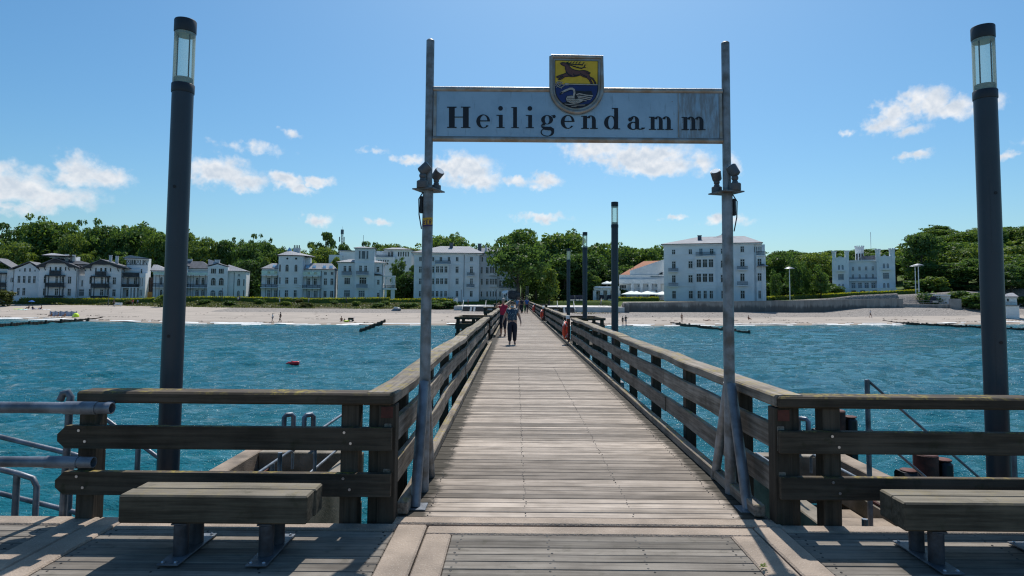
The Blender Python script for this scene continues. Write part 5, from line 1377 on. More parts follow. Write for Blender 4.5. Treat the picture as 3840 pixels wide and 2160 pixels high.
# twin chalet villa with lookout tower
b = Fac('twin_gable_villa', 'white villa with two dark-eaved gables, black balconies and a lookout tower', 170, 150, 920, 5.724, 1100, 1120)
for o_, ap, ey, xe in ((0, (440, 300), 485, (60, 890)), (870, (1310, 315), 492, (930, 1845))):
    x0, x1 = (100, 830) if o_ == 0 else (970, 1700)
    b.wall(x0, x1, 490, 1120); b.tri([(x0, 492), (x1, 492), (ap[0] + 150, ap[1] + 90), (ap[0], ap[1] + 40), (ap[0] - 150, ap[1] + 90)], 0, 10)
    b.gable(xe[0], xe[1], ey, ap[0], ap[1], 11, 1.6, 'roof_slate', .25)
    # boarded eaves of the gable
    b.tri([(xe[0] + 20, ey - 4), (ap[0], ap[1] + 12), (xe[1] - 20, ey - 4), (xe[1] - 190, ey), (ap[0] + 175, ap[1] + 100), (ap[0] - 175, ap[1] + 100), (xe[0] + 190, ey)], 1.45, .3, 'roof_dark', 'gable_boards')
    for xx in (xe[0] + 170, xe[0] + 60, xe[1] - 210, xe[1] - 90):
        p0 = b.p(xx, ey + 60, .05); p1 = b.p(xx, ey, 1.3); MB().beam(p0, p1, .15, .15).build('eaves_bracket', 'roof_dark', b.root)
    k = o_; dy_ = 10 if k else 0
    b.wins([(650 + k, 720 + k)], 670 + dy_, 825 + dy_); b.wins([(640 + k, 712 + k)], 930 + dy_, 1085 + dy_); b.wins([(195 + k, 245 + k)], 665 + dy_, 815 + dy_, nx=1); b.wins([(180 + k, 240 + k)], 925 + dy_, 1078 + dy_)
    b.wins([(310 + k, 340 + k), (405 + k, 450 + k), (490 + k, 535 + k), (598 + k, 625 + k)], 468 + dy_, 548 + dy_, nx=1, tr=0)
    b.wins([(415 + k, 465 + k)], 670 + dy_, 812 + dy_); b.wins([(400 + k, 470 + k)], 930 + dy_, 1072 + dy_); b.win(535 + k, 575 + k, 680, 800); b.win(530 + k, 570 + k, 940, 1070)
    b.balcony(328 + k, 540 + k, 548 + dy_, 645 + dy_, 0, 1.3, 'balcony_wood', False, True); b.balcony(248 + k, 605 + k, 808 + dy_, 885 + dy_, 0, 1.7, 'balcony_wood', False, True); b.balcony(240 + k, 590 + k, 1075 + dy_, 1120 + dy_, 0, 1.7, 'balcony_wood', False, True)
    b.posts((255 + k, 312 + k, 530 + k, 595 + k), 640 + dy_, 1118 + dy_, 1.72, .2, 'balcony_wood'); b.box('pergola', 'balcony_wood', 245 + k, 608 + k, 645 + dy_, 672 + dy_, 1.8, 1.8)
b.wall(830, 970, 645, 1130, -1.5, 8); b.win(885, 920, 742, 880, dy=-1.5, nx=1, mat='pane_curtain', arch=True); b.win(835, 948, 940, 1090, dy=-1.5, nx=1, mat='pane_curtain'); b.band(830, 970, 885, dy=-1.5); b.drain(818, 490, 1120); b.drain(1692, 500, 1130)
b.wall(1735, 2170, 250, 1140, -4, 5.5); b.wall(2040, 2165, 585, 1150, -.5, 6)
b.box('tower_frieze', 'trim', 1740, 2175, 258, 395, -3.95, .06); b.box('tower_belt', 'roof_dark', 1730, 2180, 392, 402, -3.9, .12)
for xx in (1745, 1830, 1935, 2030, 2080, 2165): b.box('timber', 'roof_dark', xx - 5, xx + 5, 258, 392, -3.88, .07)
for xa, xb in ((1750, 1825), (1940, 2025), (2085, 2160)):
    for s_ in (0, 1): MB().beam(b.p(xa, 265 if s_ else 385, -3.86), b.p(xb, 385 if s_ else 265, -3.86), .06, .10).build('timber', 'roof_dark', b.root)
b.wins([(1845, 1880), (1890, 1925), (2090, 2112)], 272, 385, dy=-3.9, nx=1); b.hip(1685, 2240, 245, 1960, 1975, 205, 5.5, -3.2, 'roof_metal', 265)
b.wins([(2078, 2110)], 495, 590, dy=-.5, nx=1); b.wins([(2052, 2072), (2095, 2115)], 695, 870, dy=-.5, nx=1, mat='pane_curtain'); b.wins([(2052, 2072), (2085, 2105)], 950, 1080, dy=-.5, nx=1, mat='pane_curtain'); b.band(2045, 2165, 668, dy=-.5, pr=.3); b.band(2040, 2160, 922, dy=-.5, pr=.3)
b.wall(1700, 2040, 500, 1140, -2.5, 5, 'facade_b'); b.wins([(1765, 1800), (1910, 1980)], 690, 830, dy=-2.5); b.wins([(1755, 1800), (1860, 1890), (1925, 1960)], 945, 1100, dy=-2.5, nx=1)
b.balcony(1705, 2045, 575, 655, -2.5, 2.2, 'balcony_wood', False, True); b.balcony(1685, 2040, 825, 890, -2.5, 2.4, 'balcony_wood', False, True); b.posts((1695, 1840, 1990, 2040), 650, 890, -.15, .16, 'balcony_wood'); b.box('slab', 'trim', 1680, 2050, 896, 912, .1, 2.5)
b.posts((1700, 1855, 1915, 1985), 912, 1140, -.2, .42, 'trim', 'column')
b.wall(232, 690, 225, 480, -7.5, 5); b.hip(192, 735, 232, 440, 500, 190, 5, -6.8, 'roof_metal'); b.wins([(335, 375), (385, 420), (600, 640)], 262, 360, dy=-7.5, nx=2)
for xa in (240, 430, 520): MB().beam(b.p(xa, 260, -7.44), b.p(xa + 80, 360, -7.44), .06, .1).build('timber', 'roof_dark', b.root); MB().beam(b.p(xa + 80, 260, -7.44), b.p(xa, 360, -7.44), .06, .1).build('timber', 'roof_dark', b.root)
for xa, xb, ya, yb in ((700, 760, 215, 330), (835, 890, 228, 345), (1545, 1600, 222, 335), (1670, 1725, 238, 350)): b.chimney(xa, xb, ya, yb, 2.5)
b.hip(500, 1090, 402, 700, 1000, 340, 6, -5, 'roof_slate')

b.face(.5, .6)
# scaffolded site between the villas
t = Fac('scaffolded_house', 'brown scaffolded house with an orange hoarding between two villas', 178, 560, 960, 6.44, 0, 1030, 'house', None)
t.wall(-200, 180, 515, 1040, 0, 8, 'scaffold'); t.box('hoarding', 'hoarding', -210, 190, 870, 1040, 2.2, .15, None, .8)
for y_ in (520, 600, 690, 800): t.box('scaffold_deck', 'roof_dark', -205, 185, y_, y_ + 9, .7, .6)
for x_ in (-190, -120, -60, 40, 100, 160): t.posts((x_,), 515, 1040, .75, .1, 'antenna', 'scaffold_pole')

t.face(.5, .6)
# villa with arched windows, behind the left lamp post
b = Fac('arched_villa', 'white villa with arched windows and slate roof partly behind the left lamp post', 172, 560, 960, 6.44, 1200, 1060)
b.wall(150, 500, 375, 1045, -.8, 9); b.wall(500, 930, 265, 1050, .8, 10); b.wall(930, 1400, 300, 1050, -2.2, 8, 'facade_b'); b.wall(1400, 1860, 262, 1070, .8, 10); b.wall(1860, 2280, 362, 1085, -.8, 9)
for xa, xb, ya in ((1395, 1872, 185), (495, 972, 185)):
    b.tri([(xa + 15, 262), (xb - 15, 262), ((xa + xb) / 2, ya + 10)], .78, 5); b.gable(xa, xb, 247, (xa + xb) / 2, ya - 8, 9, 1.1, 'roof_slate', .12); b.band(xa + 10, xb - 10, 262, dy=.8)
b.hip(480, 1480, 292, 640, 1445, 138, 10, -1, 'roof_slate'); b.hip(1380, 1900, 260, 1590, 1612, 92, 12, -3, 'roof_metal'); b.hip(1835, 2310, 352, 2010, 2030, 212, 9, .3, 'roof_metal'); b.hip(112, 520, 358, 330, 420, 230, 9, .3, 'roof_metal')
b.box('awning', 'trim', 1015, 1165, 300, 322, -1.2, .9); b.box('awning', 'trim', 1235, 1390, 300, 322, -1.2, .9)
for q_ in (0, -905):
    b.wins([(1480 + q_, 1605 + q_), (1660 + q_, 1785 + q_)], 298, 425, dy=.8, nx=3, tr=0); b.wins([(1480 + q_, 1597 + q_), (1660 + q_, 1782 + q_)], 520, 705, dy=.8, nx=3, arch=True); b.wins([(1465 + q_, 1588 + q_), (1648 + q_, 1770 + q_)], 818, 995, dy=.8, nx=3, arch=True, mat='pane_curtain')
    b.band(1400 + q_, 1855 + q_, 468, dy=.8); b.band(1395 + q_, 1855 + q_, 760, dy=.8)
b.wins([(2070, 2145)], 540, 710, dy=-.8, arch=True); b.wins([(2063, 2135)], 828, 1005, dy=-.8, arch=True, mat='pane_curtain'); b.wins([(2090, 2106), (2124, 2140)], 425, 482, dy=-.8, nx=1, tr=0); b.wins([(2215, 2245)], 545, 715, dy=-.8, nx=1, arch=True); b.wins([(2210, 2240)], 818, 1000, dy=-.8, nx=1, arch=True)
b.wins([(1092, 1170), (1225, 1305)], 520, 690, dy=-2.2, arch=True); b.wins([(1080, 1165), (1215, 1295)], 812, 1000, dy=-2.2, arch=True, mat='pane_curtain'); b.wins([(312, 372)], 515, 690, dy=-.8, arch=True); b.wins([(305, 370)], 812, 990, dy=-.8, arch=True)
b.balcony(935, 1398, 400, 460, -2.2, 2.4, glass=True); b.balcony(935, 1398, 680, 760, -2.2, 2.6); b.balcony(925, 1390, 980, 1045, -2.2, 2.6); b.posts((942, 1012, 1070, 1205, 1340, 1393), 460, 1045, .42, .1)
b.balcony(178, 450, 665, 748, -.8, 1.6); b.balcony(190, 450, 400, 455, -.8, 1.6, glass=True); b.posts((182, 240, 318, 420), 455, 1040, .85, .1); b.drain(1995, 372, 1080, -.8)
for xa, xb, ya, yb in ((1100, 1200, 98, 170), (935, 1045, 108, 150), (1710, 1820, 108, 205)): b.chimney(xa, xb, ya, yb, 5)

b.face(.5, .6)
# long villa with round corner tower and belvedere
b = Fac('belvedere_villa', 'long white villa with domed tower, flat belvedere and column portico', 170, 970, 900, 6.036, 1200, 1390)
b.wall(85, 470, 650, 1390, -1.5, 9, 'facade_b'); b.hip(78, 560, 648, 420, 520, 540, 9, -.8)
b.sky(378, 462, 582, 615, 1.6)
X0, X1, Z0, Z1 = b.ext(465, 1010, 352, 1395); cx, rr = (X0 + X1) / 2, (X1 - X0) / 2
q = MB(); n = 16; pts = [(cx - rr * math.cos(math.pi * i / n), b.Y - 1.6 * math.sin(math.pi * i / n)) for i in range(n + 1)] + [(X1, b.Y + 7), (X0, b.Y + 7)]
q.prism([(px, py, Z0 - 2.5) for px, py in pts], (0, 0, Z1 - Z0 + 2.5)); q.build('tower', 'facade', b.root, True)
ap = b.p(770, 248, Y=b.Y + 3); rim = [(cx - (rr + .5) * math.cos(math.pi * i / n), b.Y - 2.1 * math.sin(math.pi * i / n) - .0, Z1) for i in range(n + 1)] + [(X1 + 2.6, b.Y + 6, Z1), (X1 + .5, b.Y + 8, Z1), (X0 - .5, b.Y + 8, Z1)]
k = len(rim); MB().add(rim + [(ap.x, b.Y + 3, ap.z)], [tuple(range(k))] + [(i, (i + 1) % k, k) for i in range(k)]).build('tower_roof', 'roof_metal', b.root)
MB().prism([(x_, y_, z_ - .2) for x_, y_, z_ in rim], (0, 0, .19)).build('eaves', 'roof_dark', b.root)
MB().tube([(ap.x, b.Y + 3, ap.z - .2), (ap.x, b.Y + 3, ap.z + .45), (ap.x, b.Y + 3, ap.z + .9)], [.7, .35, .02], 10).build('finial', 'skylight', b.root)
b.wall(1010, 1118, 385, 1300, -3.5, 4)
b.chimney(870, 1015, 200, 345, 4, 'chimney', 4)
tw = dict(dy=1.55); b.wins([(640, 718), (838, 905)], 560, 718, arch=True, **tw); b.wins([(635, 712), (828, 895)], 848, 995, **tw); b.wins([(625, 705), (820, 890)], 1132, 1290, **tw)
for ya, yb, ar in ((560, 718, True), (848, 995, False), (1132, 1290, False)): b.wins([(502, 538)], ya, yb, dy=1.0, nx=1, arch=ar)
for xx in (685, 875): c_ = b.p(xx, 430, 1.62); MB().tube([c_, c_ + Vector((0, .25, 0))], .28, 12).build('round_window', 'pane', b.root)
b.band(470, 1000, 1012, dy=1.55, pr=.14); b.band(470, 1000, 1062, dy=1.55, pr=.14); b.band(620, 745, 728, dy=1.6, pr=.1, h=.1); b.band(812, 930, 735, dy=1.6, pr=.1, h=.1); b.band(745, 812, 775, dy=1.6, pr=.1, h=.1); b.band(550, 620, 775, dy=1.55, pr=.1, h=.1)
for sx_, xs2, po in ((85, [(205, 285), (355, 435)], (100, 205, 330, 452)), (970, [(1085, 1155), (1225, 1305)], (980, 1090, 1215, 1340, 1385))):
    yy = 0 if sx_ == 85 else 12
    b.wins([(a_ + 8, c_ - 4) for a_, c_ in xs2], 703 + yy, 765 + yy, dy=-1.5, tr=0); b.wins(xs2, 850 + yy, 1003 + yy, dy=-1.5); b.wins(xs2, 1130 + yy, 1290 + yy, dy=-1.5, mat='pane_curtain')
    e = 455 if sx_ == 85 else 1388
    b.balcony(sx_ + 15, e, 705 + yy, 795 + yy, -1.5, 1.7, glass=True); b.box('awning', 'board_white', sx_ + 18, e - 35, 800 + yy, 818 + yy, .3, 1.2); b.balcony(sx_ + 5, e, 1005 + yy, 1075 + yy, -1.5, 2.0); b.balcony(sx_ + 5, e, 1288 + yy, 1352 + yy, -1.5, 2.0); b.posts(po, 800 + yy, 1352 + yy, .45, .11)
b.wall(1005, 1692, 668, 1388, -1.5, 9); b.hip(1012, 1730, 655, 1060, 1720, 532, 9, -.8)
for xa in (1095, 1240, 1465, 1612): b.sky(xa, xa + 96, 590, 632, 1.4)
b.wins([(1455, 1530), (1600, 1675)], 862, 1015, dy=-1.5); b.wins([(1445, 1520), (1595, 1670)], 1145, 1300, dy=-1.5); b.wins([(1460, 1525), (1610, 1675)], 715, 785, dy=-1.5, tr=0); b.band(1395, 1690, 1022, dy=-1.5); b.band(1395, 1690, 1075, dy=-1.5); b.drain(1395, 665, 1380, -1.5); b.drain(1010, 400, 1000, 0)
b.use(1230, 900, 6.037)
b.wall(205, 1230, 495, 1400, -.6, 11); b.wall(590, 1030, 500, 1400, .8, 8); b.wall(595, 1040, 168, 488, .4, 6.5)
b.hip(165, 1335, 487, 560, 1050, 440, 11, -.1, 'roof_metal', 497); b.hip(572, 1078, 165, 800, 850, 140, 6.5, .9)
for xx in (735, 846): b.box('column', 'trim', xx - 8, xx + 8, 225, 420, .5, .3)
b.wins([(683, 727), (745, 838), (855, 902)], 232, 418, dy=.4, nx=1, tr=0, mat='pane_curtain'); b.wins([(1003, 1025)], 240, 425, dy=.35, nx=1, tr=0)
b.wins([(332, 400), (445, 515)], 575, 705, dy=-.6); b.wins([(693, 760), (807, 875)], 570, 705, dy=.8); b.wins([(1080, 1148)], 590, 718, dy=-.6); b.wins([(350, 485)], 850, 1000, dy=-.6, nx=3); b.wins([(697, 860)], 838, 995, dy=.8, nx=3); b.wins([(1098, 1155)], 893, 1008, dy=.3)
b.wins([(342, 482)], 1128, 1290, dy=-.6, nx=3, mat='pane_curtain'); b.wall(600, 905, 1095, 1400, 1.4, 2); b.wins([(680, 825)], 1140, 1290, dy=1.4, nx=3, mat='pane_curtain'); b.wins([(1095, 1150)], 1190, 1305, dy=.3)
b.balcony(305, 520, 707, 785, -.6, 1.2); b.balcony(640, 905, 702, 782, .8, 1.3); b.balcony(645, 885, 1006, 1080, .8, 1.4)
b.wall(1000, 1235, 795, 1400, .3, 6); b.tri([(998, 798), (1230, 798), (1200, 775), (1030, 750)], .5, 3, 'roof_dark', 'lean_to_roof'); b.drain(1215, 540, 1390, .3)
for y_ in (1012, 1083): b.band(205, 590, y_, dy=-.6); b.band(590, 1030, y_, dy=.8)
b.box('portico_roof', 'trim', 1245, 1520, 800, 830, 1.5, 3.5); b.box('portico_floor', 'trim', 1235, 1540, 1085, 1125, 1.7, 3.8)
b.posts((1300, 1440, 1470, 1500), 830, 1085, 1.2, .28, 'trim', 'column'); b.posts((1305, 1500), 830, 1085, -1.6, .28, 'trim', 'column')
b.box('pier', 'trim', 1272, 1316, 1125, 1392, 1.3, .8, None, 1.5); b.box('pier', 'trim', 1412, 1502, 1125, 1392, 1.3, .8, None, 1.5); b.balcony(1250, 1505, 1022, 1085, -1.2, 2.6)
p_ = b.p(828, 140, Y=b.Y + 3); MB().tube([p_, p_ + Vector((0, 0, 3.2))], .05, 6).build('mast', 'antenna', b.root)

b.face(.5, .7)
# white house on the slope behind
b = Fac('background_house', 'white house with a row of tall windows on the slope behind the villas', 205, 900, 820, 2.576, 1480, 560)
b.wall(1480, 1655, 298, 600, 0, 12); b.wall(1300, 1480, 308, 600, -2, 10); b.wall(1300, 1500, 372, 600, 1.5, 5); b.hip(1382, 1662, 297, 1470, 1560, 280, 12, .7)
b.wins([(1525, 1540), (1549, 1562), (1572, 1585), (1596, 1609), (1620, 1632)], 320, 366, nx=1, tr=0, sill=False); b.wins([(1420, 1435), (1450, 1465)], 320, 360, dy=-2, nx=1, tr=0); b.wins([(1550, 1563), (1588, 1601)], 408, 445, nx=1, tr=0); b.wins([(1345 + 22 * i, 1357 + 22 * i) for i in range(5)], 400, 420, dy=1.5, nx=1, tr=0, sill=False); b.balcony(1305, 1485, 352, 374, 1.5, .2)
b = Fac('background_house', 'low white flat-roofed house among trees behind the tower villa', 202, 900, 820, 2.576, 980, 400)
b.wall(955, 1110, 312, 500, -2, 9); b.wall(860, 985, 350, 500, 0, 9); b.box('roof', 'roof_metal', 945, 1120, 303, 311, -1.5, 9); b.chimney(950, 978, 355, 400, 1)

b.face(.5, .7)
# four storey hotel left of the pier end
b = Fac('hotel', 'four-storey white hotel with metal hip roof left of the big tree', 172, 1540, 880, 5.176, 700, 1230, 'hotel')
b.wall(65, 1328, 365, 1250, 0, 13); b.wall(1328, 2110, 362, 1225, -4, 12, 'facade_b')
b.hip(20, 1420, 352, 600, 1165, 232, 13, .9); b.hip(1180, 2160, 352, 1330, 2000, 262, 12, -3.2, 'roof_metal')
b.wins([(405, 460), (560, 612), (718, 768), (875, 930), (1150, 1208), (165, 220)], 430, 515, tr=0)
b.wall(475, 740, 575, 1250, 1.1, 2.5)
for (ya, yb), cu in (((615, 740), ()), ((847, 962), (862, 1140))):
    b.wins([(395, 460), (160, 225)], ya, yb, hood=True); b.wins([(495, 560), (575, 640), (658, 722)], ya - 2, yb, dy=1.1, sill=False); b.win(868, 932, ya, yb, hood=True, mat='pane_curtain' if cu else 'pane'); b.win(1148, 1210, ya, yb, mat='pane_curtain' if cu else 'pane', hood=not cu)
    b.band(475, 740, yb + 10, dy=1.1)
b.wins([(395, 455), (870, 925), (1145, 1205), (160, 220)], 1090, 1205); b.wins([(492, 547), (580, 625), (655, 710)], 1090, 1205, dy=1.1)
b.balcony(490, 780, 508, 568, 1.1, .5); b.balcony(1098, 1235, 737, 793, 0, 1.0); b.balcony(1092, 1232, 964, 1018, 0, 1.0); b.drain(1035, 360, 1210)
for y_ in (522, 1020): b.band(65, 1325, y_); b.band(1328, 2100, y_, dy=-4)
b.wins([(1370, 1400), (1465, 1492), (1552, 1580), (1680, 1720), (1800, 1840)], 415, 510, dy=-4, tr=0, nx=1)
for ya, yb in ((615, 740), (847, 965)): b.wins([(1362, 1392)], ya, yb, dy=-4, nx=1); b.wall(1525, 1680, ya - 30, yb + 45, -3, 1.2, 'facade_b', 0); b.wins([(1455, 1512)], ya, yb, dy=-4); b.wins([(1532, 1575), (1583, 1625), (1633, 1675)], ya, yb, dy=-3, sill=False)
b.wins([(1357, 1382), (1465, 1497), (1540, 1562), (1590, 1615), (1640, 1662), (1720, 1750)], 1097, 1200, dy=-4, nx=1)
for i in range(5): b.wins([(1720 + 80 * i, 1760 + 80 * i)], 880, 990, dy=-4)
b.balcony(1720, 2100, 985, 1030, -4, 1.2); b.wins([(1800 + 90 * i, 1850 + 90 * i) for i in range(3)], 1100, 1205, dy=-4)
for xa, xb, ya, yb in ((770, 835, 175, 262), (1315, 1385, 185, 255), (1455, 1490, 225, 290)): b.chimney(xa, xb, ya, yb, 4.5, 'roof_slate' if xa != 1455 else 'chimney')

b.face(.3, .8)
# assembly hall with tiled roof and the pavilion beside it
b = Fac('assembly_hall', 'white hall with orange tiled roof and columned front left of the big hotel', 186, 2080, 1000, 6.038, 1900, 770, 'hall')
b.wall(1455, 2520, 190, 775, 0, .4, 'facade', 0); b.wall(1455, 2520, 190, 775, -3.2, 14)
b.tri([(1700, 192), (1700, 90), (2470, -160), (2520, -160), (2520, 192)], -.2, 1.2)
P_ = [b.p(1462, 186, -1), b.p(1870, -118, Y=196), b.p(2560, -135, Y=196), b.p(2520, 186, -1)]
MB().add(P_ + [Vector((p.x, p.y + .4, p.z - .25)) for p in P_], [(0, 1, 2, 3), (4, 7, 6, 5), (0, 4, 5, 1), (1, 5, 6, 2), (2, 6, 7, 3), (3, 7, 4, 0)]).build('roof', 'roof_tile', b.root)
b.band(1455, 2500, 285, .25, pr=.3); b.band(1455, 2500, 192, .2, pr=.25); b.tri([(2340, 182), (2440, 182), (2440, 125), (2400, 140)], .05, .1, 'pane', 'lunette')
b.box('inscription_band', 'pane_blue', 2168, 2470, 222, 244, .06, .06)
b.win(1475, 1620, 412, 490, nx=4, arch=False, tr=0); b.wins([(1480, 1505), (1520, 1580), (1595, 1620)], 562, 770, nx=2)
b.box('loggia', 'frame_dark', 1742, 2500, 388, 760, .03, .02); b.box('loggia_wall', 'facade_b', 1745, 2500, 392, 758, .06, .02)
for xx in (1885, 2080, 2275): b.win(xx, xx + 55, 405, 460, dy=.06, nx=2, tr=0, mat='pane_blue', sill=False); b.win(xx + 5, xx + 60, 525, 740, dy=.06, nx=2)
for xx in (1762, 1962, 2158, 2358): b.posts((xx,), 388, 772, .7, 1.0, 'trim', 'column')
b.box('entablature', 'facade', 1455, 2500, 290, 388, 1.2, 1.1)
b.face(1., .9)
b = Fac('pavilion', 'small white columned pavilion with flat roof left of the hall', 180, 2080, 1000, 6.038, 1150, 770, 'pavilion')
b.wall(935, 1460, 540, 772, -3, 6); b.box('architrave', 'trim', 890, 1465, 492, 540, .3, 9); b.box('roof_slab', 'trim', 872, 1470, 478, 492, .7, 9.5); b.box('parapet', 'trim', 888, 1465, 443, 477, .2, 8.5)
b.posts((905, 1065, 1225, 1385, 1450), 540, 772, -.2, .95, 'trim', 'column'); b.wins([(1025, 1050), (1083, 1105), (1183, 1208), (1243, 1265), (1345, 1370)], 570, 735, dy=-3, nx=1)
b.box('floor', 'paving', 880, 1470, 770, 776, .9, 4, None, .8)

b.face(1., .9)
def parasol(x, y, z0, z1, w, label):
    t = thing('parasol', (x, y, z0), label, 'parasol', 'white parasols at the hall')
    MB().tube([(x, y, z0), (x, y, z1 - .1)], .05, 8).build('pole', 'board_white', t, True)
    h = w * .2; q = MB().add([(x - w / 2, y - w / 2, z1 - h), (x + w / 2, y - w / 2, z1 - h), (x + w / 2, y + w / 2, z1 - h), (x - w / 2, y + w / 2, z1 - h), (x, y, z1),
                       (x - w / 2, y - w / 2, z1 - h - .22), (x + w / 2, y - w / 2, z1 - h - .22), (x + w / 2, y + w / 2, z1 - h - .22), (x - w / 2, y + w / 2, z1 - h - .22)],
                      [(0, 1, 4), (1, 2, 4), (2, 3, 4), (3, 0, 4), (0, 5, 6, 1), (1, 6, 7, 2), (2, 7, 8, 3), (3, 8, 5, 0)]); q.build('canopy', 'parasol_cloth', t)
def Jp(x, y, Y): return at(2080 + x / 6.038, 1000 + y / 6.038, Y)
for x_, Y_, w_, yt, yb_, lb in ((1735, 176, 4.9, 545, 770, 'large white parasol left of three in front of the hall'), (2100, 176, 5.0, 545, 762, 'large white parasol, middle of three in front of the hall'), (2435, 176, 4.6, 558, 762, 'white parasol half hidden by the hotel corner'),
                                (1850, 181, 4.4, 550, 760, 'white parasol behind the left one in front of the hall'), (2215, 181, 4.4, 545, 760, 'white parasol behind the middle one in front of the hall'),
                                (1185, 183, 3.6, 325, 445, 'white parasol on the pavilion roof, left one'), (1285, 185, 3.2, 332, 445, 'white parasol on the pavilion roof beside the lamp post')):
    p1 = Jp(x_, yt, Y_); p0 = Jp(x_, yb_, Y_); parasol(p1.x, Y_, p0.z, p1.z, w_, lb)
for u_, lb in ((1906, 'white parasol below the big tree, left one'), (1925, 'white parasol below the big tree, right one')):
    p1 = at(u_ + 4, 1092, 166); parasol(p1.x, 166, gz(p1.x, 166), p1.z, 3.2, lb)

# big hotel
b = Fac('hotel', 'big four-storey white hotel with bay windows and roof spire behind the right gate post', 166, 2460, 840, 4.527, 900, 1330, 'hotel')
b.wall(118, 1650, 335, 1335, 0, 15); b.wall(1650, 1790, 345, 1335, -1.2, 12); b.wall(1790, 1850, 350, 1335, -4, 9)
b.wall(1690, 1845, 560, 1335, -.6, 5)
b.hip(68, 1790, 342, 580, 1345, 222, 15, .9, 'roof_metal', 318); ap = b.p(995, 185, Y=b.Y + 8)
MB().add([(ap.x - 3.2, b.Y + 6, ap.z - 1.1), (ap.x + 3.2, b.Y + 6, ap.z - 1.1), (ap.x + 3.2, b.Y + 10, ap.z - 1.1), (ap.x - 3.2, b.Y + 10, ap.z - 1.1), (ap.x, b.Y + 8, ap.z)], [(0, 1, 4), (1, 2, 4), (2, 3, 4), (3, 0, 4), (3, 2, 1, 0)]).build('lantern_roof', 'roof_metal', b.root)
MB().lathe((ap.x, b.Y + 8, ap.z - .3), [(.75, 0), (.28, .9), (.16, 1.6), (.34, 1.75), (.14, 1.9), (.12, 2.7), (.38, 2.85), (.12, 3.0), (.08, 3.9), (.26, 4.05), (.07, 4.2), (.04, 6.0)], 12).build('spire', 'antenna', b.root, True)
b.chimney(638, 705, 198, 285, 3.5, 'roof_slate'); b.chimney(1150, 1190, 180, 260, 3.5, 'roof_slate')
b.wins([(258, 320), (548, 612), (912, 978), (1098, 1162)], 420, 512); b.wins([(1422, 1488)], 390, 490); b.win(730, 793, 412, 540, nx=2, mat='pane_blue', sill=False)
b.wall(668, 1010, 552, 1335, 1.2, 2.5)
for (ya, yb), r_ in (((622, 745), 0), ((862, 992), 1)):
    b.wins([(258, 328), (545, 622), (1097, 1170)], ya, yb, hood=True, mat='pane'); b.wins([(1420, 1497)], ya - 18, yb - 18, hood=True); b.wins([(685, 770), (790, 873), (892, 975)], ya - 22, yb - 6, dy=1.2, sill=False, mat='pane' if not r_ else 'pane')
    b.band(668, 1010, yb + 2, dy=1.2); b.wins([(1705, 1775)], ya - 22, yb - 20, dy=-.6)
b.wins([(262, 332), (552, 625), (1105, 1175), (1425, 1500)], 1130, 1265); b.wins([(702, 765), (805, 865), (908, 970)], 1130, 1265, dy=1.2); b.wins([(1720, 1765)], 1130, 1265, dy=-.6)
b.wins([(1658, 1672), (1692, 1706), (1727, 1741), (1760, 1774)], 400, 490, dy=-1.2, nx=1, tr=0)
b.balcony(678, 1003, 480, 542, 1.2, .55); b.balcony(205, 368, 747, 800, 0, 1.1); b.balcony(208, 368, 997, 1048, 0, 1.1); b.balcony(1370, 1537, 724, 780, 0, 1.1); b.balcony(1372, 1540, 984, 1042, 0, 1.1); b.balcony(1690, 1835, 482, 545, -.6, .6)
b.band(118, 1650, 512); b.band(118, 1655, 1052, .22); b.band(668, 1010, 790, dy=1.2); b.band(668, 1012, 1045, .2, dy=1.2); b.band(668, 1010, 1098, dy=1.2); b.band(1690, 1850, 1050, dy=-.6)
b.box('area_railing', 'balcony_iron', 110, 360, 1308, 1335, 1.6, .05)

b.face(1., .9)
# castle
b = Fac('castle', 'small white crenellated castle with four turrets and a flagpole on the right', 196, 3080, 860, 4.262, 650, 1060, 'castle')
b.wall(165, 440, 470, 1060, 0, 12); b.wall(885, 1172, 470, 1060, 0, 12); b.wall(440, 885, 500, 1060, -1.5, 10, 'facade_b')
def turret(x0, x1, y0, y1):
    X0, X1, Z0, Z1 = b.ext(x0, x1, y0, y1); cx = (X0 + X1) / 2; r = (X1 - X0) / 2; q = MB()
    q.lathe((cx, b.Y + r - .15, 0), [(r * .95, Z0), (r * .95, Z1 - .9), (r * 1.02, Z1 - .8), (r * 1.02, Z1 - .35)], 8); o = q.build('turret', 'facade', b.root)
    q = MB()
    for k in range(8):
        a = 2 * math.pi * k / 8 + .2; q.box(cx + r * math.cos(a) - .22, cx + r * math.cos(a) + .22, b.Y + r - .15 + r * math.sin(a) - .22, b.Y + r - .15 + r * math.sin(a) + .22, Z1 - .349, Z1)
    q.build('merlons', 'facade', o)
for x0, x1, y0 in ((160, 227, 335), (366, 440, 330), (860, 942, 322), (1072, 1168, 318)): turret(x0, x1, y0, 520)
def crenels(x0, x1, y0, y1, n, dy=0., steps=None):
    for i in range(n):
        a = x0 + (x1 - x0) * i / n; h = (steps[i] if steps else 0)
        b.box('merlon', 'facade', a, a + (x1 - x0) / n * .62, y0 - h, y1, dy, .5)
b.box('parapet', 'facade', 165, 440, 440, 470, -.02, .5); crenels(228, 366, 448, 470, 7, 0, [0, 8, 22, 30, 22, 8, 0]); b.box('parapet', 'facade', 885, 1172, 440, 470, -.02, .5); crenels(942, 1072, 442, 470, 7, 0, [0, 6, 20, 28, 20, 6, 0])
b.box('parapet', 'trim', 445, 880, 495, 512, -1.1, .4); crenels(450, 880, 484, 497, 24, -1.1)
X0, X1, Z0, Z1 = b.ext(540, 678, 238, 600); cx = (X0 + X1) / 2; r = (X1 - X0) / 2
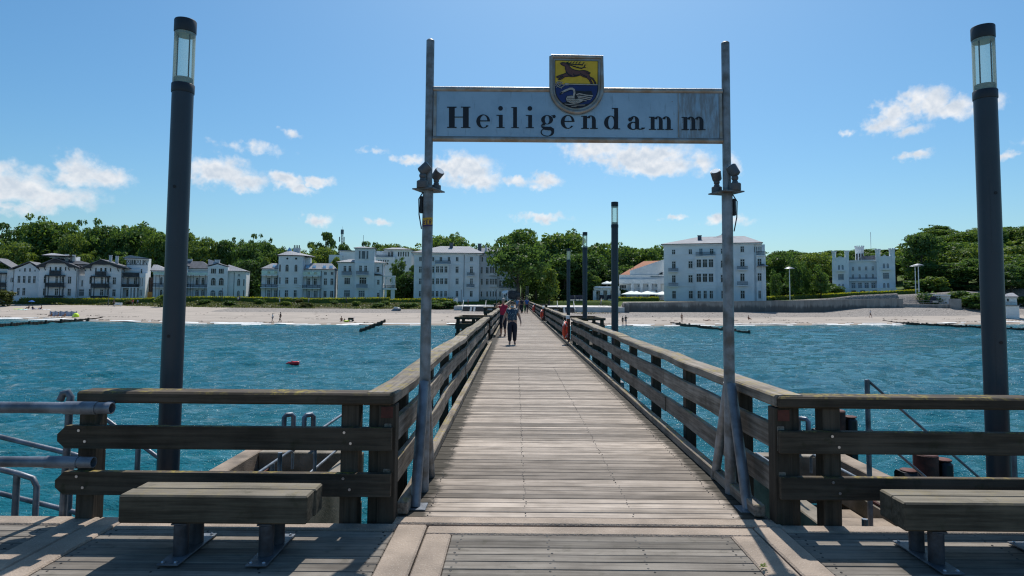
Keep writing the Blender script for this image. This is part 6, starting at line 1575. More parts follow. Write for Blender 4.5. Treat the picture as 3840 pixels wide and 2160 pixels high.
MB().lathe((cx, b.Y + 7, 0), [(r, Z0), (r, Z1 - 2.4), (r * 1.1, Z1 - 1.6), (r * 1.1, Z1 - .4)], 16).build('tower', 'facade', b.root)
for k in range(12):
    a = 2 * math.pi * k / 12; x_, y_ = cx + r * 1.08 * math.cos(a), b.Y + 7 + r * 1.08 * math.sin(a); MB().box(x_ - .22, x_ + .22, y_ - .22, y_ + .22, Z1 - .399, Z1).build('merlon', 'facade', b.root)
for xx, ya in ((562, 380), (610, 378), (655, 380), (562, 448), (615, 448)):
    p_ = b.p(xx, ya); MB().box(p_.x - .22, p_.x + .22, b.Y + 7 - r - .06, b.Y + 7 - r + .3, p_.z - 1.1, p_.z + .2).build('slit_window', 'pane', b.root)
b.tri([(640, 484), (655, 412), (870, 405), (880, 484)], -5, 4, 'roof_slate', 'roof'); p_ = b.p(600, 265, Y=b.Y + 7); MB().tube([(p_.x, b.Y + 7, p_.z - 1), (p_.x, b.Y + 7, b.p(600, 55, Y=b.Y + 7).z)], .09, 8).build('flagpole', 'board_white', b.root)
for o_, y_ in ((0, 0), (718, -8)):
    b.wins([(258 + o_, 297 + o_), (317 + o_, 356 + o_)], 560 + y_, 640 + y_, arch=True, mat='pane_blue'); b.wins([(260 + o_, 358 + o_)], 708 + y_, 803 + y_, nx=3, mat='pane_blue'); b.wins([(263 + o_, 302 + o_), (325 + o_, 362 + o_)], 865 + y_, 942 + y_, arch=True, mat='pane_blue')
    b.box('balcony', 'trim', 238 + o_, 380 + o_, 640 + y_, 668 + y_, 1.0, 1.0); b.box('oriel', 'facade', 238 + o_, 375 + o_, 690 + y_, 822 + y_, -.05, .35)
b.wins([(485, 523), (590, 630), (695, 735), (803, 842)], 590, 655, dy=-1.5, mat='pane_blue'); b.wins([(487, 525), (593, 632), (700, 738), (805, 843)], 712, 782, dy=-1.5, arch=True, mat='pane_blue'); b.wins([(477, 545), (583, 652), (690, 762), (797, 866)], 850, 942, dy=-1.5, mat='pane_blue', nx=2)
b.balcony(445, 890, 768, 800, -1.5, 1.3, 'pane_blue'); b.box('balcony_base', 'trim', 445, 890, 803, 822, -.2, 1.2)
b.wall(175, 1195, 985, 1062, 4, 4.0, 'facade_b', 1.5); b.wall(70, 200, 950, 1062, 4.5, 3, 'seawall', 1.5); b.box('coping', 'trim', 60, 225, 945, 951, 4.7, 3.4); b.wall(1200, 1330, 965, 1062, 2, 3, 'seawall', 1.5)
X0, X1, Z0, Z1 = b.ext(180, 1190, 945, 984); q = MB().box(X0, X1, b.Y - 4.05, b.Y - 3.8, Z1 - .18, Z1)
n = 60
for i in range(n): xx = X0 + (X1 - X0) * (i + .5) / n; q.box(xx - .11, xx + .11, b.Y - 4.02, b.Y - 3.83, Z0, Z1 - .18)
q.build('balustrade', 'trim', b.root)
b.wins([(410, 442), (598, 612), (705, 720), (748, 762), (925, 955), (1005, 1028), (335, 358)], 1008, 1050, dy=4, nx=1, tr=0, sill=False, mat='pane_blue')

b.face(1.)
# kiosk and lifeguard hut
b = Fac('kiosk', 'small white flat-roofed kiosk on the platform at the end of the sea wall', 171, 3480, 1000, 5.175, 270, 695, 'kiosk', None)
b.wall(120, 430, 566, 695, 0, 4, 'white_paint', 1); b.box('roof', 'white_paint', 92, 443, 543, 565, .8, 5.5)
for i in range(4):
    for j in (0, 1): b.win(165 + 45 * j, 192 + 45 * j, 575 + 30 * i, 594 + 30 * i, nx=1, tr=0, sill=False)
b.face(1.)
b = Fac('lifeguard_hut', 'two-storey white lifeguard hut at the right edge beside the lamp post', 152, 3480, 1000, 5.175, 1600, 930, 'hut', None)
b.wall(1360, 1725, 580, 750, 0, 3, 'white_paint', 0); b.wall(1340, 1770, 752, 930, .8, 4, 'white_paint', 1); b.hip(1320, 1760, 578, 1500, 1560, 508, 3, .6, 'roof_metal'); b.box('deck', 'frame_dark', 1330, 1780, 744, 756, 1.2, 4.5)
b.win(1530, 1572, 620, 675, nx=1, tr=0, sill=False); b.box('railing', 'galvanised', 1345, 1735, 682, 690, 1.1, .05)
for xx in (1345, 1480, 1610, 1735): b.posts((xx,), 685, 744, 1.1, .06, 'galvanised')
b.box('door', 'white_paint', 1615, 1712, 775, 925, .86, .05); b.box('door', 'white_paint', 1505, 1608, 775, 925, .86, .05); p_ = b.p(1480, 575); MB().tube([(p_.x, 153, p_.z), (p_.x, 153, b.p(1480, 390).z)], .06, 8).build('flagpole', 'board_white', b.root)

b.face(1.)
# ------------------------------------------------------------------ promenade furniture
def disc_lamp(u, v0, v1, Y, w, label):
    a, c = at(u, v0, Y), at(u, v1, Y); x = a.x
    t = thing('promenade_lamp', (x, Y, c.z), label, 'street lamp', 'disc-topped promenade lamps')
    MB().tube([(x, Y, min(c.z, gz(x, Y)) - .5), (x, Y, a.z - .5)], [.15, .11], 12).build('pole', 'board_white', t, True)
    MB().lathe((x, Y, a.z), [(.12, -.55), (w * .42, -.62), (w * .5, -.60), (w * .5, -.55), (w * .3, -.25), (w * .22, -.20)], 24).build('shade', 'galvanised', t, True)
    MB().lathe((x, Y, a.z), [(w * .16, -.195), (w * .20, -.12), (w * .14, -.03), (w * .05, 0)], 20).build('cap', 'spot_grey', t, True)
disc_lamp(2859, 990, 1129, 162, 2.9, 'disc-topped lamp at the right corner of the big hotel')
disc_lamp(2960, 1000, 1126, 170, 2.7, 'disc-topped lamp in front of the poplars')
disc_lamp(3431, 992, 1108, 182, 2.9, 'disc-topped lamp right of the castle, shorter of the pair')
disc_lamp(3443, 988, 1109, 176, 2.9, 'disc-topped lamp right of the castle, taller of the pair')
def mast(u, v0, v1, Y, label, r=.06, mat='antenna'):
    a, c = at(u, v0, Y), at(u, v1, Y); t = thing('post', (a.x, Y, c.z), label, 'post', 'thin posts along the promenade')
    MB().tube([(a.x, Y, gz(a.x, Y) - .4), (a.x, Y, a.z)], r, 8).build('shaft', mat, t, True)
    MB().lathe((a.x, Y, a.z), [(r * 1.5, 0), (r * 1.5, .12)], 8).build('cap', mat, t)
for u_, v0, v1, lb in ((408, 1095, 1127, 'thin dark post at the hoarding left of the arched villa'), (834, 1082, 1130, 'thin dark post in front of the arched villa'), (1425, 1090, 1133, 'thin dark post in front of the portico'), (1730, 1088, 1142, 'thin dark post by the info board'), (1862, 1088, 1142, 'thin dark post left of the boulder'),
                       (1973, 1075, 1140, 'grey post right of the boulder'), (1980, 1075, 1142, 'slim white flag post right of the boulder')):
    mast(u_, v0, v1, 157, lb, .07)
t = thing('info_board', at(1708, 1136, 156), 'white info board on two blue legs left of the pier end', 'info board'); a, c = at(1701, 1117, 156), at(1716, 1136, 156)
MB().box(a.x, c.x, 156, 156.08, c.z, a.z).build('panel', 'board_white', t)
for x_ in (a.x + .05, c.x - .05): MB().box(x_ - .05, x_ + .05, 156.085, 156.18, gz(x_, 156) - .3, a.z - .05).build('leg', 'cloth_blue', t)
MB().box(a.x + .15, a.x + .40, 155.985, 155.998, a.z - .35, a.z - .15).build('mark', 'black', t)
t = thing('slanted_board', at(1892, 1112, 158), 'white slanted board on a slim pole by the boulder', 'board'); a = at(1893, 1093, 158)
MB().add([(a.x - .75, 157.6, a.z - .45), (a.x + .6, 157.6, a.z - .30), (a.x + .75, 158.4, a.z + .35), (a.x - .5, 158.4, a.z + .15)], [(0, 1, 2, 3)]).prism([(a.x - .75, 157.6, a.z - .52), (a.x + .6, 157.6, a.z - .37), (a.x + .75, 158.4, a.z + .28), (a.x - .5, 158.4, a.z + .08)], (0, 0, .05)).build('panel', 'board_white', t)
MB().tube([(a.x - .3, 158, gz(a.x, 158) - .3), (a.x - .3, 158, a.z - .2)], .05, 8).build('pole', 'board_white', t, True); MB().tube([(a.x + .75, 158, gz(a.x, 158) - .3), (a.x + .75, 158, a.z + .3)], .06, 8).build('pole', 'board_white', t, True)
t = thing('boulder', at(1925, 1120, 160), 'big dark memorial boulder below the large tree', 'boulder'); a, c = at(1899, 1088, 160), at(1951, 1122, 160)
q = MB().ball(((a.x + c.x) / 2, 160.5, (a.z + c.z) / 2), 1., 16, 11, ((c.x - a.x) / 2, .9, (a.z - c.z) / 2 + .15))
q.v = [(x + .12 * math.sin(z * 3 + x), y, min(z, a.z - .05) + .06 * math.sin(x * 5)) for x, y, z in q.v]; q.build('rock', 'monument', t, True)

def beach_chair(p, w, label, mat='basket_blue', face=0.):
    t = thing('beach_chair', p, label, 'beach chair', 'hooded beach chairs')
    x, y, z = p; q = MB()
    q.prism([(x - w / 2, y - .35, z), (x - w / 2, y + .5, z), (x - w / 2, y + .35, z + 1.55), (x - w / 2, y - .15, z + 1.6), (x - w / 2, y - .05, z + .75), (x - w / 2, y - .4, z + .6)], (w, 0, 0)); q.build('hood', mat, t)
    MB().box(x - w / 2 + .06, x + w / 2 - .06, y - .75, y - .41, z, z + .5).build('seat', 'basket_wicker', t)
for x_, y_, Y_, lb in ((1067, 770, 176, 'dark blue hooded beach chair before the pavilion, left one'), (1243, 770, 176, 'dark blue hooded beach chair before the pavilion, right one'), (520, 775, 172.5, 'dark blue hooded beach chair on the lawn beside the lamp posts, left of two'), (598, 775, 172.5, 'dark blue hooded beach chair on the lawn beside the lamp posts, right of two'), (395, 778, 172.5, 'hooded beach chair with pale side half behind a lamp post'), (468, 775, 173, 'pale wicker hooded beach chair between lamp posts'), (2215, 765, 172, 'dark blue hooded beach chair by the parasols')):
    p_ = Jp(x_, y_, Y_); beach_chair(p_, 1.25, lb, 'basket_wicker' if 'pale wicker' in lb else 'basket_blue')
for x_, lb in ((522, 'dark hooded beach chair on the castle lawn, left of three'), (665, 'dark hooded beach chair on the castle lawn, middle of three'), (862, 'dark hooded beach chair on the castle lawn, right of three')):
    p_ = at(3080 + x_ / 4.262, 860 + 1060 / 4.262, 190); beach_chair(p_, 1.2, lb)
p_ = at(3502, 1134, 168); beach_chair(p_, 1.3, 'dark hooded beach chair beside the kiosk')

# antenna mast behind the villas
t = thing('antenna_mast', at(1284, 930, 300), 'lattice radio mast rising behind the trees', 'antenna mast'); a, c = at(1284, 861, 300), at(1284, 935, 300)
q = MB()
for sx in (-.5, .5):
    for sy in (-.5, .5): q.beam((a.x + sx, 300 + sy, c.z - 14), (a.x + sx * .6, 300 + sy * .6, a.z - 2), .12, .12)
for i in range(14):
    z = c.z - 14 + (a.z - 2 - c.z + 14) * i / 14; q.beam((a.x - .5, 299.5, z), (a.x + .5, 299.5, z + 1.2), .08, .08); q.beam((a.x + .5, 299.5, z), (a.x - .5, 299.5, z + 1.2), .08, .08)
q.build('lattice', 'antenna', t); MB().box(a.x - .6, a.x + .6, 299.4, 300.6, a.z - 2.2, a.z).build('panel_antenna', 'galvanised', t)
for s_ in (-1.1, 1.1): MB().box(a.x + s_ - .2, a.x + s_ + .2, 299.2, 299.6, a.z - 6, a.z - 3.6).build('panel_antenna', 'galvanised', t)
MB().tube([(a.x, 300, a.z), (a.x, 300, a.z + 1.5)], .05, 6).build('tip', 'antenna', t)
# ------------------------------------------------------------------ trees
def leaf_quads(q_pts, q_nrm, size, rg):
    """bent leaf-clump faces at points; returns vertex and face arrays"""
    n = len(q_pts); P_ = np.asarray(q_pts); Nn = np.asarray(q_nrm) + rg.normal(0, .55, (n, 3)); Nn /= np.linalg.norm(Nn, axis=1)[:, None] + 1e-9
    t = np.cross(Nn, rg.normal(0, 1, (n, 3))); t /= np.linalg.norm(t, axis=1)[:, None] + 1e-9; bt = np.cross(Nn, t)
    s = size * rg.uniform(.55, 1.35, n)[:, None]
    a = P_ - t * s * rg.uniform(.7, 1.1, n)[:, None]; b_ = P_ - bt * s * rg.uniform(.4, .8, n)[:, None] + Nn * s * .18
    c = P_ + t * s * rg.uniform(.7, 1.1, n)[:, None]; d_ = P_ + bt * s * rg.uniform(.4, .8, n)[:, None] + Nn * s * .18
    V = np.stack([a, b_, c, d_], 1).reshape(-1, 3); F_ = np.arange(n * 4).reshape(n, 4)
    return V, F_
def mesh_np(name, V, F_, mat):
    me = bpy.data.meshes.new(name); me.vertices.add(len(V)); me.vertices.foreach_set('co', V.ravel())
    me.loops.add(F_.size); me.loops.foreach_set('vertex_index', F_.ravel().astype(np.int32)); me.polygons.add(len(F_))
    me.polygons.foreach_set('loop_start', np.arange(0, F_.size, 4, dtype=np.int32)); me.polygons.foreach_set('loop_total', np.full(len(F_), 4, dtype=np.int32))
    me.update(calc_edges=True); me.materials.append(MATS[mat]); return me
TREES = {}
def tree_mesh(kind, var, mat):
    """crown (16 m tall, about 13 m wide) and trunk for one tree form"""
    key = (kind, var, mat)
    if key in TREES: return TREES[key]
    rg = np.random.default_rng(hash((kind, var)) % 9999 if False else {'broad': 10, 'tall': 40, 'poplar': 70, 'open': 100, 'bush': 130, 'small': 160}[kind] + var)
    lob = []
    if kind == 'broad':
        for i in range(17):
            a = rg.uniform(0, 6.28); zz = rg.uniform(5.2, 13.6); rmax = 6.2 * math.sqrt(max(.05, 1 - ((zz - 8.3) / 6.6) ** 2)); rr = rmax * rg.uniform(.35, .78)
            lob.append((rr * math.cos(a), rr * math.sin(a), zz, rg.uniform(1.5, 2.7), rg.uniform(1.1, 1.9)))
        for i in range(14):
            a = rg.uniform(0, 6.28); zz = rg.uniform(5.5, 15); rr = 6.6 * math.sqrt(max(.06, 1 - ((zz - 8.3) / 7.4) ** 2)) * rg.uniform(.78, 1.0); s_ = rg.uniform(.6, 1.2); lob.append((rr * math.cos(a), rr * math.sin(a), zz, s_, s_ * .7))
        lob += [(0, 0, 9, 4.6, 4.2), (1.5, .5, 12.4, 2.6, 1.9), (-1.6, -.4, 12.2, 2.4, 1.8)]; n, size = 5200, .37
    elif kind == 'tall':
        for i in range(16):
            a = rg.uniform(0, 6.28); zz = rg.uniform(4.2, 14.4); rmax = 4.6 * math.sqrt(max(.05, 1 - ((zz - 8.6) / 7.6) ** 2)); rr = rmax * rg.uniform(.3, .8)
            lob.append((rr * math.cos(a), rr * math.sin(a), zz, rg.uniform(1.3, 2.3), rg.uniform(1.1, 2.0)))
        for i in range(14):
            a = rg.uniform(0, 6.28); zz = rg.uniform(5, 15.6); rr = 5.0 * math.sqrt(max(.06, 1 - ((zz - 8.6) / 8.) ** 2)) * rg.uniform(.78, 1.0); s_ = rg.uniform(.5, 1.1); lob.append((rr * math.cos(a), rr * math.sin(a), zz, s_, s_ * .7))
        lob += [(0, 0, 8.5, 3.4, 5.5)]; n, size = 4400, .37
    elif kind == 'poplar':
        for i in range(20):
            a = rg.uniform(0, 6.28); zz = rg.uniform(2.6, 14.6); rmax = 5.4 * min(1, .35 + .2 * zz) * math.sqrt(max(.06, 1 - ((zz - 7) / 9.) ** 2)); rr = rmax * rg.uniform(.3, .75)
            lob.append((rr * math.cos(a), rr * math.sin(a), zz, rg.uniform(1.3, 2.2), rg.uniform(1.8, 2.8)))
        lob += [(0, 0, 8, 3.2, 6.0)]; n, size = 3200, .42
    elif kind == 'open':
        for i in range(13):
            a = rg.uniform(0, 6.28); zz = rg.uniform(9, 15); rr = rg.uniform(1.2, 5.2)
            lob.append((rr * math.cos(a), rr * math.sin(a), zz, rg.uniform(1.1, 2.0), rg.uniform(.6, 1.1)))
        n, size = 1500, .40
    elif kind == 'small':
        for i in range(14):
            a = rg.uniform(0, 6.28); zz = rg.uniform(3.0, 14.3); rmax = 5.8 * math.sqrt(max(.05, 1 - (max(0, zz - 5) / 10.5) ** 2)); rr = rmax * rg.uniform(.3, .8)
            lob.append((rr * math.cos(a), rr * math.sin(a), zz, rg.uniform(1.5, 2.6), rg.uniform(1.2, 2.2)))
        lob += [(0, 0, 7.5, 3.6, 5.5)]; n, size = 2200, .55
    else:
        for i in range(12):
            a = rg.uniform(0, 6.28); zz = rg.uniform(2, 12); rmax = 6 * math.sqrt(max(.05, 1 - (zz / 15) ** 2)); rr = rmax * rg.uniform(.3, .8)
            lob.append((rr * math.cos(a), rr * math.sin(a), zz, rg.uniform(1.8, 3.0), rg.uniform(2, 3.4)))
        lob += [(0, 0, 5, 4.4, 6)]; n, size = 1500, .8
    L_ = np.array(lob); w = L_[:, 3] ** 2; pick = rg.choice(len(L_), n, p=w / w.sum()); lo = L_[pick]
    d = rg.normal(0, 1, (n, 3)); d[:, 2] = np.where(rg.random(n) < .25, -np.abs(d[:, 2]), np.abs(d[:, 2]) * .9 + d[:, 2] * .1); d /= np.linalg.norm(d, axis=1)[:, None]
    f = rg.uniform(.72, 1.08, n)
    P_ = lo[:, :3] + d * np.stack([lo[:, 3], lo[:, 3], lo[:, 4]], 1) * f[:, None]
    P_ += rg.normal(0, .12, P_.shape); P_[:, 2] = np.maximum(P_[:, 2], .15)
    V, F_ = leaf_quads(P_, d, size, rg)
    V[:, 2] *= 16 / max(V[:, 2].max(), 1)
    cr = mesh_np('crown', V, F_, mat)
    q = MB()
    if kind == 'bush':
        for i in range(5):
            a = rg.uniform(0, 6.28); q.tube([(0, 0, -.6), (1.2 * math.cos(a), 1.2 * math.sin(a), 4), (2.4 * math.cos(a), 2.4 * math.sin(a), 8)], [.25, .18, .06], 5)
    else:
        top = 10.5 if kind != 'open' else 12
        q.tube([(0, 0, -.8), (.05, .03, 2.5), (-.1, .1, 6), (.1, 0, top)], [.50, .38, .28, .08], 7)
        for i in range(7):
            a = rg.uniform(0, 6.28); z0 = rg.uniform(3.5, 8.5); r1 = rg.uniform(2.2, 4.4)
            q.tube([(0, 0, z0), (r1 * .45 * math.cos(a), r1 * .45 * math.sin(a), z0 + 1.3), (r1 * math.cos(a), r1 * math.sin(a), z0 + 3.2)], [.17, .11, .04], 5)
    if kind == 'open':
        zs_ = 16 / max(V[:, 2].max(), 16)
        for l_ in lob: q.tube([(0, 0, l_[2] * .5), (l_[0] * .5, l_[1] * .5, l_[2] * .8), (l_[0], l_[1], l_[2] * zs_)], [.2, .14, .06], 5)
    tr = q.mesh('trunk', 'bark', 'all')
    TREES[key] = (cr, tr); return TREES[key]
def tree_at(x, y, zb, H, W, kind, var, mat, label, group, name='tree', cat='tree', rz=None):
    cr, tr = tree_mesh(kind, var, mat)
    t = thing(name, (x, y, zb), label, cat, group, rz if rz is not None else random.uniform(0, 6.28)); t.scale = (W / 13, W / 13, H / 16)
    for nm_, me_ in (('crown', cr), ('trunk' if kind != 'bush' else 'stem', tr)):
        o = bpy.data.objects.new(nm_, me_); C.objects.link(o); o.parent = t
    return t
def tree(u, vt, w, Y, kind, var, mat, label, group='trees behind the seafront', name='tree', cat='tree', vb=None):
    p = at(u, vt, Y); zb = gz(p.x, Y)
    if vb: zb = max(zb - 1.5, min(zb + 3, at(u, vb, Y).z))
    if kind in ('broad', 'tall', 'open'): w = w * 1.25
    return tree_at(p.x, Y, zb, max(1.2, p.z - zb), w * Y / FPX, kind, var, mat, label, group, name, cat)
GW = 'trees of the wood behind the villas'; GP = 'trees of the park behind the pier end'; GR = 'trees round the castle'
T = [(-10, 832, 120, 200, 'open', 0, 'leaf_dark', 'half-bare tree cut by the left picture edge', GW),
     (130, 803, 165, 205, 'broad', 0, 'leaf_green', 'tall round-crowned tree above the far left villa, highest of the wood', GW),
     (48, 895, 130, 190, 'broad', 1, 'leaf_light', 'light green tree behind the roof of the far left villa', GW),
     (238, 828, 150, 212, 'broad', 2, 'leaf_green', 'broad tree right of the tallest one at the left', GW),
     (270, 868, 90, 196, 'broad', 1, 'leaf_light', 'bluish light tree behind the left gable of the twin-gable villa', GW),
     (330, 822, 90, 222, 'tall', 0, 'leaf_dark', 'dark tree behind the middle of the twin-gable villa', GW),
     (405, 820, 150, 208, 'broad', 3, 'leaf_green', 'broad tree above the right gable of the twin-gable villa', GW),
     (455, 862, 110, 200, 'tall', 1, 'leaf_green', 'tree left of the lookout tower', GW),
     (520, 828, 160, 206, 'broad', 4, 'leaf_green', 'big tree above the lookout tower', GW),
     (590, 850, 110, 200, 'broad', 0, 'leaf_green', 'tree just left of the left lamp post', GW),
     (650, 862, 120, 206, 'tall', 0, 'leaf_dark', 'tree hidden partly by the left lamp post', GW),
     (719, 868, 44, 215, 'open', 1, 'leaf_dark', 'small tufted tree sticking up right of the left lamp post', GW),
     (760, 876, 130, 204, 'broad', 1, 'leaf_light', 'light tree above the slate roof of the arched villa', GW),
     (850, 888, 90, 206, 'tall', 1, 'leaf_green', 'slim tree above the chimney of the arched villa', GW),
     (928, 905, 110, 198, 'broad', 2, 'leaf_dark', 'dark tree in the gap between arched villa and tower villa', GW),
     (940, 960, 110, 186, 'broad', 3, 'leaf_dark', 'lower dark tree in the gap between arched villa and tower villa', GW),
     (985, 874, 100, 212, 'tall', 0, 'leaf_dark', 'pointed dark tree left of the domed tower', GW),
     (925, 895, 60, 220, 'open', 0, 'leaf_green', 'thin-crowned tree left of the domed tower', GW),
     (1005, 960, 60, 186, 'small', 0, 'leaf_light', 'yellowish tree beside the domed tower', GW),
     (1050, 922, 110, 210, 'broad', 4, 'leaf_green', 'tree behind the domed tower', GW),
     (1125, 925, 110, 214, 'broad', 0, 'leaf_light', 'tree right of the tower chimney', GW),
     (1215, 868, 92, 222, 'open', 1, 'leaf_dark', 'umbrella-shaped tree above the skylight roof', GW),
     (1205, 915, 120, 206, 'broad', 1, 'leaf_light', 'bright tree below the umbrella-shaped one', GW),
     (1165, 955, 110, 192, 'small', 1, 'leaf_light', 'bright shrubby tree just above the skylights', GW),
     (1290, 905, 66, 224, 'tall', 1, 'leaf_dark', 'tree at the foot of the radio mast', GW),
     (1255, 960, 70, 198, 'small', 0, 'leaf_light', 'tree before the low flat-roofed house', GW),
     (1390, 904, 90, 232, 'open', 0, 'leaf_green', 'thin tree behind the belvedere', GW),
     (1460, 912, 140, 236, 'broad', 2, 'leaf_light', 'tree behind the house with tall windows, left one', GW),
     (1540, 910, 130, 238, 'broad', 3, 'leaf_light', 'tree behind the house with tall windows, right one', GW),
     (1497, 962, 72, 188, 'tall', 0, 'leaf_dark', 'dark slim tree right of the portico villa', GW),
     (1520, 1015, 90, 182, 'small', 1, 'leaf_dark', 'low dark tree between portico villa and hotel', GW),
     (1560, 985, 60, 186, 'tall', 1, 'leaf_dark', 'dark tree behind the left gate post', GW),
     (1682, 868, 175, 222, 'broad', 4, 'leaf_green', 'big round tree above the left hotel roof', GP),
     (1620, 905, 110, 226, 'broad', 0, 'leaf_green', 'tree left of the round one above the left hotel roof', GP),
     (1795, 908, 120, 226, 'broad', 1, 'leaf_green', 'tree behind the right chimney of the left hotel', GP),
     (1962, 858, 165, 205, 'broad', 2, 'leaf_green', 'tall tree behind the big dark one above the pier end', GP),
     (1945, 890, 205, 166, 'broad', 3, 'leaf_dark', 'very large dark tree standing above the pier end', GP),
     (2045, 880, 150, 200, 'broad', 0, 'leaf_green', 'tree between the two tallest of the park', GP),
     (2118, 856, 190, 204, 'broad', 4, 'leaf_green', 'tall broad tree behind the farthest lamp posts', GP),
     (2060, 1005, 105, 170, 'small', 0, 'leaf_light', 'light green small tree right of the big dark one', GP),
     (2010, 985, 120, 176, 'broad', 1, 'leaf_green', 'mid-green tree behind the light small one', GP),
     (2120, 950, 150, 186, 'broad', 2, 'leaf_dark', 'dark tree behind the lawn between the lamp posts', GP),
     (2190, 935, 150, 190, 'broad', 3, 'leaf_dark', 'dark tree left of the nearest far lamp post', GP),
     (2235, 905, 150, 202, 'broad', 1, 'leaf_green', 'tree behind the nearest of the far lamp posts', GP),
     (2222, 1020, 80, 182, 'small', 1, 'leaf_light', 'light small tree left of the pavilion', GP),
     (2310, 918, 130, 212, 'broad', 4, 'leaf_green', 'tree above the left end of the tiled roof', GP),
     (2330, 905, 120, 222, 'broad', 0, 'leaf_green', 'tree behind the tiled roof', GP),
     (2400, 930, 120, 216, 'broad', 2, 'leaf_green', 'tree above the ridge of the tiled roof', GP),
     (2455, 920, 115, 212, 'tall', 0, 'leaf_green', 'tree at the left corner of the big hotel roof', GP),
     (2905, 1008, 60, 176, 'poplar', 0, 'leaf_dark', 'small poplar just right of the big hotel', GR),
     (2893, 955, 110, 300, 'broad', 0, 'leaf_dark', 'far tree right of the big hotel', GR),
     (2975, 940, 85, 178, 'poplar', 1, 'leaf_dark', 'tall dark poplar left of the castle, tallest of its row', GR),
     (3017, 975, 66, 180, 'poplar', 0, 'leaf_dark', 'second poplar of the row left of the castle', GR),
     (3076, 988, 88, 176, 'poplar', 1, 'leaf_green', 'poplar closest to the castle on its left', GR),
     (3050, 945, 130, 215, 'broad', 1, 'leaf_light', 'light tree behind the poplars', GR),
     (3110, 950, 120, 225, 'broad', 3, 'leaf_green', 'tree behind the left castle turret', GR),
     (3452, 866, 165, 200, 'tall', 1, 'leaf_dark', 'tall dark tree just right of the castle', GR),
     (3425, 930, 110, 212, 'tall', 0, 'leaf_green', 'tree between castle and the tall dark tree', GR),
     (3545, 900, 170, 215, 'broad', 4, 'leaf_green', 'broad tree right of the tall dark one', GR),
     (3620, 915, 150, 205, 'broad', 0, 'leaf_light', 'light broad tree above the kiosk', GR),
     (3500, 1035, 120, 186, 'bush', 0, 'leaf_light', 'light bushy tree left of the kiosk', GR),
     (3590, 985, 170, 192, 'broad', 2, 'leaf_dark', 'dark tree behind the kiosk', GR),
     (3675, 960, 150, 190, 'broad', 3, 'leaf_dark', 'dark brownish tree left of the right lamp post', GR),
     (3725, 900, 170, 225, 'broad', 1, 'leaf_green', 'tree behind the right lamp post', GR),
     (3815, 905, 190, 200, 'broad', 0, 'leaf_light', 'tree on the slope at the right picture edge', GR),
     (3790, 985, 150, 180, 'broad', 4, 'leaf_dark', 'dark tree behind the lifeguard hut', GR),
     (3880, 950, 170, 185, 'broad', 2, 'leaf_green', 'tree cut by the right picture edge', GR)]
for a_ in T: tree(*a_)
# the wood goes on behind these
ORD = ['first', 'second', 'third', 'fourth', 'fifth', 'sixth', 'seventh', 'eighth', 'ninth', 'tenth', 'eleventh', 'twelfth', 'thirteenth', 'fourteenth', 'fifteenth', 'sixteenth', 'seventeenth', 'eighteenth', 'nineteenth', 'twentieth']
def fill(n, u0, u1, Y0, Y1, v0, v1, lab, grp_, w0=90, w1=150):
    for i in range(n):
        u_ = u0 + (u1 - u0) * (i + random.uniform(.1, .9)) / n; Y_ = random.uniform(Y0, Y1)
        tree(u_, random.uniform(v0, v1), random.uniform(w0, w1), Y_, random.choice(['broad', 'broad', 'tall']), random.randrange(2), random.choice(['leaf_green', 'leaf_dark', 'leaf_dark', 'leaf_light']), f'{ORD[i]} from the left of the {lab}', grp_)
fill(18, -120, 700, 222, 250, 850, 905, 'back-row trees behind the left villas', 'back rows of the wood behind the left villas')
fill(16, 700, 1560, 226, 262, 915, 945, 'back-row trees behind the middle villas', 'back rows of the wood behind the middle villas')
fill(18, 1560, 2480, 214, 245, 905, 950, 'back-row trees of the park wood', 'back rows of the park wood')
fill(12, 1990, 2480, 190, 205, 960, 1020, 'shaded dark trees in the park wood', 'shaded trees of the park wood', 100, 140)
fill(16, 2850, 3440, 222, 260, 938, 968, 'trees behind the castle', 'trees standing behind the castle')
fill(14, 2860, 3420, 275, 330, 930, 950, 'far ridge trees behind the castle', 'far trees on the ridge behind the castle')
fill(8, 3380, 3720, 225, 262, 900, 945, 'back-row trees right of the castle', 'back rows of trees right of the castle')
fill(16, 3480, 3960, 262, 320, 835, 885, 'trees on the wooded hill at the right', 'trees on the wooded hill at the right')
fill(10, 3440, 3960, 196, 215, 985, 1045, 'low trees at the foot of the wooded hill', 'low trees at the foot of the wooded hill', 80, 120)
fill(8, 0, 560, 186, 200, 930, 985, 'low dark trees between the left villas', 'low trees between the left villas', 70, 110)
def under(n, u0, u1, Y0, Y1, v0, v1, lab, grp_):
    for i in range(n):
        u_ = u0 + (u1 - u0) * (i + random.uniform(.2, .8)) / n
        tree(u_, random.uniform(v0, v1), random.uniform(70, 110), random.uniform(Y0, Y1), 'bush', random.randrange(3), random.choice(['leaf_dark', 'leaf_dark', 'leaf_green']), f'{ORD[i]} from the left of the {lab}', grp_, 'shrub', 'shrub')
under(10, 1975, 2470, 186, 192, 1045, 1080, 'dark bushes under the park trees', 'bushes under the park trees')
under(9, -40, 600, 184, 190, 1040, 1070, 'dark bushes behind the left villas', 'bushes behind the left villas')
under(4, 915, 1000, 182, 188, 1030, 1060, 'dark bushes between arched villa and domed tower', 'bushes in the gap of the villas')
under(5, 1470, 1580, 183, 188, 1060, 1085, 'dark bushes between portico and left hotel', 'bushes beside the left hotel')
under(9, 2860, 3140, 190, 205, 1055, 1080, 'dark bushes left of the castle', 'bushes left of the castle')
under(9, 3400, 3900, 184, 192, 1035, 1070, 'dark bushes right of the castle', 'bushes right of the castle')
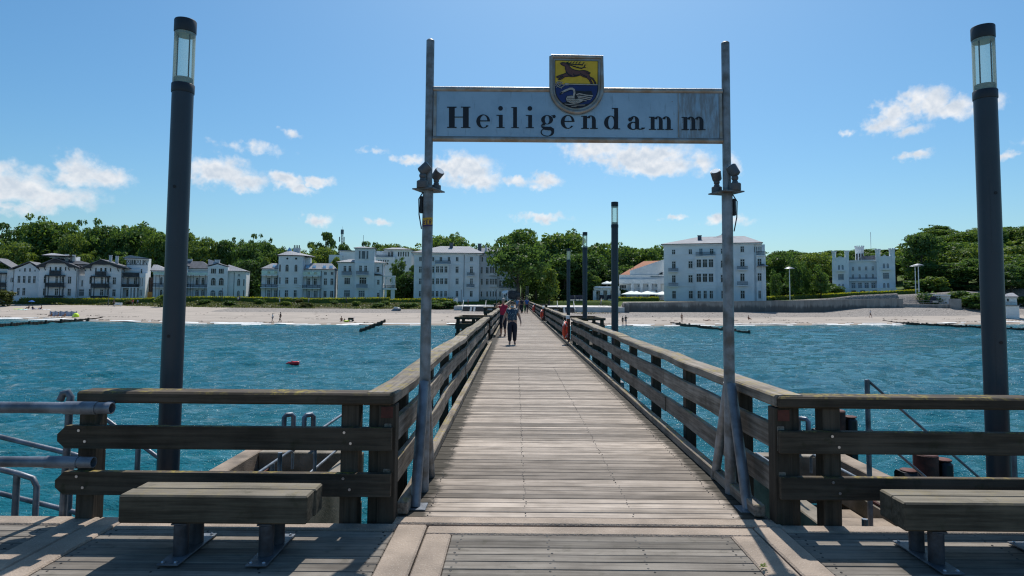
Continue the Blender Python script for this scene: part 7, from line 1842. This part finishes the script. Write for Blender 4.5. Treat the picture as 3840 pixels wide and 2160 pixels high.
# shrubs
SH = [(15, 1085, 90, 157, 1.0, 'round shrub on the dune at the left edge', 'leaf_dune'), (605, 1103, 48, 152, 1.0, 'leafy shrub left of the lamp post foot of the left villas', 'leaf_light'), (1685, 1128, 80, 148, 1.0, 'green shrub on the dune left of the gate post', 'leaf_dark'),
      (1640, 1135, 70, 147, 1.0, 'dune shrub behind the grey boat', 'leaf_dark'), (1625, 1125, 60, 150, 1., 'low dune shrub left of the left gate post', 'leaf_green'), (1520, 1138, 60, 148, 1., 'dark dune shrub below the hotel garden', 'leaf_dark'), (1420, 1140, 60, 148, 1., 'dune shrub below the portico', 'leaf_green'), (1120, 1128, 40, 155, 1., 'grey-green shrub before the skylight wing', 'leaf_dune'),
      (3600, 1090, 110, 172, 1, 'dark shrub right of the kiosk', 'leaf_dark'), (3650, 1105, 130, 166, 1, 'big green shrub on the bank right of the kiosk', 'leaf_green'), (3690, 1095, 110, 170, 1, 'shrub beside the right lamp post', 'leaf_dark'), (3575, 1098, 70, 172, 1, 'light shrub at the kiosk corner', 'leaf_light'), (3850, 1110, 120, 172, 1, 'shrub behind the lifeguard hut', 'leaf_dark'),
      (2460, 1124, 34, 171, 1, 'clipped bush by the parasols', 'leaf_green'), (2900, 1112, 50, 172, 1, 'low bush right of the big hotel', 'leaf_light'), (2960, 1115, 40, 173, 1, 'round bush below the poplars', 'leaf_dark'), (3140, 1096, 18, 190, 1, 'round bush at the left castle terrace', 'leaf_dark'), (3343, 1096, 22, 190, 1, 'round bush at the right castle terrace', 'leaf_dark')]
for u_, v_, w_, Y_, _, lb, mt in SH: tree(u_, v_, w_, Y_, 'bush', random.randrange(3), mt, lb, 'shrubs along the shore', 'shrub', 'shrub')

# ------------------------------------------------------------------ dune plants and hedges
def dune():
    rg = np.random.default_rng(5); n = 30000
    x = rg.uniform(-150, -13, n); d = 30 + rg.beta(1.2, 1.1, n) * 12; y = shore(x) + d
    dens = vnoise(x, y * 1.5, 3.5, 1.) * .5 + vnoise(x, y, 1.2, 4.) * .3 + np.clip((d - 31) / 3, -1, .6); k = dens > rg.uniform(-.5, .35, n)
    x, y, d = x[k], y[k], d[k]
    hmax = np.clip(.35 + .55 * vnoise(x, y, 2.8, 2.), .12, 1.0) * np.clip((d - 29.5) / 2.5, .2, 1) * np.clip((42 - d) / 4, .15, 1)
    z = ground_z(x, y) + hmax * rg.uniform(.2, 1, len(x)) ** .6
    nr = np.stack([rg.normal(0, .4, len(x)), -.3 + rg.normal(0, .4, len(x)), np.ones(len(x))], 1)
    V, F_ = leaf_quads(np.stack([x, y, z], 1), nr, .21, rg)
    o = bpy.data.objects.new('dune_plants', mesh_np('dune_plants', V, F_, 'leaf_dune')); C.objects.link(o)
    tag(o, 'low scrub and beach grass covering the dune bank above the left beach', 'dune scrub', kind='stuff')
dune()
def scrub(name, label, pts, mat, n, h, size=.25, seed=3):
    rg = np.random.default_rng(seed); P_ = np.array(pts); i = rg.integers(0, len(P_) - 1, n); f = rg.random(n)[:, None]
    q = P_[i] * (1 - f) + P_[i + 1] * f + rg.normal(0, 1, (n, 2)) * np.array([.3, .8])
    z = ground_z(q[:, 0], q[:, 1]) + h * rg.random(n); V, F_ = leaf_quads(np.column_stack([q, z]), np.tile([0, -.3, 1.], (n, 1)), size, rg)
    o = bpy.data.objects.new(name, mesh_np(name, V, F_, mat)); C.objects.link(o); tag(o, label, 'scrub', kind='stuff')
def hedge(pts, h, w, label, mat='leaf_hedge', dense=26, zt=None):
    rg = np.random.default_rng(int(abs(pts[0][0]) * 10) + 3); t = thing('hedge', (pts[0][0], pts[0][1], gz(*pts[0])), label, 'hedge', 'clipped hedges along the promenade')
    core = MB(); Ps = []; Ns = []
    for (a, b_) in zip(pts[:-1], pts[1:]):
        L_ = math.hypot(b_[0] - a[0], b_[1] - a[1]); m_ = max(1, int(L_ / 3))
        for i in range(m_):
            f0, f1 = i / m_, (i + 1) / m_
            x0, y0 = a[0] + (b_[0] - a[0]) * f0, a[1] + (b_[1] - a[1]) * f0; x1, y1 = a[0] + (b_[0] - a[0]) * f1, a[1] + (b_[1] - a[1]) * f1
            z0, z1 = (zt if zt is not None else gz(x0, y0) + h), (zt if zt is not None else gz(x1, y1) + h)
            core.add([(x0, y0 - w / 2 + .1, z0 - h - .3), (x1, y1 - w / 2 + .1, z1 - h - .3), (x1, y1 + w / 2, z1 - h - .3), (x0, y0 + w / 2, z0 - h - .3), (x0, y0 - w / 2 + .1, z0 - .1), (x1, y1 - w / 2 + .1, z1 - .1), (x1, y1 + w / 2, z1 - .1), (x0, y0 + w / 2, z0 - .1)],
                     [(0, 1, 5, 4), (1, 2, 6, 5), (2, 3, 7, 6), (3, 0, 4, 7), (4, 5, 6, 7)])
            k = int((x1 - x0 if abs(x1 - x0) > 1 else 1) * dense * (w + h) / 2); f = rg.random(k); top = rg.random(k) < w / (w + h)
            px = x0 + (x1 - x0) * f; pz = z0 + (z1 - z0) * f
            Ps.append(np.column_stack([px, (y0 + (y1 - y0) * f) + np.where(top, rg.uniform(-w / 2, w / 2, k), -w / 2 + rg.normal(0, .05, k)), pz - np.where(top, rg.normal(.03, .05, k), rg.uniform(0, h, k))]))
            Ns.append(np.where(top[:, None], [[0, 0, 1.]], [[0, -1., .2]]))
            k2 = int(abs(x1 - x0) * 14) + 2; f = rg.random(k2); Ps.append(np.column_stack([x0 + (x1 - x0) * f, y0 + (y1 - y0) * f + rg.uniform(-w / 2, w / 2, k2), z0 + (z1 - z0) * f + rg.uniform(-.05, .22, k2)])); Ns.append(np.tile([[0, -1., .35]], (k2, 1)))
    core.build('core', 'leaf_dark', t); V, F_ = leaf_quads(np.concatenate(Ps), np.concatenate(Ns), .16, rg); V = V - np.array(org(t))
    o = bpy.data.objects.new('leaves', mesh_np('leaves', V, F_, mat)); C.objects.link(o); o.parent = t
hedge([(-132, 166), (-106, 163), (-84, 160.5), (-70, 159), (-50, 158), (-32, 157.5)], 1.3, 1.6, 'long clipped hedge with bright top in front of the left villas')
hedge([(-35.4, 157.5), (-27, 158.5), (-15.2, 160)], .9, 1.4, 'clipped hedge in front of the left hotel garden')
hedge([(-30, 168), (-16, 168)], .9, 1.2, 'second clipped hedge before the left hotel', 'leaf_dark')
hedge([(-14, 173), (0, 173), (12, 173), (26, 173)], 1.15, 1.3, 'long clipped hedge behind the promenade at the pier end', zt=.78)
hedge([(27, 163), (38, 165)], 1.0, 1.3, 'clipped hedge at the left foot of the big hotel')
hedge([(69, 171), (78, 174), (100, 182), (118, 183)], 1.1, 1.6, 'clipped hedge along the castle lawn above the sea wall')
scrub('bank_grass', 'grassy scrub on the bank at the right end of the beach', [(112, 172), (118, 172), (128, 171), (140, 175)], 'leaf_green', 3500, 2.4, .3)
scrub('dune_tufts', 'sparse beach grass on the sand mound right of the pier', [(13, 138), (18, 139), (24, 141)], 'leaf_dune', 260, .35, .14, 8)

for i in range(18):
    u_ = 20 + 95 * i + random.uniform(-25, 25)
    if 560 < u_ < 640: continue
    tree(u_, np.interp(u_, [0, 1000, 1740], [1118, 1131, 1137]) + random.uniform(0, 9), random.uniform(34, 70), float(shore((u_ - 1934) * 153 / FPX)) + random.uniform(34, 39), 'bush', random.randrange(3), random.choice(['leaf_dark', 'leaf_green', 'leaf_dune', 'leaf_light']), f'{ORD[i]} from the left of the low bushes dotted over the dune bank', 'low bushes on the dune bank', 'shrub', 'shrub')
def wrack():
    rg = np.random.default_rng(21); n = 2600; x = rg.uniform(-140, 150, n); pick = rg.random(n)
    base = np.where(pick < .5, 2.2, np.where(pick < .8, 6.5, 14.)); d = base + .8 * vnoise(x, x * 0 + 3, 6., 1.) + rg.normal(0, .25, n) + np.where(pick > .8, rg.normal(0, 4, n), 0)
    y = shore(x) + d; keep = vnoise(x, y, 3., 7.) > .05; x, y = x[keep], y[keep]
    V, F_ = leaf_quads(np.column_stack([x, y, ground_z(x, y) + .05]), np.tile([0, 0, 3.], (len(x), 1)), .16, rg); V[:, 0] = np.repeat(x, 4) + (V[:, 0] - np.repeat(x, 4)) * 1.8
    o = bpy.data.objects.new('wrack_line', mesh_np('wrack_line', V, F_, 'wrack')); C.objects.link(o); tag(o, 'dark seaweed and drift washed up along the sand', 'seaweed', kind='stuff')
plain('wrack', (.07, .055, .04), .9, 0, .3, 2)
wrack()

# ------------------------------------------------------------------ beach life
def dot(u, v): p = on_ground(u, v); return p
GB = 'people on the beach'
p = dot(1022, 1209); person('person in white shirt walking along the water left of the pier', p, 1.66, R(-90), walk(.12), 'cloth_white', 'cloth_grey', legs='short', group=GB, hair='hair_dark')
p = dot(1051, 1207); person('person in dark clothes walking behind the one in white on the left beach', p, 1.80, R(-90), walk(.16), 'cloth_black', 'cloth_black', group=GB, hair='hair_dark', skin='skin_tan')
p = dot(1280, 1205); person('tanned person sitting on the sand beside the beach cart', p, 1.75, R(20), sit(), topless=True, skin='skin_tan', legs='brief', bottom='cloth_black', hair='hair_dark', group=GB)
p = dot(1292, 1205); person('child sitting on the sand next to the beach cart', p, 1.1, R(-15), sit(), 'cloth_navy', 'cloth_grey', legs='short', hair='hair_blond', group=GB)
t = thing('beach_cart', dot(1315, 1205), 'black beach cart with white wheels on the sand left of the pier', 'beach cart'); p = org(t)
MB().cbox(p.x - .45, p.x + .5, p.y - .3, p.y + .3, p.z + .32, p.z + .68, .04).build('tub', 'cloth_black', t)
for dx in (-.35, .4):
    for dy in (-.32, .26): MB().tube([(p.x + dx, p.y + dy, p.z + .15), (p.x + dx, p.y + dy + .06, p.z + .15)], .15, 12).build('wheel', 'cloth_black', t)
MB().tube([(p.x + .5, p.y, p.z + .5), (p.x + .85, p.y, p.z + .85)], .03, 6).build('handle', 'board_white', t); MB().box(p.x - .40, p.x + .42, p.y - .22, p.y + .22, p.z + .20, p.z + .31).build('chassis', 'board_white', t)
t = thing('beach_mat', dot(1302, 1206), 'neon yellow mat on the sand beside the beach cart', 'beach mat'); p = org(t); MB().cbox(p.x - .45, p.x + .4, p.y - .9, p.y + .5, p.z + .03, p.z + .16, .03).build('mat', 'neon', t)
p = dot(2335, 1219); person('shorter of the dark-clothed pair hugging at the waterline', p, 1.66, R(200), None, 'cloth_black', 'cloth_black', legs='short', group=GB, hair='hair_dark', hair_long=True, skin='skin_tan')
p = dot(2347, 1219); person('taller of the dark-clothed pair at the waterline', p, 1.84, R(160), dict(el=(-.30, -.10, 1.16), wl=(-.40, -.12, 1.30), hl=(-.46, -.12, 1.33)), 'cloth_black', 'cloth_grey', legs='short', group=GB, hair='hair_dark', skin='skin_tan')
p = dot(2557, 1207); person('tanned bather in dark swimwear standing on the right beach', p, 1.7, R(150), None, topless=True, legs='brief', bottom='cloth_black', skin='skin_tan', group=GB, hair='hair_dark', hair_long=True)
p = dot(2807, 1199); person('tanned bather sitting on the sand beside the right gate post', p, 1.7, R(30), sit(), topless=True, legs='brief', bottom='cloth_black', skin='skin_tan', group=GB, hair='hair_dark')
p = dot(3264, 1191); person('person in white top and dark shorts walking below the castle', p, 1.75, R(100), walk(.16), 'cloth_white', 'cloth_black', legs='short', group=GB, hair='hair_grey')
lie = dict(pelvis=(0, 0, .12), spine=(0, .18, .12), chest=(0, .36, .13), neckb=(0, .5, .13), neck=(0, .57, .13), head1=(0, .65, .14), head2=(0, .72, .15), head3=(0, .77, .15), nose=(0, .65, .25), sl=(-.165, .45, .12), sr=(.165, .45, .12), el=(-.25, .22, .08), er=(.25, .22, .08), wl=(-.26, .0, .06), wr=(.26, .0, .06), hl=(-.26, -.07, .05), hr=(.26, -.07, .05), tl=(-.09, -.05, .11), tr=(.09, -.05, .11), kl=(-.1, -.40, .30), kr=(.1, -.42, .12), al=(-.1, -.7, .08), ar=(.1, -.80, .07), fl=(-.1, -.84, .1), fr=(.1, -.9, .1))
p = dot(2652, 1203); person('bather lying on the sand right of the pier', p, 1.7, R(80), lie, topless=True, legs='brief', bottom='cloth_blue', skin='skin_light', group=GB)
for u_, v_, lb, hr_, bt in ((193, 1187, 'bather with long dark hair sitting before the windbreak, left of three', 'hair_dark', 'cloth_red'), (218, 1188, 'bather sitting before the windbreak, middle of three', 'hair_brown', 'towel_blue'), (243, 1188, 'bather leaning forward before the windbreak, right of three', 'hair_dark', 'cloth_navy')):
    p = dot(u_, v_); person(lb, p, 1.75, R(random.uniform(-60, 60)), sit(), topless=True, legs='brief', bottom=bt, skin='skin_tan', group=GB, hair=hr_, hair_long='long' in lb)
t = thing('windbreak', dot(170, 1187) + Vector((0, 1.2, 0)), 'pale striped fabric windbreak on the left beach', 'windbreak'); a = org(t); b_ = dot(272, 1188) + Vector((0, 1.2, 0)); n = 5
for i in range(n + 1):
    p = a.lerp(b_, i / n); MB().tube([(p.x, p.y, p.z - .3), (p.x, p.y, p.z + 1.22)], .025, 6).build('pole', 'antenna', t)
    if i < n:
        q_ = a.lerp(b_, (i + 1) / n); m_ = MB(); k = 8; vs = []
        for j in range(k + 1):
            f = j / k; c = p.lerp(q_, f); sg = .16 * math.sin(math.pi * f); vs += [(c.x, c.y + .12 * math.sin(math.pi * f), c.z + .03), (c.x, c.y + .2 * math.sin(math.pi * f), c.z + 1.15 - sg)]
        m_.add(vs, [(2 * j, 2 * j + 2, 2 * j + 3, 2 * j + 1) for j in range(k)]); m_.build('fabric', 'windbreak', t, 'all')
t = thing('beach_tent', dot(284, 1189), 'neon yellow dome beach tent right of the windbreak', 'beach tent'); p = org(t)
q = MB().ball((p.x, p.y, p.z), .85, 16, 12, (.75, .7, 1.0)); q.v = [(x, y, max(z, p.z - .05)) for x, y, z in q.v]; q.build('shell', 'neon', t, 'all'); MB().tube([(p.x, p.y - .62, p.z), (p.x, p.y - .55, p.z + .45), (p.x, p.y - .05, p.z + .86)], .03, 6).build('pole', 'white_paint', t)
for u_, v_, mt, lb in ((70, 1159, 'neon', 'yellow-green towel on the sand below the dune, far left'), (87, 1162, 'towel_cyan', 'turquoise towel on the sand below the dune'), (106, 1161, 'cloth_white', 'white towel next to the turquoise one'), (140, 1159, 'towel_blue', 'blue towel below the dune'), (175, 1161, 'cloth_white', 'white towel below the dune, right one')):
    p = dot(u_, v_); t = thing('towel', p, lb, 'towel', 'towels on the left beach'); q = MB(); k = 6
    vs = [(p.x + .95 * (i / k - .5) * 2, p.y + dy, gz(p.x + .95 * (i / k - .5) * 2, p.y + dy) + .035 + .02 * math.sin(i * 2)) for i in range(k + 1) for dy in (-.45, .45)]
    q.add(vs, [(2 * i, 2 * i + 2, 2 * i + 3, 2 * i + 1) for i in range(k)]); q.prism([(p.x - .95, p.y - .47, p.z + .01), (p.x - .7, p.y - .47, p.z + .01), (p.x - .7, p.y - .35, p.z + .09), (p.x - .95, p.y - .35, p.z + .08)], (0, .1, 0)); q.build('cloth', mt, t)
for u_, v_, lb, bt in ((108, 1158, 'sunbather in black sitting on the white towel below the dune', 'cloth_black'), (122, 1161, 'sunbather sitting below the dune left of the blue towel', 'towel_blue'), (155, 1160, 'sunbather sitting upright below the dune, right of the blue towel', 'cloth_navy')):
    p = dot(u_, v_); person(lb, p, 1.7, R(random.uniform(0, 360)), sit(), 'cloth_black', bt, topless='upright' in lb, legs='short', skin='skin_tan', group=GB)
p = dot(118, 1146); t = thing('sun_umbrella', p, 'small blue sun umbrella at the dune foot on the left', 'parasol'); MB().tube([(p.x, p.y, p.z - .2), (p.x, p.y, p.z + 1.3)], .025, 6).build('pole', 'antenna', t); MB().lathe((p.x, p.y, p.z), [(.75, .95), (.72, 1.0), (.4, 1.22), (.05, 1.33)], 14).build('canopy', 'towel_blue', t, True)
t = thing('beached_boat', dot(1485, 1166), 'grey upturned boat lying at the dune foot near the left gate post', 'boat'); p = org(t)
q = MB().ball((p.x, p.y, p.z + .1), 1., 14, 8, (1.15, .6, .62)); q.v = [(x, y, z + .22 * (x - p.x) * (1 if z > p.z else .3)) for x, y, z in q.v]; q.build('hull', 'galvanised', t, 'all'); MB().box(p.x - .5, p.x + .4, p.y - .05, p.y + .05, p.z + .55, p.z + .9).build('keel', 'board_white', t)
# walkers on the promenade behind the dune
for u_, v_, Y_, h, tp, bt, lb in ((1157, 1141, 154, 1.72, 'cloth_white', 'cloth_grey', 'walker in white on the promenade before the skylight wing'), (1298, 1139, 155, 1.68, 'cloth_navy', 'cloth_navy', 'walker in dark clothes on the promenade before the belvedere villa'), (1048, 1135, 155, 1.7, 'cloth_white', 'cloth_white', 'walker in pale clothes before the domed tower'), (427, 1130, 156, 1.76, 'cloth_navy', 'cloth_black', 'walker in dark clothes beside the white bench on the left'),
                               (498, 1128, 157, 1.7, 'cloth_red', 'cloth_grey', 'walker in red before the lookout tower'), (516, 1128, 157, 1.7, 'cloth_lightblue', 'cloth_navy', 'walker in light blue before the lookout tower'), (892, 1131, 156, 1.66, 'cloth_white', 'cloth_navy', 'walker in white at the right end of the arched villa'), (898, 1131, 157, 1.8, 'cloth_blue', 'cloth_navy', 'taller walker in blue at the right end of the arched villa'), (1755, 1148, 150, 1.6, 'cloth_red', 'cloth_black', 'person in red standing above the left beach stair')):
    p = at(u_, v_, Y_); z = gz(p.x, Y_) if u_ != 1755 else -.4
    person(lb, (p.x, Y_, z), h, R(random.choice((-90, 90))), walk(.12), tp, bt, group='walkers on the promenade')
t = thing('white_bench', at(445, 1131, 156), 'white slatted bench on the promenade before the twin-gable villa', 'bench'); p = org(t); z0 = gz(p.x, 156)
for z in (.45, .62, .79): MB().box(p.x - .95, p.x + .95, 156, 156.06, z0 + z, z0 + z + .12).build('slat', 'board_white', t)
MB().box(p.x - .95, p.x + .95, 155.5, 155.98, z0 + .38, z0 + .43).build('seat', 'board_white', t)
for dx in (-.8, .8): MB().box(p.x + dx - .04, p.x + dx + .04, 155.55, 155.95, z0 - .1, z0 + .379).build('leg', 'board_white', t)
# cyclist on the promenade
p = at(2256, 1147, 150); p.z = -.4; person('cyclist in pale clothes riding along the promenade right of the pier', (p.x, 150, p.z + .42), 1.7, R(-90), dict(kl=(-.1, -.28, .62), al=(-.1, -.22, .22), fl=(-.1, -.36, .2), kr=(.1, -.22, .58), ar=(.1, -.05, .05), fr=(.1, -.2, .03), el=(-.22, -.2, 1.15), wl=(-.24, -.42, 1.05), hl=(-.24, -.5, 1.03), er=(.22, -.2, 1.15), wr=(.24, -.42, 1.05), hr=(.24, -.5, 1.03)), 'cloth_white', 'cloth_grey', group=None, hair='hair_grey')
def bicycle(x, y, z, label):
    t = thing('bicycle', (x, y, z), label, 'bicycle'); 
    for dx in (-.55, .55):
        w_ = MB().tube([(x + dx + .34 * math.cos(a), y, z + .35 + .34 * math.sin(a)) for a in [2 * math.pi * i / 20 for i in range(21)]], .022, 5).build('wheel', 'cloth_black', t, True)
        for a in range(4): MB().tube([(x + dx - .33 * math.cos(a * .785), y, z + .35 - .33 * math.sin(a * .785)), (x + dx + .33 * math.cos(a * .785), y, z + .35 + .33 * math.sin(a * .785))], .006, 4).build('spoke', 'steel_bolt', w_)
    f = MB()
    for A_, B_ in (((.55, .35), (.12, .38)), ((.12, .38), (.25, .85)), ((.25, .85), (-.40, .88)), ((.12, .38), (-.42, .80)), ((.25, .75), (.55, .35)), ((-.40, .98), (-.55, .35))): f.tube([(x + A_[0], y, z + A_[1]), (x + B_[0], y, z + B_[1])], .018, 6)
    f.build('frame', 'cloth_black', t); MB().cbox(x + .15, x + .42, y - .07, y + .07, z + .90, z + .96, .02).build('saddle', 'cloth_black', t); MB().tube([(x - .40, y - .28, z + 1.03), (x - .38, y, z + 1.0), (x - .40, y + .28, z + 1.03)], .015, 6).build('handlebar', 'steel_bolt', t)
bicycle(p.x, 150.0, -.4, 'bicycle ridden along the promenade right of the pier')
p2 = at(2296, 1147, 151); bicycle(p2.x, 151, -.4, 'bicycle half hidden by the nearest far lamp post')

bpy.data.scenes.remove(TMP)
